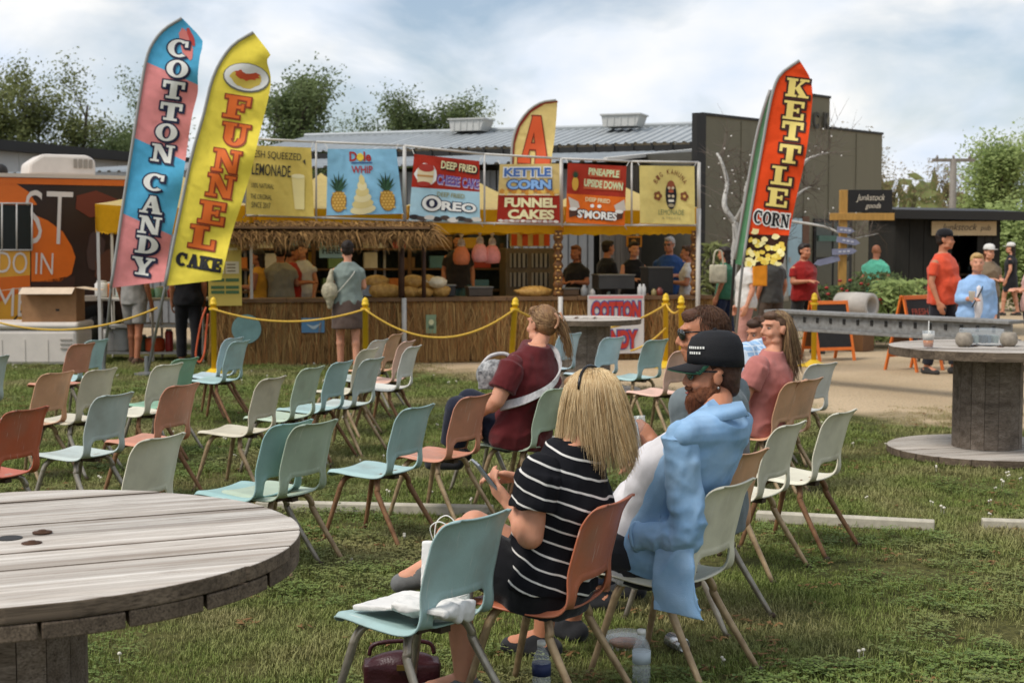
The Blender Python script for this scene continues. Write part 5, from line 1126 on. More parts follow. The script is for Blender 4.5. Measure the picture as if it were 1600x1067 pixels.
# ------------------------------------------------------------------ cool box, cardboard box, table with supplies
a = G(-90, 572); b2 = G(128, 570); cw_ = b2.x - a.x; e = empty('cool_box', 'large white plastic cool box on the grass before the food truck', 'cool box', ((a.x + b2.x) / 2, a.y + .38, 0), 0)
hh = AT(60, 503, a.y).z
B().box((0, 0, hh * .42), (cw_, .74, hh * .8)).obj('tub', wpl, e, bevel=.05); B().box((0, 0, hh * .91), (cw_ + .05, .78, hh * .16)).obj('lid', wpl, e, bevel=.04)
for k in range(3): B().box((cw_ * .42, -.375, hh * .5 + k * .06 - .06), (.16, .02, .02)).obj('grip', P_('#9c948a'), e)
for k in range(5): B().box((-cw_ * .4 + k * cw_ * .17, -.372, hh * .35), (.02, .012, hh * .5)).obj('rib', wpl, e)
cb2 = M('cardboard', '#9a7350', var=.12, scale=8, bump=.15, rough=.9); c = AT(92, 500, 20.2); e = empty('cardboard_box', 'open cardboard box standing on the white cool box', 'box', (c.x, a.y + .38, hh * .99), .06); bw_, bh = .74, .47
for nm, cc, dd_ in (('side', (0, -.25, bh / 2), (bw_, .008, bh)), ('side', (0, .25, bh / 2), (bw_, .008, bh)), ('side', (-bw_ / 2, 0, bh / 2), (.008, .49, bh)), ('side', (bw_ / 2, 0, bh / 2), (.008, .49, bh)), ('bottom', (0, 0, .006), (bw_, .49, .008))): B().box(cc, dd_).obj(nm, cb2, e)
for s_ in (-1, 1):
    o = B().box((s_ * .15, 0, 0), (.3, .49, .006)).obj('flap', M('cardboard_pale', '#c7b39a', var=.1), e, loc=(s_ * bw_ / 2, 0, bh + .004)); o.rotation_euler = (0, R(s_ * 8), 0)
o = B().box((0, -.1, 0), (bw_ - .02, .2, .006)).obj('flap', M('cardboard_pale', '#c7b39a'), e, loc=(0, -.25, bh + .004)); o.rotation_euler = (R(25), 0, 0)
o = B().box((.0, 0, 0), (.05, .004, .03)).obj('hand_hole', trim_k, e, loc=(.12, -.256, bh * .35))
e = empty('supply_table', 'white folding table with shelves of supplies under the first canopy', 'table'); ta_, tb2 = AT(150, 466, 20.3), AT(322, 466, 20.3); tz = ta_.z; wt = P_('#b9b7b0')
B().prism([V((ta_.x, 20.3, tz)), V((tb2.x, 20.3, tz)), V((tb2.x, 20.95, tz)), V((ta_.x, 20.95, tz))], (0, 0, -.04), (0, 0, 0)).obj('table_top', wt, e, bevel=.008)
for x_ in (ta_.x + .06, (ta_.x + tb2.x) / 2, tb2.x - .06):
    for y_ in (20.36, 20.9): B().tube([(x_, y_, 0), (x_, y_, tz - .04)], .02, 6).obj('leg', alu, e)
for z_ in (.12, .5): B().box(((ta_.x + tb2.x) / 2, 20.62, z_), (tb2.x - ta_.x - .1, .5, .025)).obj('shelf', wt, e)
items = [(158, 'white tub at the far end of the supply table', '#cfcdc6', .1, .22, 0), (170, 'orange bottle on the supply table', '#c9732f', .04, .2, 0), (186, 'clear jug on the supply table', '#a9b3ad', .06, .2, 0), (232, 'green carton on the supply table', '#5f8a6c', .1, .12, 0), (250, 'mint green tub on the supply table', '#86ad95', .09, .14, 0), (268, 'red tub on the supply table', '#b5493a', .07, .12, 0),
         (168, 'white bucket on the lower shelf', '#c9c7c0', .11, .3, 1), (188, 'pale grey gas bottle on the ground shelf', '#b0b0aa', .12, .34, 1), (240, 'orange crate of bottles on the lower shelf', '#c4552c', .14, .2, 1), (262, 'stack of red and white cups on the lower shelf', '#a83a34', .06, .3, 1), (218, 'dark green box on the lower shelf', '#3a4f40', .1, .22, 1), (312, 'white bucket beside the yellow post', '#cfcfc9', .1, .28, 1)]
for px, lab, col, w_, h_, low in items:
    x_ = AT(px, 400, 20.6).x; z_ = .133 if low else tz; m_ = M('tub_' + col, col, rough=.4, var=.08); o = empty('supply_tub', lab, 'tub', (x_, 20.6, z_), 0, 'supplies on the folding table'); B().lathe([(w_ * .85, 0), (w_, h_ * .1), (w_, h_ * .9), (w_ * .7, h_)], 14).obj('body', m_, o, True); B().lathe([(w_ * .72, h_), (w_ * .72, h_ + .02), (0, h_ + .025)], 14).obj('lid', P_('#c4c2bb'), o, True)
hs = M('orange_hose', '#d9633c', rough=.5); p0 = AT(322, 470, 19.0); tag(B().tube(spline([AT(322, 480, 19), AT(315, 500, 18.95), AT(309, 530, 18.95), AT(306, 556, 18.95), AT(312, 566, 18.95), AT(319, 552, 18.95), AT(322, 520, 19.), AT(325, 490, 19.)], 8), .014, 6).obj('orange_hose', hs, None, True), 'loop of orange hose hanging by the yellow post', 'hose')

# ------------------------------------------------------------------ signs on the trading side
psw = M('fresh_timber', '#a9803f', var=.18, stretch=(6, 6, 1), scale=5, bump=.25, rnd=.06); sy = 24.0
a = AT(1318, 297, sy); e = empty('sign_post', 'raw timber cross post carrying a black shop sign', 'sign post', (a.x, sy, 0)); zt = a.z; kx = sy / FOC
B().box((0, 0, zt / 2), (.12, .12, zt)).obj('post', psw, e, bevel=.006); zc2 = AT(1318, 339, sy).z - 0
B().box((.3, -.075, zc2), (1.08, .05, .12)).obj('crossbar', psw, e, bevel=.006)
xa, xb = 7 * kx, 75 * kx; zb1, zb2 = AT(1350, 332, sy).z, AT(1350, 297, sy).z; B().box(((xa + xb) / 2, -.03, (zb1 + zb2) / 2), (xb - xa, .05, zb2 - zb1)).obj('black_panel', M('sign_black', '#1d1c1b', var=.1), e, bevel=.004)
pr = Print(lambda u, v, l: V((xa + (xb - xa) * u, -.056 - l, zb2 + (zb1 - zb2) * v)), e); pale = P_('#d8cdb8')
pr.text('Junkstock', .5, .38, .66, .36, pale, 0, -.005, .35); pr.text('goods', .56, .74, .36, .3, pale, 0, -.005, .35); pr.done()
arrm = M('arrow_grey', '#7d7f92', var=.15)
for k, (px, py, w_, d_, ro) in enumerate([(1322, 360, .3, 1, 6), (1326, 377, .4, 1, 10), (1320, 393, .42, 1, -3), (1292, 408, .44, -1, 14)]):
    p = AT(px, py, sy - .12); o = B().prism([V((-w_ / 2, 0, -.05)), V((w_ / 2 - .08, 0, -.05)), V((w_ / 2, 0, 0)), V((w_ / 2 - .08, 0, .05)), V((-w_ / 2, 0, .05))], (0, 0, 0), (0, .02, 0)).obj('arrow_board', arrm, e, loc=(p.x - a.x, -.12 + (0 if k < 3 else .04), p.z)); o.rotation_euler = (0, R(ro), R(180 if d_ < 0 else 0))
    if True:
        for q in range(3): B().box((-.08 + q * .07, -.004, 0), (.045, .004, .03)).obj('lettering', P_('#b9bac2'), o)
pr0 = [AT(1456, 368, KY - .12), AT(1557, 368, KY - .12), AT(1557, 346, KY - .12), AT(1456, 346, KY - .12)]
e = empty('kiosk_sign', 'pale wooden name board over the kiosk hatch', 'sign'); B().prism(pr0, (0, 0, 0), (0, .04, 0)).obj('board', M('pale_board', '#c7ae86', var=.1, stretch=(.5, 1, 6)), e)
pr = Print(lambda u, v, l: pr0[3].lerp(pr0[2], u).lerp(pr0[0].lerp(pr0[1], u), v) + V((0, -l, 0)), e); pr.text('Junkstock', .42, .48, .56, .62, INK, 0, -.005, .35); pr.text('pub', .83, .52, .16, .5, INK, 0, -.01, .2); pr.done()
e = empty('facade_lettering', 'raised dark letters on the stepped parapet of the olive building', 'lettering')
for k, ch in enumerate('STOCK'):
    c0 = FA(1222 + k * 16.5, 186 + k * .9, .03); vs_, fs_ = sans(ch, .03); b = B(); s_ = .36
    b.v = [tuple(c0 + FA.d * (x * s_ * .62) + V((0, 0, y * s_)) + FA.n * .03) for x, y in vs_]; b.f = list(fs_); o = b.obj('letter', M('letter_metal', '#3f3d35', var=.2), e); sd = o.modifiers.new('s', 'SOLIDIFY'); sd.thickness = .04
# sandwich boards
def aframe(label, px, py, h, w, face, frame_m, board_m, back_m, txt=None, txtm=None):
    p = G(px, py); e = empty('sandwich_board', label, 'sandwich board', p, R(face), 'sandwich boards on the bare ground'); sp = .24
    for sgn, bmat in ((-1, board_m), (1, back_m)):
        f = B(); top = V((0, sgn * .015, h)); d = V((0, sgn * sp, -h)).normalized(); L = math.hypot(sp, h)
        lean = MX.Rotation(math.atan2(sgn * sp, h), 3, 'X')
        for s_ in (-1, 1): f.box(top + d * L / 2 + V((s_ * (w / 2 - .02), 0, 0)), (.04, .025, L), lean)
        f.box(top + d * .03, (w, .03, .05), lean); f.box(top + d * (L * .8), (w - .08, .024, .045), lean); f.obj('leg_frame', frame_m, e)
        bd = B().box(top + d * L * .42, (w - .08, .012, L * .72), lean).obj('board', bmat, e)
        if sgn == -1 and txt:
            nrm = lean @ V((0, -1, 0)); upv = -d
            pr = Print(lambda u, v, l: top + d * L * (.08 + .7 * v) + V(((u - .5) * (w - .1), 0, 0)) + nrm * (.006 + l), bd)
            for t_, y_, w2, h2 in txt: pr.text(t_, .5, y_, w2, h2, txtm, 0, .01)
            pr.done()
    return e
blk = M('chalkboard', '#23211f', var=.25, scale=10); brn_ = M('brown_ply', '#6b4a2c', var=.15, stretch=(1, 1, 4)); orf = M('orange_frame', '#d9702a', var=.08, rough=.5)
aframe('orange framed black sandwich board right of the wide-based yellow post', 1293, 562, .86, .62, 20, orf, blk, brn_, [('OPEN', .25, .6, .1), ('TODAY', .45, .6, .1)], P_('#8d8a80'))
aframe('orange framed sandwich board with red lettering and a brown back', 1428, 578, 1.0, .6, 38, orf, blk, brn_, [('FRESH', .2, .7, .12), ('FOOD', .4, .6, .12), ('HERE', .78, .6, .16)], P_('#b5503a'))
aframe('grey framed sandwich board lettered THANKS beside the orange one', 1478, 566, .98, .6, 25, M('grey_frame', '#5f584c', var=.15), blk, blk, [('THANKS', .12, .8, .1), ('FOR', .3, .4, .08), ('COMING', .45, .8, .1)], P_('#8fae84'))
# log, shrubs
c = AT(1337, 474, 22.5); o = B().lathe([(.13, -.3), (.2, -.3), (.21, 0), (.2, .3), (.13, .3), (.12, -.25)], 20).obj('hollow_log', M('pale_concrete', '#b0aaa0', var=.15, bump=.3), None, True, (c.x, 22.5, .72)); o.rotation_euler = (R(90), 0, R(42)); tag(o, 'pale hollow concrete pipe resting on a timber stand', 'pipe')
B().box((0, 0, 0), (.3, .5, .5)).obj('stand', brn_, o, loc=(0, -.46, 0))
lf_d, red_f = LEAF['dark'], M('red_flower', '#96302a', var=.2)
def shrub(label, px, Y, w, h, n, seed, flowers=0, leaf='dark', blade=False, name='flowering_shrub'):
    r = random.Random(seed); p = AT(px, 400, Y); e = empty(name, label, 'shrub', (p.x, Y, 0)); b = B(); st = B(); fl_ = B()
    for k in range(26): a = r.uniform(0, 6.28); t = V((math.cos(a) * w * r.uniform(.2, .8), math.sin(a) * w * r.uniform(.2, .8), h * r.uniform(.55, .95))); st.tube([(0, 0, 0), t * .5 + V((0, 0, .1)), t], .008, 4)
    for k in range(n):
        a = r.uniform(0, 6.28); q = math.sqrt(r.random()); z = h * r.uniform(.1, 1); c = V((math.cos(a) * w * q * (1.1 - .4 * z / h), math.sin(a) * w * q * (1.1 - .4 * z / h), z)); u = V((r.gauss(0, 1), r.gauss(0, 1), r.gauss(.4, .6))).normalized(); v = u.orthogonal().normalized(); s = r.uniform(.05, .12) * (2.2 if blade else 1); wd_ = .12 if blade else .3
        b.add([c - u * s * .5, c + v * s * wd_, c + u * s * .5, c - v * s * wd_], [(0, 1, 2, 3)])
    for k in range(flowers): a = r.uniform(0, 6.28); q = r.random(); fl_.ell((math.cos(a) * w * q, math.sin(a) * w * q - .1, h * r.uniform(.6, 1.05)), (.035, .035, .025), nu=7, nv=5)
    st.obj('stems', bark, e); b.obj('leaves', LEAF[leaf], e)
    if flowers: fl_.obj('flowers', red_f, e)
shrub('leafy shrub with red flowers left of the timber sign post', 1296, 23.6, .45, 1.0, 1100, 1, 9)
shrub('red flowering shrub right of the timber sign post', 1345, 23.4, .4, 1.05, 1000, 2, 12)
shrub('spiky green plant in front of the kiosk corner', 1405, 23.2, .6, 1.1, 1400, 3, 0, 'fresh', True, 'spiky_plant')
shrub('dark green shrub beside the kiosk wall', 1372, 24.6, .6, 1.2, 1300, 4, 4)
shrub('small pale-leaved plant at the foot of the white-barked tree', 1118, 24.5, .3, 1.7, 500, 6, 0, 'olive', True, 'potted_plant')
# white-barked ornamental trees before the olive building
wb_ = M('white_bark', '#b5b2aa', var=.2, scale=12, bump=.3); twm = M('brown_twig', '#5b4f44', var=.2)
def ornamental(label, Y, limbs, seed):
    e = empty('ornamental_tree', label, 'tree', (0, 0, 0), 0, 'white-barked trees before the olive building'); r = random.Random(seed); tb = B(); tw = B(); fl_ = B()
    for path, r0, r1 in limbs:
        P = spline([AT(x, y, Y + dy) for x, y, dy in path], 5); n = len(P); tb.tube(P, [r0 + (r1 - r0) * i / (n - 1) for i in range(n)], 7)
        for k in range(26):
            q = P[r.randrange(n // 3, n)]; d = V((r.gauss(0, 1), r.gauss(0, .6), r.gauss(.7, .5))).normalized(); L = r.uniform(.25, .8); e1 = q + d * L; tw.tube([q, q + d * L * .5 + V((r.gauss(0, .05), 0, r.gauss(0, .05))), e1], [.008, .005, .002], 3)
            for j in range(3): d2 = (d + V((r.gauss(0, .7), r.gauss(0, .5), r.gauss(0, .7)))).normalized(); s = q + d * L * r.uniform(.4, 1); tw.tube([s, s + d2 * L * .5], [.004, .0015], 3)
            if r.random() < .25: fl_.ell(e1, (.016, .016, .016), nu=6, nv=5)
    tb.obj('trunk', wb_, e, True); tw.obj('twigs', twm, e); fl_.obj('buds', P_('#d9d5cc'), e)
ornamental('crooked white-barked tree at the left end of the olive facade', 25.5, [([(1142, 470, 0), (1145, 410, 0), (1150, 375, 0), (1148, 345, 0)], .09, .06), ([(1148, 348, 0), (1132, 322, 0), (1136, 285, .2), (1127, 252, .2), (1120, 240, .3)], .06, .02), ([(1150, 345, 0), (1162, 320, -.2), (1166, 290, -.3), (1178, 262, -.2)], .05, .015)], 3)
ornamental('white-barked tree with long bare limbs behind the orange banner', 26.0, [([(1226, 470, 0), (1222, 400, 0), (1225, 350, 0), (1240, 310, 0)], .08, .05), ([(1235, 320, 0), (1252, 260, 0), (1278, 243, .2), (1297, 239, .3)], .045, .012), ([(1240, 310, 0), (1256, 297, .2), (1268, 292, .2)], .03, .01), ([(1228, 345, 0), (1290, 355, -.3), (1330, 372, -.4), (1372, 365, -.3)], .03, .008)], 5)

# ------------------------------------------------------------------ long beam table, planks, cup, jars
bmg = M('beam_metal', '#8b8b88', var=.25, scale=7, stretch=(.4, 3, 3), rough=.7, bump=.3, col2='#6a6762')
pa_, pb_ = AT(1208, 499, 17.2), AT(1590, 512, 14.6); d = (pb_ - pa_); e = empty('beam_table', 'long weathered grey steel beam raised like a narrow table', 'beam'); u = V((d.x, d.y, 0)).normalized(); nv = V((u.y, -u.x, 0)); nv = nv if nv.y < 0 else -nv
top_z = (pa_.z + pb_.z) / 2 + .1; L = V((d.x, d.y, 0)).length; m3 = frame(u)
mid = V(((pa_.x + pb_.x) / 2, (pa_.y + pb_.y) / 2, 0))
B().box(mid + V((0, 0, top_z - .02)), (.34, L, .035), m3).obj('top_flange', bmg, e, bevel=.006); B().box(mid + nv * .1 + V((0, 0, top_z - .12)), (.03, L, .16), m3).obj('web', bmg, e); B().box(mid + nv * .04 + V((0, 0, top_z - .22)), (.24, L, .035), m3).obj('lower_flange', bmg, e, bevel=.006)
for k in range(16): B().box(mid + u * (-L / 2 + .2 + k * (L - .4) / 15) + nv * .118 + V((0, 0, top_z - .1)), (.012, .035, .06), m3).obj('slot', trim_k, e)
for t in (.05, .93): B().box(mid + u * L * (t - .5) + V((0, 0, (top_z - .24) / 2)), (.3, .12, top_z - .24), m3).obj('leg', w_drum, e)
pw2 = M('pale_plank', '#b5ad9a', var=.15, stretch=(.6, 4, 4), bump=.2)
for x0_, y0_, x1_, y1_, lab in ((402, 797, 770, 805, 'pale plank lying in the grass under the aqua chair'), (1182, 814, 1460, 829, 'pale plank lying in the grass beneath the cream chairs'), (1534, 826, 1760, 835, 'pale plank at the edge of the view in the grass')):
    a, b2 = G(x0_, y0_), G(x1_, y1_); mid = (a + b2) / 2; o = B().box((0, 0, .03), (.09, (b2 - a).length, .06)).obj('ground_plank', pw2, None, loc=mid, bevel=.006); o.rotation_euler = (0, 0, math.atan2(b2.y - a.y, b2.x - a.x) - R(90)); tag(o, lab, 'plank', 'planks lying in the grass')
    for k in range(3): B().box((0, (k - 1) * (b2 - a).length * .4, .012), (.12, .06, .02)).obj('stake', w_edge, o)
clear = M('clear_plastic', '#dfe6e8', rough=.12, var=.02, bump=.2, bscale=25, spec=.6); t_ = clear.node_tree; ms_ = N(t_, 'ShaderNodeMixShader'); ms_.inputs[0].default_value = .24; t_.links.new(N(t_, 'ShaderNodeBsdfTransparent').outputs[0], ms_.inputs[1]); t_.links.new(t_.nodes['Principled BSDF'].outputs[0], ms_.inputs[2]); t_.links.new(ms_.outputs[0], t_.nodes['Material Output'].inputs[0])
def on_spool(px, depth): x = (px - 800) / FOC * (SPR.y + depth); return V((x, SPR.y + depth, .8685))
c = on_spool(1452, -.25); e = empty('drink_cup', 'clear plastic cup with orange drink and straw on the spool table', 'cup', c); B().lathe([(.034, 0), (.036, .004), (.048, .13), (.05, .132), (.047, .13), (.034, .008)], 20).obj('cup', clear, e, True); B().lathe([(.001, .008), (.033, .009), (.04, .06), (.001, .061)], 18).obj('drink', M('orange_drink', '#d07a28', rough=.2), e, True); B().lathe([(.001, .062), (.04, .063), (.046, .11), (.001, .112)], 18).obj('ice', M('pale_ice', '#d6cfc4', rough=.3), e, True); B().tube([(0, 0, .02), (.004, .01, .21)], .004, 6).obj('straw', WHITE, e)
for px, dp, lab, kind in ((1508, -.1, 'stone candle jar nearest the drink on the spool table', 0), (1578, -.05, 'pale round stone jar at the frame edge of the spool table', 0), (1535, .05, 'clear plastic box of cutlery between the jars on the spool table', 1)):
    c = on_spool(px, dp)
    if kind == 0: o = B().lathe([(.04, 0), (.064, .025), (.068, .065), (.055, .1), (.045, .11), (.04, .105)], 18).obj('stone_jar', M('stone_jar', '#8f8576', var=.25, scale=20, bump=.4), None, True, c); tag(o, lab, 'jar')
    else: e = empty('clear_box', lab, 'box', c); B().box((0, 0, .07), (.3, .2, .13)).obj('shell', clear, e, bevel=.01); [B().box((-.1 + .05 * k, .02 * (k % 2), .05), (.03, .12, .06)).obj('packet', P_(['#4a5a66', '#7c8a84', '#2f3d46'][k % 3]), e) for k in range(5)]
# things on the grass near the front chairs
def bottle(label, px, py, h, label_col):
    c = G(px, py); e = empty('water_bottle', label, 'bottle', c, 0, 'water bottles in the grass'); k = h / .2
    B().lathe([(.02 * k, .0), (.031 * k, .004 * k), (.032 * k, .04 * k), (.0295 * k, .045 * k), (.032 * k, .05 * k), (.032 * k, .075 * k), (.0295 * k, .08 * k), (.032 * k, .085 * k), (.032 * k, .13 * k), (.025 * k, .155 * k), (.0135 * k, .175 * k), (.0135 * k, .19 * k)], 22).obj('bottle', clear, e, True)
    B().lathe([(.015 * k, .186 * k), (.015 * k, .203 * k), (.0, .204 * k)], 16).obj('cap', WHITE, e, True); B().lathe([(.0325 * k, .086 * k), (.0325 * k, .128 * k)], 22).obj('paper_label', P_(label_col), e, True); return e
bottle('water bottle with navy label standing in front of the orange chair', 846, 1092, .215, '#2a3358'); bottle('clear water bottle standing behind the orange chair leg', 1002, 1072, .215, '#b9c4c9')
c = G(978, 1012); e = empty('takeaway_tub', 'round clear takeaway tub with leftovers in the grass', 'tub', c); B().lathe([(.06, 0), (.085, .035), (.092, .04), (.088, .042), (.06, .006)], 22).obj('bowl', clear, e, True); B().lathe([(.0, .008), (.055, .01), (.07, .028), (.0, .034)], 14).obj('food', M('leftovers', '#b0704a', var=.4, scale=40, bump=.5), e, True); B().lathe([(.075, .043), (.095, .045), (.09, .06), (.0, .064)], 22).obj('lid', clear, e, True)
c = G(1046, 1010); o = B().lathe([(.02, 0), (.031, .006), (.032, .1), (.026, .118), (.024, .116), (.0, .115)], 20).obj('drink_can', M('can_metal', '#c4c4c2', rough=.25, metal=.8, var=.1), None, True, c + V((0, 0, .033))); o.rotation_euler = (R(90), R(20), R(25)); tag(o, 'silver can lying in the grass behind the orange chair', 'can')
c = G(628, 1084); e = empty('maroon_handbag', 'dark maroon leather handbag under the aqua chair', 'handbag', c, .1); lm = M('maroon_leather', '#3c1a1e', rough=.35, var=.2, bump=.2, bscale=120); o = B().box((0, 0, .07), (.28, .11, .12)).ell((0, 0, .1), (.15, .065, .065)).obj('bag_body', lm, e, True); rm(o, .007, 12, .006, .08); B().tube(spline([(-.12, 0, .15), (-.1, 0, .19), (0, 0, .2), (.1, 0, .19), (.12, 0, .15)], 5), .008, 6).obj('handle', lm, e, True); B().box((0, -.068, .12), (.04, .008, .02)).obj('clasp', M('brass', '#9c7f45', metal=.8, rough=.3), e)
# paper bags on the aqua chair
cl, th = CHAIR['bags']; Rz = MX.Rotation(th, 3, 'Z'); papw = M('white_paper', '#d9d7d2', var=.05, scale=10, rough=.75, bump=.5, bscale=22)
def paperbag(name, label, loc, size, rz, tilt, disp):
    b = B(); n = 9
    P = [[(-size[0] / 2 + size[0] * i / n, s * size[1] / 2 * (1 - .75 * (j / n) ** 2), size[2] * j / n) for i in range(n + 1)] for s in (-1, 1) for j in range(n + 1)]
    front, back_ = P[:n + 1], P[n + 1:]; b.rings([front[j] + back_[j][::-1] for j in range(n + 1)]); o = b.obj(name, papw, None, True, cl + Rz @ V(loc)); o.rotation_euler = (R(tilt), 0, th + R(rz)); rm(o, .008, 1, disp, .06); return tag(o, label, 'paper bag')
paperbag('paper_bag', 'crumpled white paper bag lying on the seat of the aqua chair', (.03, -.11, .43), (.22, .07, .2), 100, -80, .04)
paperbag('flat_paper_bag', 'flat white paper bag under the crumpled one on the seat', (-.03, .15, .425), (.26, .02, .30), 0, 82, .012)
o = paperbag('gift_bag', 'upright white carrier bag with string handles beside the aqua chair', (.1, .03, .47), (.24, .11, .26), -60, 4, .008)
o.location = AT(699, 914, cl.y + .16); o.location.z = .41; o.scale = (.72, .8, .8)
B().tube(spline([(-.06, 0, .25), (-.05, .01, .34), (0, .02, .37), (.05, .01, .33), (.06, 0, .25)], 6), .003, 5).obj('string_handle', WHITE, o, True); B().tube(spline([(-.06, 0, .25), (-.07, -.04, .33), (-.02, -.05, .36), (.04, -.04, .32), (.06, 0, .25)], 6), .003, 5).obj('string_handle', WHITE, o, True)
# ================================================================== PEOPLE
SKIN = M('skin_fair', '#c98f72', rough=.55, var=.10, scale=9, bump=.06, bscale=260, sub=.12); SKIN2 = M('skin_warm', '#b5795a', rough=.55, var=.1, scale=9, bump=.06, bscale=260, sub=.12); SKIN3 = M('skin_tan', '#a56a4c', rough=.55, var=.1, scale=9, bump=.05, bscale=260, sub=.1)
LIPS = M('lips', '#a85a50', rough=.4, var=.08); EYE_W = P_('#94857b'); EYE_D = M('iris', '#2a1c14', rough=.1, var=.1, bump=0, spec=.6)
def hairmat(name, cols): m = bpy.data.materials.new(name); m.use_nodes = True; island_mat(m, cols, .45); m.node_tree.nodes['Principled BSDF'].inputs['Specular IOR Level'].default_value = .4; return m
H_BLONDE = hairmat('hair_blonde', ['#dcc294', '#bc9c6c', '#e6d2a8', '#cbac7a', '#a5845a', '#dfc89c', '#b39264']); H_BROWN = hairmat('hair_brown', ['#4a3020', '#5d3f2a', '#382418', '#6b4a30']); H_SANDY = hairmat('hair_sandy', ['#8a6844', '#6d4c30', '#b08d60', '#5a3d28', '#9c7850'])
H_MIX = hairmat('hair_mixed', ['#5a4030', '#8a6c4c', '#3f2c20', '#b09468', '#6d523a']); H_DARK = hairmat('hair_dark', ['#231812', '#2f2018', '#1a120d']); H_GREY = hairmat('hair_grey', ['#9a9690', '#7d7a75', '#b8b4ae']); H_GINGER = hairmat('hair_ginger', ['#6b3a1e', '#80482a', '#562c18', '#8f5835'])
def lerp(a, b, t): return V(a).lerp(V(b), t)
def eul(y, p, r): return (MX.Rotation(R(y), 3, 'Z') @ MX.Rotation(R(p), 3, 'X') @ MX.Rotation(R(r), 3, 'Y'))
def head_prims(b, c, m, k=1., fem=False, nose=1.):
    def E(p, r): b.ell(V(c) + m @ (V(p) * k), tuple(x * k for x in r), m)
    def K(p, q, r0, r1): b.cone(V(c) + m @ (V(p) * k), V(c) + m @ (V(q) * k), r0 * k, r1 * k)
    E((0, -.015, .035), (.076, .095, .083)); E((0, .025, -.02), (.064, .068, .088)); E((0, .05, -.078), (.042, .04, .034)); E((0, .066, -.095), (.022 if fem else .028, .022, .018))
    for s in (-1, 1):
        E((s * .036, .064, -.03), (.024, .024, .024)); E((s * .078, -.008, -.005), (.009, .02, .031)); E((s * .079, -.012, .012), (.011, .017, .016)); E((s * .05, .02, -.075), (.02, .04, .025))
        E((s * .017, .094, -.034), (.009, .010, .008))
    E((0, .076, .034), (.058, .02, .013)); K((0, .088, .018), (0, .108, -.022), .0085, .0125 * nose); E((0, .108, -.028), (.011 * nose, .012, .010))
    E((0, .086, -.058), (.024, .014, .0075)); E((0, .083, -.070), (.021, .014, .008))
def eyes(parent, c, m, k=1., brow=None, lips=True):
    for s in (-1, 1):
        B().ell(V(c) + m @ (V((s * .030, .0755, .008)) * k), (.0115 * k, .0115 * k, .0062 * k), m).obj('eye', EYE_W, parent, True)
        B().ell(V(c) + m @ (V((s * .030, .0845, .008)) * k), (.0058 * k, .0052 * k, .0056 * k), m).obj('iris', EYE_D, parent, True)
        if brow: B().tube([V(c) + m @ (V((s * .014, .095, .029)) * k), V(c) + m @ (V((s * .032, .096, .034)) * k), V(c) + m @ (V((s * .052, .083, .027)) * k)], [.0014, .0022, .001], 6).obj('eyebrow', brow, parent, True)
    if lips: B().ell(V(c) + m @ (V((0, .0905, -.058)) * k), (.022 * k, .0115 * k, .0055 * k), m).ell(V(c) + m @ (V((0, .088, -.069)) * k), (.019 * k, .0115 * k, .006 * k), m).obj('lips', LIPS, parent, True)
def hand(b, w, d, palm, side, curl=.5, spread=.12, k=1., thumb=1.):
    """w wrist point, d pointing direction, palm normal, side +1: thumb towards +x of the frame (y = d, z = -palm)"""
    m = frame(d, -V(palm)); w = V(w)
    T = lambda p: w + m @ (V(p) * k)
    b.cone(T((0, 0, 0)), T((0, .02, 0)), .024 * k, .027 * k)
    for i, x in enumerate((-.03, -.011, .010, .029)):
        b.cone(T((x * .6, .015, 0)), T((x, .085, .0)), .017 * k, .0135 * k)
        L = (.036, .042, .040, .030)[i] if side < 0 else (.030, .040, .042, .036)[i]; p = V((x, .088, 0)); a = 0; r = .0098
        for sg in range(3):
            a += curl * (.7, 1.0, .8)[sg]; q = p + V((x * spread * 1.2 * (sg == 0), math.cos(a), -math.sin(a))) * L * (1, .68, .55)[sg]; b.cone(T(p), T(q), r * k, (r - .0009) * k, 10); p = q; r -= .0009
    p0, p1, p2, p3 = V((side * .022, .022, -.004)), V((side * .046, .05, -.016 * thumb)), V((side * .05, .082, -.03 * thumb)), V((side * .042, .106, -.042 * thumb))
    b.cone(T(p0), T(p1), .017 * k, .0125 * k); b.cone(T(p1), T(p2), .012 * k, .0105 * k); b.cone(T(p2), T(p3), .0105 * k, .009 * k)
MALE = [(.172, .118), (.178, .122), (.158, .115), (.18, .125), (.19, .108), (.14, .082), (.064, .064)]; FEM = [(.178, .120), (.186, .128), (.146, .108), (.158, .122), (.163, .098), (.12, .07), (.054, .054)]
def torso(b, J, prof, inf=0., g=1., shift=(0, 0, 0), start=0, drop=.085, depth=1.):
    sh = V(shift); pts = [J['pel'] + (J['pel'] - J['wst']).normalized() * drop, J['pel'], J['wst'], J['chs'], J['chs'].lerp(J['nkb'], .55), J['chs'].lerp(J['nkb'], .86), J['nkb'] + (J['nkb'] - J['chs']).normalized() * .03]; rs = []
    xs_ = (J['shR'] - J['shL']).normalized(); xh = (J['hpR'] - J['hpL']).normalized()
    for i, p in enumerate(pts):
        t = (pts[min(i + 1, 6)] - pts[max(i - 1, 0)]).normalized(); x = xh.lerp(xs_, i / 6).normalized(); x = (x - t * x.dot(t)).normalized(); y = t.cross(x); w, d = prof[i]; gg = g if i < 4 else 1 + (g - 1) * .5
        if i < start: continue
        rs.append((p + sh, x * (w * gg + inf), y * (d * gg * depth + inf)))
    b.loft(rs)
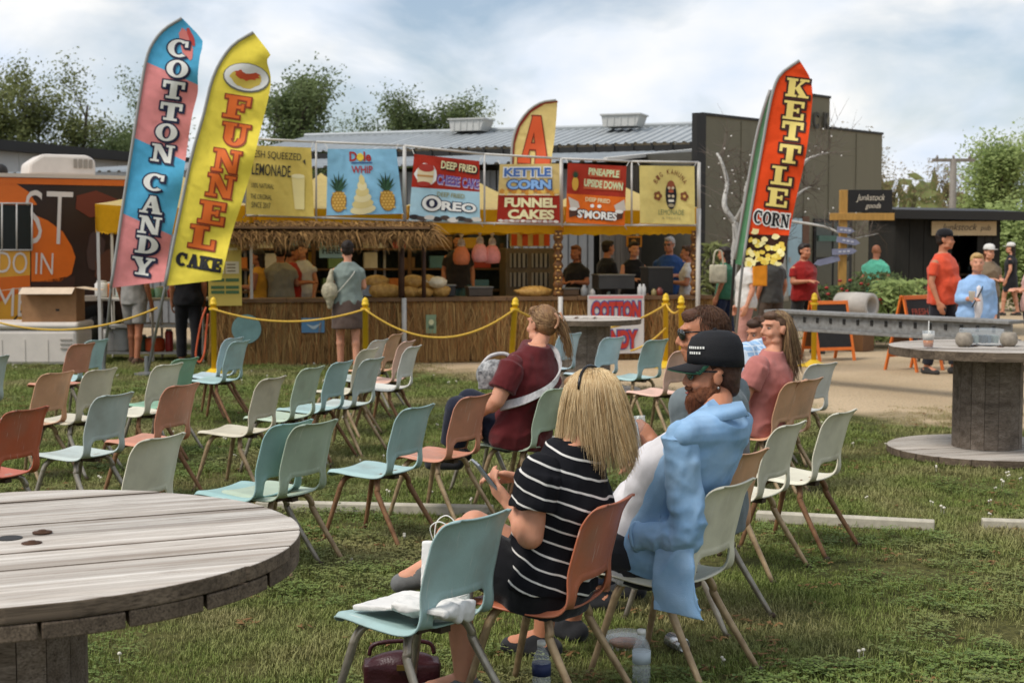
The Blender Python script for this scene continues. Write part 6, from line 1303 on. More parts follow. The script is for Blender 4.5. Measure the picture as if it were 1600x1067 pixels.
def body(J, prof, hm, skin_k=1., fem=False, g=1., hands=True, hk=1., headk=1., lt=1.):
    b = B(); torso(b, J, prof, 0, g); head_prims(b, J['hd'], hm, headk, fem)
    b.cone(J['nkb'] - V((0, 0, .02)), J['hd'] + hm @ V((0, -.02, -.06)), .056 if fem else .060, .048 if fem else .054)
    for s in 'LR':
        sg = -1 if s == 'L' else 1
        b.ell(J['sh' + s], (.05, .05, .048)); b.cone(J['sh' + s], J['el' + s], .046 * lt * g ** .5, .040 * lt); b.cone(J['el' + s], J['wr' + s], .041 * lt, .027); b.ell(lerp(J['el' + s], J['wr' + s], .28), (.042 * lt, .042 * lt, .042 * lt))
        b.cone(J['hp' + s], J['kn' + s], .088 * g ** .5, .06); b.cone(J['kn' + s], J['an' + s], .056, .04); b.ell(lerp(J['kn' + s], J['an' + s], .3), (.058, .06, .075)); b.ell(J['kn' + s], (.06, .06, .06))
        f = J['ft' + s]; b.cone(J['an' + s] + V((0, -.03, -.035)), J['an' + s] + f * .13 - V((0, 0, .045)), .038, .034); b.cone(J['an' + s], J['an' + s] + f * .12 - V((0, 0, .04)), .038, .03)
        if hands:
            d, pl, cu, th_ = J.get('hd' + s + 'p', (None,) * 4)
            if d is None: d = (J['wr' + s] - J['el' + s]).normalized(); pl = V((-sg, 0, 0)) if abs(d.z) > .5 else V((0, 0, -1)); cu, th_ = .35, 1.
            m = frame(d, -V(pl)); side = J.get('thumb' + s); 
            if side is None: side = 1 if (m @ V((1, 0, 0))).dot(V((0, 1, .5))) > 0 else -1
            hand(b, J['wr' + s], d, pl, side, cu, .12, hk, th_)
    return b
def sleeves(b, J, t, r=.014, lt=1., which='LR', flare=.0, g=1., sep=None):
    for s in which:
        if sep: b = B()
        e, w, sh = J['el' + s], J['wr' + s], J['sh' + s]
        k_ = .047 if (sep and t > 1) else .055 if sep else .046; b.ell(sh, (k_ + r, k_ + r, k_ - .003 + r))
        if sep and t > 1:
            rs_ = random.Random(int(abs(sh.x) * 1e4)); P = spline([sh, lerp(sh, e, .5), e, lerp(e, w, .5), lerp(e, w, t - 1)], 7); n_ = len(P); rr = []
            for i in range(n_): f_ = i / (n_ - 1); rr.append((.050 * lt * (1 - f_) + .037 * f_) + r + rs_.gauss(0, .0032) * (1.3 if .35 < f_ < .75 else .6))
            b.tube(P, rr, 16); q0, q1 = P[-2], P[-1]; B().tube([lerp(q0, q1, .2), q1 + (q1 - q0) * .25], [.041 + r, .043 + r], 16).obj('cuff', sep[0], sep[1], True)
        elif t <= 1: b.cone(sh, lerp(sh, e, t), (.05 * g ** .5 + r + .006) * lt, (.046 + r + flare) * lt, flat=True)
        else: b.cone(sh, e, .053 * lt + r, .045 * lt + r); b.cone(e, lerp(e, w, t - 1), .045 * lt + r, .034 + r, flat=True)
        if sep: rm(b.obj('sleeve', sep[0], sep[1], True), sep[2], 4, sep[3] * .5, .06, sep[3] * 1.2, .09)
def legs_cloth(b, J, t, r=.013, g=1., flare=0.):
    for s in 'LR':
        h, k, a = J['hp' + s], J['kn' + s], J['an' + s]; b.cone(h, k if t > 1 else lerp(h, k, t), .09 * g ** .5 + r, (.063 if t > 1 else .07 + flare) + r, flat=t <= 1)
        if t > 1: b.ell(k, (.064 + r,) * 3); b.cone(k, lerp(k, a, t - 1), .06 + r, .05 + r + flare, flat=True)
def shoes(e, J, mat, name='shoe', sole=None):
    for s in 'LR':
        f = J['ft' + s]; a = J['an' + s]; b = B(); b.cone(a + V((0, 0, -.045)) - f * .04, a + f * .15 + V((0, 0, -.06)), .045, .04); b.cone(a + V((0, 0, -.01)), a + f * .1 + V((0, 0, -.05)), .045, .036); o = b.obj(name, mat, e, True); rm(o, .01, 3)
def seated(k=1., sw=.185, hw=.095, lean=0.):
    J = dict(pel=(0, -.09, .48), wst=(0, -.12, .63), chs=(0, -.14, .80), nkb=(0, -.14, .955), hd=(0, -.11, 1.12), shL=(-sw, -.14, .915), shR=(sw, -.14, .915), elL=(-sw - .06, -.04, .66), elR=(sw + .06, -.04, .66), wrL=(-.13, .18, .6), wrR=(.13, .18, .6), hpL=(-hw, -.06, .475), hpR=(hw, -.06, .475), knL=(-.12, .36, .47), knR=(.12, .36, .47), anL=(-.13, .40, .09), anR=(.13, .40, .09), ftL=(-.15, 1, 0), ftR=(.15, 1, 0))
    return {a: V(v) for a, v in J.items()}
def standing(h=1.7, sw=.185, hw=.09, step=.0, arms='down', sit=0):
    k = h / 1.72; J = dict(pel=(0, 0, .93), wst=(0, .0, 1.08), chs=(0, .0, 1.26), nkb=(0, -.01, 1.42), hd=(0, .02, 1.60), shL=(-sw, -.01, 1.325), shR=(sw, -.01, 1.325), elL=(-sw - .05, -.03, 1.10), elR=(sw + .05, -.03, 1.10), wrL=(-sw - .05, .06, .87), wrR=(sw + .05, .06, .87), hpL=(-hw, 0, .92), hpR=(hw, 0, .92), knL=(-hw - .01, .02 + step, .50), knR=(hw + .01, .02 - step, .50), anL=(-hw - .01, -.01 + step * 1.6, .08), anR=(hw + .01, -.01 - step * 1.6, .08), ftL=(-.2, 1, 0), ftR=(.2, 1, 0))
    if arms in ('fwd', 'one'):
        J.update(elR=(sw + .05, .02, 1.12), wrR=(sw - .06, .25, 1.14))
        if arms == 'fwd': J.update(elL=(-sw - .05, .02, 1.12), wrL=(-sw + .06, .25, 1.14))
    if arms == 'up': J.update(elR=(sw + .1, .1, 1.3), wrR=(sw - .02, .2, 1.5))
    return {a: (V(v) * k if a[:2] != 'ft' else V(v)) for a, v in J.items()}
def strands(mat, e, c, m, n, L, seed, wind=(0, 0, 0), face=.25, w=.0022, spread=1., rad=(.083, .104, .092), off=(0, -.016, .036), low=-.7, part=.0, name='hair', cling=1.05, lock=.4, pull=None, high=2., fc=None):
    r = random.Random(seed); b = B(); c = V(c); o = c + m @ V(off); mi = m.transposed(); G_ = V((0, 0, -1)); wind = V(wind); made = 0; clump = [V((r.gauss(0, 1), r.gauss(0, 1), r.gauss(0, 1))) for _ in range(40)]
    while made < n:
        d = V((r.gauss(0, 1), r.gauss(0, 1), r.gauss(0, 1))).normalized()
        if d.y > face and d.z < .55: continue
        if d.z < low or d.z > high: continue
        made += 1; ci = min(range(40), key=lambda q: (clump[q].normalized() - d).length); cv = clump[ci]
        p = V((d.x * rad[0], d.y * rad[1], d.z * rad[2])) * r.uniform(.97, 1.05); P = [o + m @ p]; LL = L * r.uniform(.62, 1.12); st = LL / 9; dw = m @ d; v = G_ - dw * G_.dot(dw) + (m @ V((d.x * .5 + (part if d.x >= 0 else -part) * .4, d.y * .3 - .12, 0))) * max(.15, d.z); v = v.normalized()
        for k in range(9):
            g_ = G_ if pull is None else (pull - P[-1]).normalized() if (pull - P[-1]).length > .03 else G_
            v = (v * .55 + g_ * .45 + wind * (.05 + .03 * k) + cv * .02 * lock + V((r.gauss(0, .05), r.gauss(0, .05), r.gauss(0, .04))) * spread).normalized(); q = P[-1] + v * st; lq = mi @ (q - o); rr_ = math.sqrt((lq.x / rad[0]) ** 2 + (lq.y / rad[1]) ** 2 + (lq.z / rad[2]) ** 2)
            if rr_ < cling: lq = lq * (cling * r.uniform(1, 1.03) / max(rr_, .01)); q = o + m @ lq
            if fc is not None:
                lq = mi @ (q - o)
                if lq.y > fc and lq.z < .062: lq.y = fc; q = o + m @ lq
            P.append(q)
        b.tube(P, [w * (1.1 - .085 * k) for k in range(10)], 3, False)
    return b.obj(name, mat, e, True)
def haircap(e, mat, c, m, k=1., vox=.008, disp=.012, prims=(), face=True, name='hair'):
    b = B(); c = V(c)
    def E(p, r): b.ell(c + m @ (V(p) * k), tuple(x * k for x in r), m)
    E((0, -.028, .048), (.083, .094, .083)); E((0, -.05, .0), (.078, .06, .07)); E((0, .045, .088), (.06, .045, .034))
    for p, r in prims: E(p, r)
    o = b.obj(name, mat, e, True); rm(o, vox, 2, disp, .02); return o
def pants_hips(b, J, prof, g=1., inf=.014):
    pts = [J['pel'] + (J['pel'] - J['wst']).normalized() * .09, J['pel'], J['pel'].lerp(J['wst'], .22)]; x = (J['hpR'] - J['hpL']).normalized(); rs = []
    for i, p in enumerate(pts): t = (J['wst'] - J['pel']).normalized(); xx = (x - t * x.dot(t)).normalized(); y = t.cross(xx); w, d = prof[(0, 1, 1)[i]]; rs.append((p, xx * (w * g * (.97, 1, .93)[i] + inf), y * (d * g + inf)))
    b.loft(rs)
def LPf(loc, th):
    inv = MX.Rotation(-th, 3, 'Z'); loc = V(loc)
    return lambda px, py, dy=0.: inv @ (AT(px, py, loc.y + dy) - loc)
def start(label, loc, th, group=None, name='person'): return empty(name, label, 'person', loc, th, group)

# ------------------------------------------------------------------ blonde woman in the striped top
loc, th = CHAIR['blonde']; LP = LPf(loc, th); e = start('blonde woman in black and white striped top seated looking at her phone', loc, th)
J = seated(); J.update(hpL=V((-.09, .02, .46)), hpR=V((.09, .02, .46)), pel=V((0, -.02, .465)), wst=V((0, -.055, .61)), chs=V((0, -.085, .765)), nkb=V((.0, -.10, .935)), hd=LP(922, 634, .02), shL=V((-.165, -.07, .875)), shR=V((.165, -.09, .875)), elL=LP(828, 836, -.2), wrL=LP(800, 792, -.12), elR=V((.22, -.0, .68)), wrR=LP(818, 748, .06), knL=LP(706, 842, -.06), anL=LP(728, 1062, -.02), knR=LP(742, 822, .1), anR=LP(684, 876, .2))
J['ftL'] = V((-.2, 1, 0)); J['ftR'] = V((-.3, .9, -.2)); hm = eul(-8, -10, 4)
J['hdLp'] = (LP(762, 748, -.1) - J['wrL'], V((.35, .3, .9)), .5, 1.); J['hdRp'] = (LP(778, 738, .04) - J['wrR'], V((-.4, .2, -.85)), .45, 1.)
P1 = J; rm(body(J, FEM, hm, fem=True, g=1.06, hk=.95, lt=1.2).obj('body', SKIN, e, True), .0065, 3)
st = bpy.data.materials.new('striped_knit'); st.use_nodes = True; t = st.node_tree; b = t.nodes['Principled BSDF']; tc = N(t, 'ShaderNodeTexCoord'); sp = N(t, 'ShaderNodeSeparateXYZ'); mp = N(t, 'ShaderNodeMapping'); mp.inputs['Rotation'].default_value = (R(-22), R(-7), 0); t.links.new(tc.outputs['Object'], mp.inputs[0])
nz = N(t, 'ShaderNodeTexNoise'); nz.inputs['Scale'].default_value = 5; t.links.new(tc.outputs['Object'], nz.inputs['Vector']); t.links.new(mp.outputs[0], sp.inputs[0])
ma = N(t, 'ShaderNodeMath', operation='MULTIPLY_ADD'); t.links.new(nz.outputs[0], ma.inputs[0]); ma.inputs[1].default_value = .03; t.links.new(sp.outputs['Z'], ma.inputs[2]); mo = N(t, 'ShaderNodeMath', operation='PINGPONG'); t.links.new(ma.outputs[0], mo.inputs[0]); mo.inputs[1].default_value = .024; lt_ = N(t, 'ShaderNodeMath', operation='LESS_THAN'); t.links.new(mo.outputs[0], lt_.inputs[0]); lt_.inputs[1].default_value = .0034
t.links.new(mixc(t, lt_.outputs[0], '#151519', '#cfcbc4'), b.inputs['Base Color']); b.inputs['Roughness'].default_value = .85; b.inputs['Specular IOR Level'].default_value = .15; n2 = N(t, 'ShaderNodeTexNoise'); n2.inputs['Scale'].default_value = 300; t.links.new(tc.outputs['Object'], n2.inputs['Vector']); bp = N(t, 'ShaderNodeBump'); bp.inputs['Strength'].default_value = .3; bp.inputs['Distance'].default_value = .004; t.links.new(n2.outputs[0], bp.inputs['Height']); t.links.new(bp.outputs[0], b.inputs['Normal'])
b = B(); torso(b, J, FEM, .026, 1.16, drop=.0); sleeves(b, J, .6, .022, 1.12, flare=.014, g=1.1, sep=(st, e, .007, .012)); b.ell(J['wst'] + V((0, .03, -.02)), (.165, .13, .12)); b.ell(J['shL'].lerp(J['chs'], .4), (.105, .09, .11)); b.ell(J['shR'].lerp(J['chs'], .4), (.105, .09, .11)); rm(b.obj('striped_top', st, e, True), .007, 5, .008, .1, .018, .14)
b = B(); pants_hips(b, J, FEM, 1.12, .02); legs_cloth(b, J, .62, .022, 1.1, .012); rm(b.obj('black_shorts', fabric('black_cotton', '#18181b'), e, True), .009, 4, .015, .09)
shoes(e, J, fabric('grey_sneaker', '#6a6a68'))
strands(H_BLONDE, e, J['hd'], hm, 4600, .25, 5, (.04, -.07, .0), .12, .0011, .6, cling=1.08, low=-.5, part=.3, lock=2.2)
haircap(e, M('blonde_base', '#8a6842', var=.3, scale=60, stretch=(1, 1, .2)), J['hd'], hm, .99, .007, .006, [((0, -.06, -.05), (.068, .05, .07))], name='hair_base')
gls = M('black_gloss', '#141414', rough=.2, var=.05, bump=0); hb = []
for q in range(13): a = R(-82 + q * 13.7); hb.append(J['hd'] + hm @ V((.094 * math.sin(a), -.02, .045 + .097 * math.cos(a))))
B().tube(hb, .0055, 6).obj('hair_band', gls, e, True)
ph = empty('phone', 'slim grey smartphone held by the blonde woman', 'phone', (0, 0, 0)); c = AT(757, 741, loc.y - .13); d1 = (AT(733, 712, loc.y - .16) - AT(768, 758, loc.y - .1)).normalized(); m_ = frame(d1, V((.62, .12, .78))).to_4x4(); m_.translation = c; ph.matrix_world = m_
B().box((0, 0, 0), (.068, .125, .008)).obj('case', M('phone_grey', '#85888c', rough=.3, var=.05), ph, bevel=.003); B().box((0, 0, .0046), (.062, .117, .0012)).obj('screen', gls, ph)

# ------------------------------------------------------------------ bearded man in denim
loc, th = CHAIR['denim']; LP = LPf(loc, th); e = start('bearded man in denim shirt and black cap seated leaning back', loc, th)
J = seated(sw=.20); J.update(pel=V((0, .09, .465)), wst=V((0, .03, .61)), chs=V((0, -.06, .80)), nkb=V((0, -.20, .985)), hd=LP(1114, 586, 0), shL=V((-.22, -.175, .965)), shR=V((.215, -.16, .965)), elL=LP(1072, 834, -.27), wrL=LP(992, 838, -.14), elR=V((.25, .02, .66)), wrR=LP(1012, 716, .22), knL=V((-.13, .46, .47)), knR=V((.15, .45, .48)), hpL=V((-.1, .05, .48)), hpR=V((.1, .05, .48)), anL=V((-.13, .5, .09)), anR=V((.15, .55, .09)))
hm = eul(36, -2, 0); J['hdLp'] = (V((.95, .1, -.25)), V((0, .3, -.9)), .6, 1.); J['hdRp'] = (V((-.2, .5, .9)), V((-.85, .4, .1)), .75, 1.)
P2 = J; rm(body(J, MALE, hm, g=1.08, lt=1.15).obj('body', SKIN2, e, True), .0062, 3)
tee = fabric('white_tee', '#d6d2d2'); den = M('denim_shirt', '#9dbcd8', rough=.85, var=.16, scale=7, bump=.3, bscale=380, spec=.15, col2='#7fa6cb', detail=8, fold=.35, fscale=6.5)
J2 = dict(J); J2['nkb'] = J['nkb'] + V((0, -.01, -.065)); b = B(); torso(b, J2, MALE, .016, 1.1, (0, .026, .0), drop=.09); b.ell(J['wst'] + V((0, .10, .015)), (.155, .115, .14)); rm(b.obj('white_tee', tee, e, True), .008, 5, .004, .1, .014, .12)
J3 = dict(J); J3['nkb'] = J['nkb'] + V((0, -.005, .022)); b = B(); [b.cone(J['sh' + s_] + V((0, -.015, .0)), J3['nkb'] + V((0, -.035, -.05)), .066, .078) for s_ in 'LR']; torso(b, J3, MALE, .03, 1.08, (0, -.026, .0), drop=.04, depth=.9); sleeves(b, J, 1.94, .018, 1.12, g=1.1, sep=(den, e, .0065, .014)); b.ell(J['shL'].lerp(J['chs'], .3) + V((0.02, -.03, -.02)), (.10, .09, .11)); b.ell(J['shR'].lerp(J['chs'], .3) + V((-.02, -.03, -.02)), (.10, .09, .11))
b.loft([(V((-.17, -.13, .64)), V((.05, 0, 0)), V((0, .08, 0))), (V((-.225, -.15, .52)), V((.022, 0, 0)), V((0, .08, 0))), (V((-.24, -.165, .40)), V((.014, 0, 0)), V((0, .095, 0))), (V((-.245, -.18, .30)), V((.009, 0, 0)), V((.01, .115, 0)))])
rm(b.obj('denim_shirt', den, e, True), .0062, 4, .006, .13, .020, .17)
b = B(); n_ = 25
for i in range(n_):
    a = R(118 + 304 * i / (n_ - 1)); f_ = abs(i / (n_ - 1) - .5) * 2; cx_ = J['nkb'] + V((0, -.01, .042)); ca_, sa_ = math.cos(a), math.sin(a); pt_ = .03 * max(0, f_ - .7) / .3
    b.v += [tuple(cx_ + V((.078 * ca_, .082 * sa_, .022 - .03 * f_))), tuple(cx_ + V((.083 * ca_, .087 * sa_, .048 - .045 * f_ ** 2))), tuple(cx_ + V(((.112 + pt_) * ca_, (.115 + pt_) * sa_, -.002 - .035 * f_ - pt_)))]
b.f = [(i * 3 + k, i * 3 + k + 1, i * 3 + k + 4, i * 3 + k + 3) for i in range(n_ - 1) for k in range(2)]
o = b.obj('collar', den, e, True); sd = o.modifiers.new('s', 'SOLIDIFY'); sd.thickness = .005
b = B(); pants_hips(b, J, MALE, 1.06, .02); legs_cloth(b, J, .95, .025, 1.1, .012); rm(b.obj('dark_shorts', fabric('charcoal_cotton', '#2c2c30'), e, True), .01, 3, .01, .09); shoes(e, J, fabric('dark_sneaker', '#2a2a2c'))
c = J['hd']; b = B()
def E(p, r): b.ell(c + hm @ V(p), r, hm)
E((0, .058, -.085), (.05, .048, .042)); E((0, .07, -.118), (.036, .034, .042)); [E((s * .052, .03, -.072), (.024, .05, .036)) for s in (-1, 1)]; [E((s * .066, .0, -.035), (.013, .02, .045)) for s in (-1, 1)]; E((0, .094, -.046), (.034, .016, .009))
o = b.obj('beard', M('beard_ginger', '#6b3d22', var=.35, scale=70, stretch=(1, 1, .25), bump=.9, bscale=260, rough=.7), e, True); rm(o, .005, 2, .012, .012)
strands(H_GINGER, e, c, hm, 1500, .032, 41, (0, .3, 0), 9., .0011, 1.8, rad=(.053, .052, .05), off=(0, .052, -.088), low=-1.1, high=.25, cling=1.02, name='beard_hair'); B().ell(c + hm @ V((0, .1, -.064)), (.018, .008, .006), hm).obj('lips', LIPS, e, True); B().ell(c + hm @ V((0, .103, -.061)), (.013, .006, .0028), hm).obj('teeth', EYE_W, e, True)
haircap(e, M('hair_short_brown', '#4a2f20', var=.3, scale=70, bump=.8, bscale=240), c, hm, .985, .006, .008, [((0, -.07, -.04), (.06, .035, .05))], name='hair')
b = B(); prof_ = [(1.0, 0), (1.0, .035), (.96, .075), (.82, .108), (.5, .128), (.05, .134)]; o_ = c + hm @ V((0, -.012, .04)); capm = M('cap_black', '#17171a', rough=.8, var=.15, bump=.3, bscale=300)
b.rings([[o_ + hm @ V((.094 * k * math.cos(q), .110 * k * math.sin(q), z + .012 * math.sin(q) * (z < .05))) for q in (2 * math.pi * j / 28 for j in range(28))] for k, z in prof_]); cap = b.obj('cap', capm, e, True)
for nm, mt, dz in (('brim', capm, 0), ('brim_lining', M('brim_green', '#2f5a42', var=.1, rough=.8), -.0045)):
    b = B(); top = []
    for j in range(9):
        t_ = j / 8; row = []
        for i in range(15): a = R(20 + 140 * i / 14); rx, ry = .094, .108; p = V((rx * math.cos(a), ry * math.sin(a), .008 + dz)); q = V((.083 * math.cos(a) * (1 - .05 * t_), .108 * math.sin(a) + .078 * t_ * max(0, math.sin(a)) ** .8, .002 + dz - .012 * t_ - .018 * (math.cos(a) ** 2) * t_)); row.append(o_ + hm @ p.lerp(q, min(1, t_ * 1.0 + (0 if t_ else 0))))
        top.append(row)
    n_ = 15; b.v = [tuple(p) for r_ in top for p in r_]; b.f = [(j * n_ + i, j * n_ + i + 1, (j + 1) * n_ + i + 1, (j + 1) * n_ + i) for j in range(8) for i in range(n_ - 1)]
    o = b.obj(nm, mt, cap, True); sd = o.modifiers.new('s', 'SOLIDIFY'); sd.thickness = .003
B().ell(o_ + hm @ V((0, 0, .136)), (.008, .008, .005), hm).obj('button', capm, cap, True)
for rowi, (zr, n_) in enumerate(((.072, 7), (.052, 5))):
    for k in range(n_): a = R(112 + k * 6.2 + rowi * 4); B().box(o_ + hm @ V((.0955 * math.cos(a) * (1 - .02 * (rowi == 0)), .112 * math.sin(a) * (1 - .02 * (rowi == 0)), zr)), (.007, .003, .009), hm @ MX.Rotation(a - R(90), 3, 'Z')).obj('stitched_letter', WHITE, cap)
def sunglasses(e, c, hm, k=1., lens=None, z=.010):
    lens = lens or M('lens_dark', '#1a1d18', rough=.08, var=.05, bump=0, spec=.7); g_ = B()
    for s in (-1, 1):
        o = B().ell(c + hm @ (V((s * .034, .092, z)) * k), (.031 * k, .008 * k, .024 * k), hm @ MX.Rotation(R(-s * 16), 3, 'Z')).obj('lens', lens, e, True)
        g_.tube([c + hm @ (V((s * .062, .082, z + .012)) * k), c + hm @ (V((s * .076, .05, z + .012)) * k), c + hm @ (V((s * .083, -.005, z + .01)) * k), c + hm @ (V((s * .082, -.03, z - .008)) * k)], .0035 * k, 6)
    g_.tube([c + hm @ (V((-.02, .1, z + .01)) * k), c + hm @ (V((0, .104, z + .012)) * k), c + hm @ (V((.02, .1, z + .01)) * k)], .003 * k, 6); return g_.obj('sunglasses', gls, e, True)
sunglasses(e, c, hm, 1., M('lens_green', '#2c3a2c', rough=.08, var=.05, bump=0, spec=.7))
B().lathe([(.003, -.0008), (.0042, -.0008), (.0042, .0008), (.003, .0008)], 14).obj('earring', M('silver', '#c9c9c9', metal=.9, rough=.2), e, True, c + hm @ V((-.082, -.008, -.042))).rotation_euler = (0, R(90), R(30))
can_e = empty('held_can', 'tall silver drink can in a blue sleeve held between the two men', 'can', (0, 0, 0)); cc = AT(994, 694, loc.y + .17); can_e.location = cc - V((0, 0, .07)); can_e.rotation_euler = (R(-6), R(-10), 0)
B().lathe([(.024, 0), (.033, .008), (.033, .15), (.027, .165), (.024, .163), (.0, .162)], 22).obj('can', M('can_metal', '#c4c4c2', rough=.25, metal=.8, var=.1), can_e, True); B().lathe([(.0345, .002), (.0355, .004), (.0355, .055), (.0345, .056)], 22).obj('sleeve', fabric('koozie', '#3a4a8c'), can_e, True)
for k in range(6): B().box((0, -.0337, .07 + k * .013), (.03 - .004 * (k % 2), .002, .005)).obj('printed_line', P_('#8f9499'), can_e)

# ------------------------------------------------------------------ man with dark sunglasses
loc, th = CHAIR['shades']; LP = LPf(loc, th); e = start('short-haired man in dark sunglasses and grey top seated behind the bearded man', loc, th)
J = seated(sw=.195); J.update(pel=V((0, -.08, .49)), wst=V((0, -.09, .67)), chs=V((0, -.09, .87)), nkb=V((0, -.085, 1.04)), hd=LP(1098, 524, 0), shL=V((-.195, -.07, .98)), shR=V((.195, -.09, .99)), elL=LP(1074, 742, -.14), wrL=LP(1024, 694, -.1), elR=V((.24, .05, .72)), wrR=V((.08, .25, .68)))
hm = eul(38, -4, 0); J['hdLp'] = ((LP(1003, 672, -.08) - J['wrL']).normalized(), V((.55, .8, .1)), .55, 1.)
rm(body(J, MALE, hm, g=1.05, headk=1.04).obj('body', SKIN2, e, True), .0075, 3); b = B(); torso(b, J, MALE, .022, 1.08, drop=.08); sleeves(b, J, 1.93, .018, 1.12); rm(b.obj('grey_top', fabric('slate_knit', '#6b7476'), e, True), .009, 4, .018, .09)
b = B(); pants_hips(b, J, MALE); legs_cloth(b, J, 1.9, .016); rm(b.obj('jeans', fabric('navy_denim', '#262c3c'), e, True), .011, 3); shoes(e, J, fabric('dark_sneaker', '#2a2a2c'))
strands(H_BROWN, e, J['hd'], hm, 1600, .03, 31, (0, -.3, .5), .35, .0012, 1.5, low=-.35, cling=1.04, name='hair_fuzz'); haircap(e, M('hair_auburn', '#54331f', var=.3, scale=60, stretch=(1, .3, 1), bump=.9, bscale=200), J['hd'], hm, .965, .006, .004, [((0, .03, .1), (.06, .065, .026))]); sunglasses(e, J['hd'], hm, 1.05)
cu = empty('held_cup', 'clear plastic cup held by the man in dark sunglasses', 'cup', AT(1000, 680, loc.y - .06) - V((0, 0, .07)), 0); cu.rotation_euler = (0, R(-8), 0); B().lathe([(.03, 0), (.033, .003), (.043, .15), (.045, .152), (.042, .15), (.03, .008)], 20).obj('cup', clear, cu, True); B().lathe([(.001, .006), (.031, .007), (.035, .06), (.001, .061)], 16).obj('drink', M('pale_drink', '#b9b3a4', rough=.15), cu, True)

# ------------------------------------------------------------------ woman in the pink shirt
loc, th = CHAIR['pink']; LP = LPf(loc, th); e = start('smiling woman with windblown hair and pink T-shirt seated by the white chair', loc, th)
J = seated(sw=.17); J.update(pel=V((0, -.03, .47)), wst=V((0, -.06, .60)), chs=V((0, -.085, .77)), nkb=V((0, -.10, .935)), hpL=V((-.09, .0, .465)), hpR=V((.09, .0, .465)), hd=LP(1211, 515, 0), shL=V((-.17, -.08, .875)), shR=V((.17, -.1, .875)), elL=V((-.265, .0, .635)), wrL=V((-.12, .2, .69)), elR=V((.2, .0, .63)), wrR=V((.02, .14, .68)))
hm = eul(62, 4, 0); J['hdLp'] = (V((.75, .6, .1)), V((0, .5, -.9)), .5, 1.)
rm(body(J, FEM, hm, fem=True, g=1.04, lt=1.1).obj('body', SKIN, e, True), .0085, 2); b = B(); torso(b, J, FEM, .02, 1.08, drop=.07); dp_ = fabric('dusty_pink', '#b06e66'); sleeves(b, J, .62, .02, 1.12, flare=.012, sep=(dp_, e, .009, .012)); b.ell(J['chs'] + V((0, .08, -.0)), (.13, .09, .1)); rm(b.obj('pink_shirt', dp_, e, True), .009, 4, .008, .1, .018, .13)
b = B(); pants_hips(b, J, FEM); legs_cloth(b, J, 1.85, .016); rm(b.obj('jeans', fabric('blue_denim', '#2f4656'), e, True), .011, 3); shoes(e, J, fabric('pale_sneaker', '#b5b0a8'))
eyes(e, J['hd'], hm, 1., M('brow_brown', '#4a3426')); strands(H_MIX, e, J['hd'], hm, 1400, .33, 9, (.16, -.32, .04), -.1, .0019, .9, part=.25, lock=1.6, low=-.5, fc=-.01); haircap(e, M('mixed_base', '#5a4230', var=.3, scale=50), J['hd'], hm, 1., .009, .006, name='hair_base')
pb_ = empty('popcorn_bag', 'clear bag of popcorn in the lap of the woman in pink', 'bag', loc + MX.Rotation(th, 3, 'Z') @ V((.0, .16, .60))); o = B().ell((0, 0, 0), (.09, .07, .13)).obj('popcorn', M('popcorn', '#d6bd84', var=.3, scale=50, bump=1., bscale=70, col2='#a8873f'), pb_, True); rm(o, .01, 0, .03, .02)

# ------------------------------------------------------------------ person in blue plaid eating
loc, th = CHAIR['plaid']; LP = LPf(loc, th); e = start('brown-haired person in pale blue plaid shirt eating, behind the woman in pink', loc, th)
J = seated(sw=.17); J.update(nkb=V((0, -.02, .92)), chs=V((0, -.07, .78)), hd=LP(1186, 522, 0), shL=V((-.17, -.03, .875)), shR=V((.17, -.05, .875)), elL=LP(1180, 600, -.2), wrL=LP(1172, 560, -.1), elR=V((.2, .12, .68)), wrR=V((.05, .15, .9)))
hm = eul(66, -10, 0); J['hdLp'] = ((LP(1176, 545, -.05) - J['wrL']).normalized(), V((.6, .2, .2)), .7, 1.)
plaid = bpy.data.materials.new('plaid'); plaid.use_nodes = True; t = plaid.node_tree; b = t.nodes['Principled BSDF']; tc = N(t, 'ShaderNodeTexCoord'); sp = N(t, 'ShaderNodeSeparateXYZ'); t.links.new(tc.outputs['Object'], sp.inputs[0]); col = None
base = mixc(t, 0., '#8fb0d0', '#8fb0d0')
for ax in ('X', 'Z'):
    mo = N(t, 'ShaderNodeMath', operation='PINGPONG'); t.links.new(sp.outputs[ax], mo.inputs[0]); mo.inputs[1].default_value = .02; l_ = N(t, 'ShaderNodeMath', operation='LESS_THAN'); t.links.new(mo.outputs[0], l_.inputs[0]); l_.inputs[1].default_value = .005; base = mixc(t, l_.outputs[0], base, '#c9d6e2')
t.links.new(base, b.inputs['Base Color']); b.inputs['Roughness'].default_value = .9
rm(body(J, FEM, hm, fem=True).obj('body', SKIN2, e, True), .0095, 2); b = B(); torso(b, J, FEM, .024, 1.08, drop=.08); sleeves(b, J, 1.5, .018, 1.1); rm(b.obj('plaid_shirt', plaid, e, True), .01, 4, .016, .1); b = B(); pants_hips(b, J, FEM); legs_cloth(b, J, 1.85, .016); rm(b.obj('trousers', fabric('grey_trousers', '#4a4a4c'), e, True), .012, 3); shoes(e, J, fabric('dark_sneaker', '#2a2a2c'))
eyes(e, J['hd'], hm, 1., M('brow_brown', '#4a3426')); strands(H_BROWN, e, J['hd'], hm, 700, .15, 12, (.08, -.2, 0), .0, .0024, .9, lock=1.4, fc=.02); haircap(e, M('brown_base', '#3f2a1c', var=.3, scale=50), J['hd'], hm, 1., .009, .008, name='hair_base')

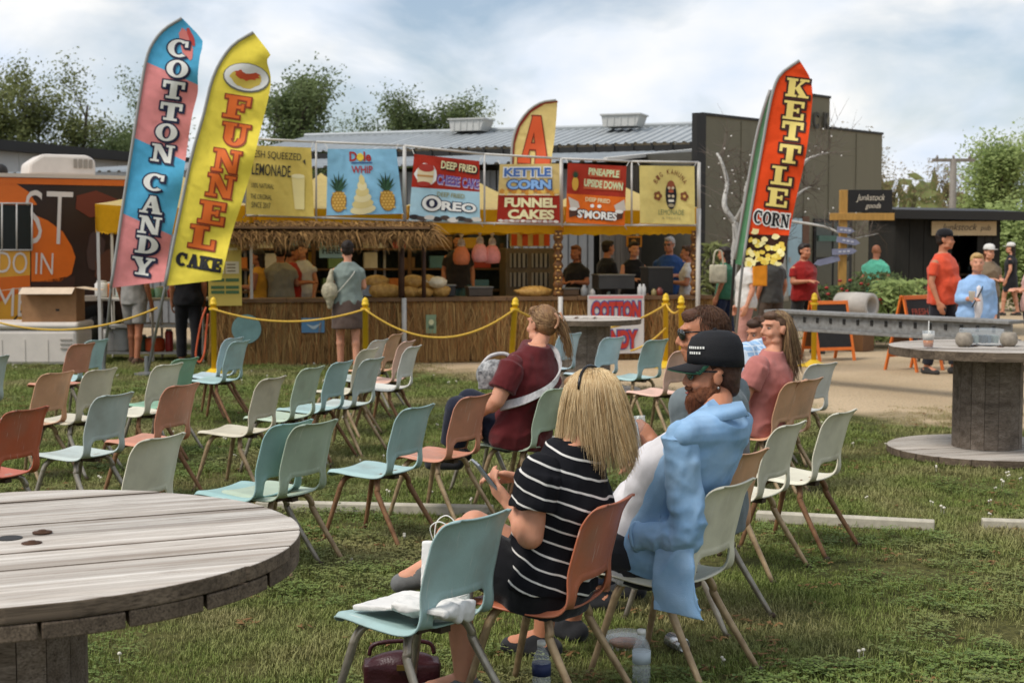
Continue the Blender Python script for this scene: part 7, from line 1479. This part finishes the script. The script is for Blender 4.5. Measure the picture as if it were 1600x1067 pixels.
# ------------------------------------------------------------------ woman in maroon
loc, th = CHAIR['maroon']; LP = LPf(loc, th); e = start('woman in maroon T-shirt with clipped-up hair seated with her back turned', loc, th)
J = seated(sw=.2); J.update(hpL=V((-.1, .05, .47)), hpR=V((.1, .05, .47)), pel=V((0, .0, .48)), wst=V((0, -.03, .64)), chs=V((0, -.07, .82)), nkb=V((0, -.11, 1.01)), hd=LP(846, 508, .05), shL=V((-.195, -.06, .92)), shR=V((.195, -.08, .92)), elL=V((-.30, .0, .70)), wrL=V((-.285, .15, .60)), elR=V((.25, .05, .68)), wrR=V((.12, .2, .6)), knL=LP(716, 640, -.02), anL=LP(706, 712, .05), knR=LP(735, 628, .25), anR=LP(720, 700, .3))
hm = eul(-14, 0, 3); J['hdLp'] = (V((.1, .1, -1)), V((1, -.2, 0)), .25, 1.)
rm(body(J, FEM, hm, fem=True, g=1.22, lt=1.25).obj('body', SKIN, e, True), .0085, 3); b = B(); torso(b, J, FEM, .03, 1.28, drop=.09); mj = fabric('maroon_jersey', '#5a1e20'); sleeves(b, J, .72, .016, 1.2, flare=.014, g=1.15, sep=(mj, e, .009, .012))
for s in 'LR': b.ell(J['sh' + s].lerp(J['chs'], .4), (.11, .11, .13))
b.ell(J['wst'], (.2, .165, .16)); rm(b.obj('maroon_shirt', mj, e, True), .009, 5, .008, .1, .02, .13)
b = B(); pants_hips(b, J, FEM, 1.25, .02); legs_cloth(b, J, 1.75, .026, 1.25, .01); rm(b.obj('navy_trousers', fabric('navy_cotton', '#1b1f2e'), e, True), .011, 4, .012, .1); shoes(e, J, fabric('dark_sneaker', '#2a2a2c'))
bun = J['hd'] + hm @ V((.0, -.11, .035)); strands(H_SANDY, e, J['hd'], hm, 800, .16, 21, (0, 0, 0), .3, .0024, .6, cling=1.03, pull=bun, low=-.8); haircap(e, M('sandy_base', '#7d5c3c', var=.35, scale=60, stretch=(1, 1, .3)), J['hd'], hm, 1.01, .008, .004, [((.0, -.105, .02), (.032, .03, .05))], name='hair_base')
r7 = random.Random(3); q = B()
for k in range(160):
    p = bun + V((r7.gauss(0, .012), r7.gauss(0, .01), r7.gauss(0, .02))); P = [p]
    v = V((.25, -.45, .1))
    for j in range(9): v = (v * .7 + V((.05, -.02, -.34)) + V((r7.gauss(0, .05), r7.gauss(0, .05), r7.gauss(0, .03)))).normalized(); P.append(P[-1] + v * .028)
    q.tube(P, [.003 * (1.1 - .09 * j) for j in range(10)], 3, False)
q.obj('ponytail', H_SANDY, e, True)
b = B(); m_ = hm; b.tube(spline([bun + V(p) for p in ((-.035, -.02, .045), (-.028, -.04, .02), (-.024, -.038, -.02), (-.03, -.02, -.05))], 4), .008, 6); b.tube(spline([bun + V(p) for p in ((.02, -.03, .05), (.018, -.045, .02), (.02, -.04, -.02))], 4), .007, 6); b.obj('hair_clip', M('pale_clip', '#b98a6c', rough=.3), e, True)
path = [J['shR'] + V((-.06, .02, .10)), J['shR'] + V((-.1, -.12, .06)), J['chs'] + V((.04, -.19, .06)), J['chs'] + V((-.07, -.19, -.03)), J['wst'] + V((-.2, -.13, .07)), J['wst'] + V((-.25, .03, .02))]
b = B(); sp_ = spline(path, 6)
for i in range(len(sp_) - 1):
    t_ = (sp_[i + 1] - sp_[i]).normalized(); w_ = V((.012, 0, .026)); b.add([sp_[i] - w_, sp_[i] + w_, sp_[i + 1] + w_, sp_[i + 1] - w_], [(0, 1, 2, 3)])
o = b.obj('bag_strap', M('strap_white', '#b9b6b4', var=.25, scale=30), e); sd = o.modifiers.new('s', 'SOLIDIFY'); sd.thickness = .012; sd.offset = 0
hb_ = empty('patterned_handbag', 'black and white patterned handbag in the lap of the woman in maroon', 'handbag', AT(772, 585, loc.y + .05)); o = B().ell((0, 0, 0), (.12, .08, .1)).box((0, 0, -.03), (.2, .12, .12)).obj('bag_body', M('patterned_cloth', '#b9b9b6', col2='#23242c', var=.5, scale=34, bump=.2), hb_, True); rm(o, .01, 4); B().tube(spline([(-.08, 0, .06), (-.02, 0, .12), (.08, 0, .13), (.14, 0, .06)], 5), .012, 6).obj('handle', M('strap_white', '#b9b6b4'), hb_, True)
B().tube([J['wrL'] + (J['elL'] - J['wrL']).normalized() * .035 + V(p) for p in ((-.034, 0, 0), (0, .033, .01), (.034, 0, 0), (0, -.033, -.01), (-.034, 0, 0))], .007, 6).obj('wrist_watch', gls, e, True)

# ------------------------------------------------------------------ people standing about
def bystander(label, px, Y, h, face, top, bottom, hair, skin=SKIN2, fem=False, arms='down', sl=.6, leg='pants', z=0., shoe='#3a3836', g=1., hairlen=0, cap=None, step=.06, apron=None, extra=None, head=(0, 0, 0), bald=False):
    p = AT(px, 400, Y); e = start(label, (p.x, Y, z), R(face), 'people around the stalls'); J = standing(h, (.165 if fem else .19) * g ** .8, .085 if fem else .095, step, arms); k = h / 1.72; hm = eul(*head); prof = FEM if fem else MALE; vx = .0135
    rm(body(J, prof, hm, fem=fem, g=g, hk=1.05, headk=k ** .5).obj('body', skin, e, True), vx, 2)
    ft = fabric('top_' + top, top); b = B(); torso(b, J, prof, .022, g * 1.04, drop=.1); 
    if sl > 0: sleeves(b, J, sl, .006, 1.05, flare=.008 if sl <= 1 else 0, g=g)
    if g > 1.1: b.ell(J['wst'] + V((0, .06, .0)), (.17 * g, .14 * g, .16))
    rm(b.obj('shirt', ft, e, True), .0125, 5, .006, .14, .018, .16); fb_ = fabric('bottom_' + bottom, bottom); b = B()
    if leg == 'skirt': x, y = V((1, 0, 0)), V((0, 1, 0)); b.loft([(J['wst'].lerp(J['pel'], .5), x * .165 * g, y * .13 * g), (J['pel'], x * .205 * g, y * .155 * g), (J['pel'] - V((0, 0, .2)), x * .215 * g, y * .17 * g), (J['pel'] - V((0, 0, .36)), x * .22 * g, y * .18 * g)])
    else: pants_hips(b, J, prof, g); legs_cloth(b, J, {'pants': 1.92, 'shorts': .85}[leg], .018, g, .01 if leg == 'shorts' else .005)
    rm(b.obj('skirt' if leg == 'skirt' else 'trousers', fb_, e, True), .014, 3, .012, .12); shoes(e, J, fabric('shoe_' + shoe, shoe)); c = J['hd']; kk = k ** .5
    if not bald:
        pr_ = [((0, -.07, -.06), (.07, .045, .09)), ((0, -.075, -.14), (.07, .04, .08))] if hairlen else []
        if hairlen == 2: pr_ = [((0, -.09, .09), (.035, .035, .035))]
        haircap(e, hair, c, hm, 1.02 * kk, .01, .014, pr_)
    if cap:
        b = B(); cc = c + hm @ V((0, -.01, .05)); cmt = fabric('cap_' + cap, cap); b.rings([[cc + hm @ V((.092 * q * math.cos(a), .108 * q * math.sin(a), zz_)) for a in (2 * math.pi * j / 20 for j in range(20))] for q, zz_ in ((1, 0), (1, .03), (.9, .07), (.6, .095), (.05, .105))]); b.box(cc + hm @ V((0, .13, .005)), (.13, .09, .012), hm); b.obj('cap', cmt, e, True)
    eyes(e, c, hm, kk, None, False)
    if extra: extra(e, J, hm)
    return e, J
CR = M('hair_brown_flat', '#4a3324', var=.3, scale=40); CD = M('hair_dark_flat', '#241a14', var=.3, scale=40); CG = M('hair_grey_flat', '#a5a29c', var=.15, scale=40); CBL = M('hair_blond_flat', '#b0905c', var=.25, scale=40); CRD = M('hair_red_flat', '#6b4028', var=.3, scale=40)
def strap(e, J, hm): B().tube(spline([J['shR'] + V((-.05, 0, .06)), J['chs'] + V((.05, -.165, .02)), J['wst'] + V((-.12, -.15, .0)), J['pel'] + V((-.2, -.05, .05))], 5), .007, 5).obj('bag_strap', M('pale_strap', '#b9b6a8'), e, True)
e1, J1 = bystander('woman in grey-green tee and brown skirt waiting at the reed counter', 543, 18.75, 1.72, 12, '#7d8880', '#574840', CD, SKIN, True, 'fwd', .55, 'skirt', 0, '#c9c6c0', hairlen=2, extra=strap)
p = AT(515, 455, 18.6); o = B().ell((0, 0, 0), (.11, .08, .13)).cone((0, 0, .1), (.03, .02, .26), .05, .03).cone((0, 0, -.08), (.0, 0, -.2), .06, .035).obj('cloth_bag', M('cream_cloth', '#a39a80', var=.25, scale=18), None, True, p); rm(o, .012, 3, .025, .07); tag(o, 'pale drawstring cloth bag hanging from the waiting woman\'s arm', 'bag')
bystander('girl in mustard yellow sleeveless top behind the counter', 404, 20.9, 1.60, 80, '#c08a2c', '#2b2b30', CD, SKIN3, True, 'fwd', 0, hairlen=1)
bystander('man in grey-beige tee seen from behind under the thatch', 438, 20.9, 1.68, 5, '#8a8576', '#33302e', CD, SKIN3, False, 'fwd', .6)
bystander('person in red shirt reaching across behind the counter', 456, 21.9, 1.66, -80, '#96281f', '#1f1f24', CD, SKIN3, False, 'fwd', .6)
bystander('server in white top with one arm raised under the thatch', 473, 22.4, 1.70, 160, '#c9c9cc', '#2a2f3a', CR, SKIN, True, 'up', .3, hairlen=1)
bystander('server in dark top and teal shorts standing behind the candy bags', 716, 22.2, 1.62, 190, '#2f2a2a', '#3f5a5a', CD, SKIN2, False, 'down', .6, 'shorts', .22)
p = AT(716, 400, 22.2); pal = empty('wooden_pallet', 'low wooden pallet the server in teal shorts stands on', 'pallet', (p.x, 22.2, 0))
for k in range(6): B().box((-.5 + k * .2, 0, .21), (.17, .8, .02)).obj('slat', CW, pal)
for k in range(3): B().box((0, -.35 + k * .35, .1), (1.15, .08, .2)).obj('runner', CW, pal)
bystander('dark-haired person in black leaning behind the carved pole', 900, 22.3, 1.66, 150, '#262322', '#232326', CRD, SKIN3, True, 'fwd', .6, hairlen=1)
bystander('person in black and white striped top under the last canopy', 949, 22.9, 1.74, -60, '#24242a', '#9ab4c4', CD, SKIN2, False, 'fwd', 1.5)
bystander('woman in black tank top seen from behind inside the stand', 990, 22.3, 1.72, 200, '#1c1c1f', '#7c98ac', CD, SKIN, True, 'one', 0)
def specs(e, J, hm): sunglasses(e, J['hd'], hm, 1., M('lens_clear', '#6b5a50', rough=.1, var=.05, bump=0))
bystander('older grey-haired man in navy blue polo behind the counter', 1046, 22.8, 1.80, 160, '#2c4a7c', '#2a2a2e', CG, SKIN2, False, 'fwd', .7, head=(-10, -4, 0), extra=specs, g=1.08)
bystander('person in white tee at the counter end beside the carved pole', 1076, 21.9, 1.66, 80, '#d2d0cc', '#5a6470', CR, SKIN2, True, 'fwd', .6, hairlen=2)
bystander('woman in green top with canvas tote by the olive building', 1133, 23.4, 1.64, 60, '#3a6b50', '#222c44', CD, SKIN2, True, 'down', .6, hairlen=1)
p = AT(1122, 428, 23.1); tb3 = empty('tote_bag', 'cream canvas tote carried by the woman in green', 'bag', p); o = B().box((0, 0, 0), (.28, .09, .30)).obj('bag_body', fabric('canvas', '#b9b39c', var=.2), tb3, True, bevel=.03); [B().tube(spline([(-.08, q, .15), (-.05, q, .36), (.05, q, .36), (.08, q, .15)], 5), .01, 5).obj('handle', fabric('canvas', '#b9b39c'), tb3, True) for q in (-.04, .04)]
bystander('person in white shirt and pink trousers half hidden by the orange banner', 1166, 20.2, 1.62, 100, '#cfcdc8', '#b58478', CR, SKIN, True, 'down', .6, hairlen=1, shoe='#c9c4bc')
p = AT(1187, 428, 20.0); o = B().box((0, 0, 0), (.2, .1, .34)).ell((0, 0, .12), (.1, .05, .1)).obj('orange_bag', fabric('orange_cloth', '#d98a22'), None, True, p); rm(o, .014, 4); tag(o, 'bright orange shoulder bag beside the orange banner', 'bag')
bystander('person in dark grey clothes just behind the orange banner', 1206, 21.2, 1.68, 30, '#454440', '#54483e', CD, SKIN2, False, 'down', .6)
bystander('man in dark red tee walking past the window', 1256, 22.0, 1.69, 215, '#8e1f1c', '#2c2b2b', CD, SKIN2, False, 'one', .65, g=1.15, step=.1)
bystander('bald man in mint green tee by the timber sign post', 1369, 25.8, 1.68, -30, '#5fb598', '#8a7458', CR, SKIN2, False, 'down', .65, 'shorts', bald=True)
bystander('big man in coral orange tee and black cap by the kiosk', 1474, 18.4, 1.86, -128, '#cf4f33', '#23232a', CD, SKIN2, False, 'down', .66, g=1.3, cap='#1d1c1e', head=(12, 0, 0), step=.08)
eL, JL = bystander('grey-blonde woman in open light blue shirt holding a cup', 1527, 17.0, 1.56, 172, '#8fb0d6', '#33343c', CBL, SKIN, True, 'one', 1.8, g=1.1, hairlen=0)
b = B(); x, y = V((1, 0, 0)), V((0, 1, 0)); b.loft([(JL['pel'] + V((0, .05, -.05)), x * .09, y * .12), (JL['wst'] + V((0, .055, 0)), x * .075, y * .12), (JL['chs'] + V((0, .055, .02)), x * .06, y * .115), (JL['nkb'] + V((0, .04, -.05)), x * .03, y * .07)]); rm(b.obj('white_top', tee, eL, True), .01, 3)
B().tube([JL['shL'] + V((.08, .06, .07)), JL['chs'] + V((-.03, .17, 0)), JL['wst'] + V((.08, .18, -.05))], .008, 5).obj('bag_strap', trim_k, eL, True)
wp_ = eL.matrix_basis @ JL['wrR']; eL_m = MX.Translation(eL.location) @ MX.Rotation(R(172), 4, 'Z'); wp_ = eL_m @ (JL['wrR'] + V((-.0, .09, .03))); o = B().lathe([(.028, -.05), (.04, .06), (.042, .062), (.0, .061)], 14).obj('paper_cup', WHITE, None, True, wp_); tag(o, 'white paper cup in the hand of the woman in light blue', 'cup')
bystander('woman with white cap and long brown hair behind the one in light blue', 1545, 24.0, 1.66, 190, '#7a6a55', '#4a4540', CRD, SKIN, True, 'fwd', .6, hairlen=1, cap='#d2cfc8')
bystander('person in black dress and white cap walking in the distance', 1580, 34.0, 1.72, 60, '#1f1f22', '#1f1f22', CD, SKIN, True, 'down', .5, 'skirt', hairlen=1, cap='#d2cfc8', step=.1)
bystander('person in pale pink top cut off by the frame edge', 1618, 19.0, 1.62, 110, '#c9a49a', '#3a3d48', CBL, SKIN, True, 'fwd', .6, hairlen=1)
bystander('bare-legged person in grey shorts behind the pink and blue banner', 208, 20.05, 1.72, -20, '#8d8b86', '#8a8782', CD, SKIN3, False, 'down', .6, 'shorts', shoe='#5a4538')
bystander('person in black standing behind the yellow funnel cake banner', 293, 19.7, 1.74, 15, '#1b1b1e', '#18181b', CD, SKIN2, True, 'down', .6, 'pants', hairlen=1)
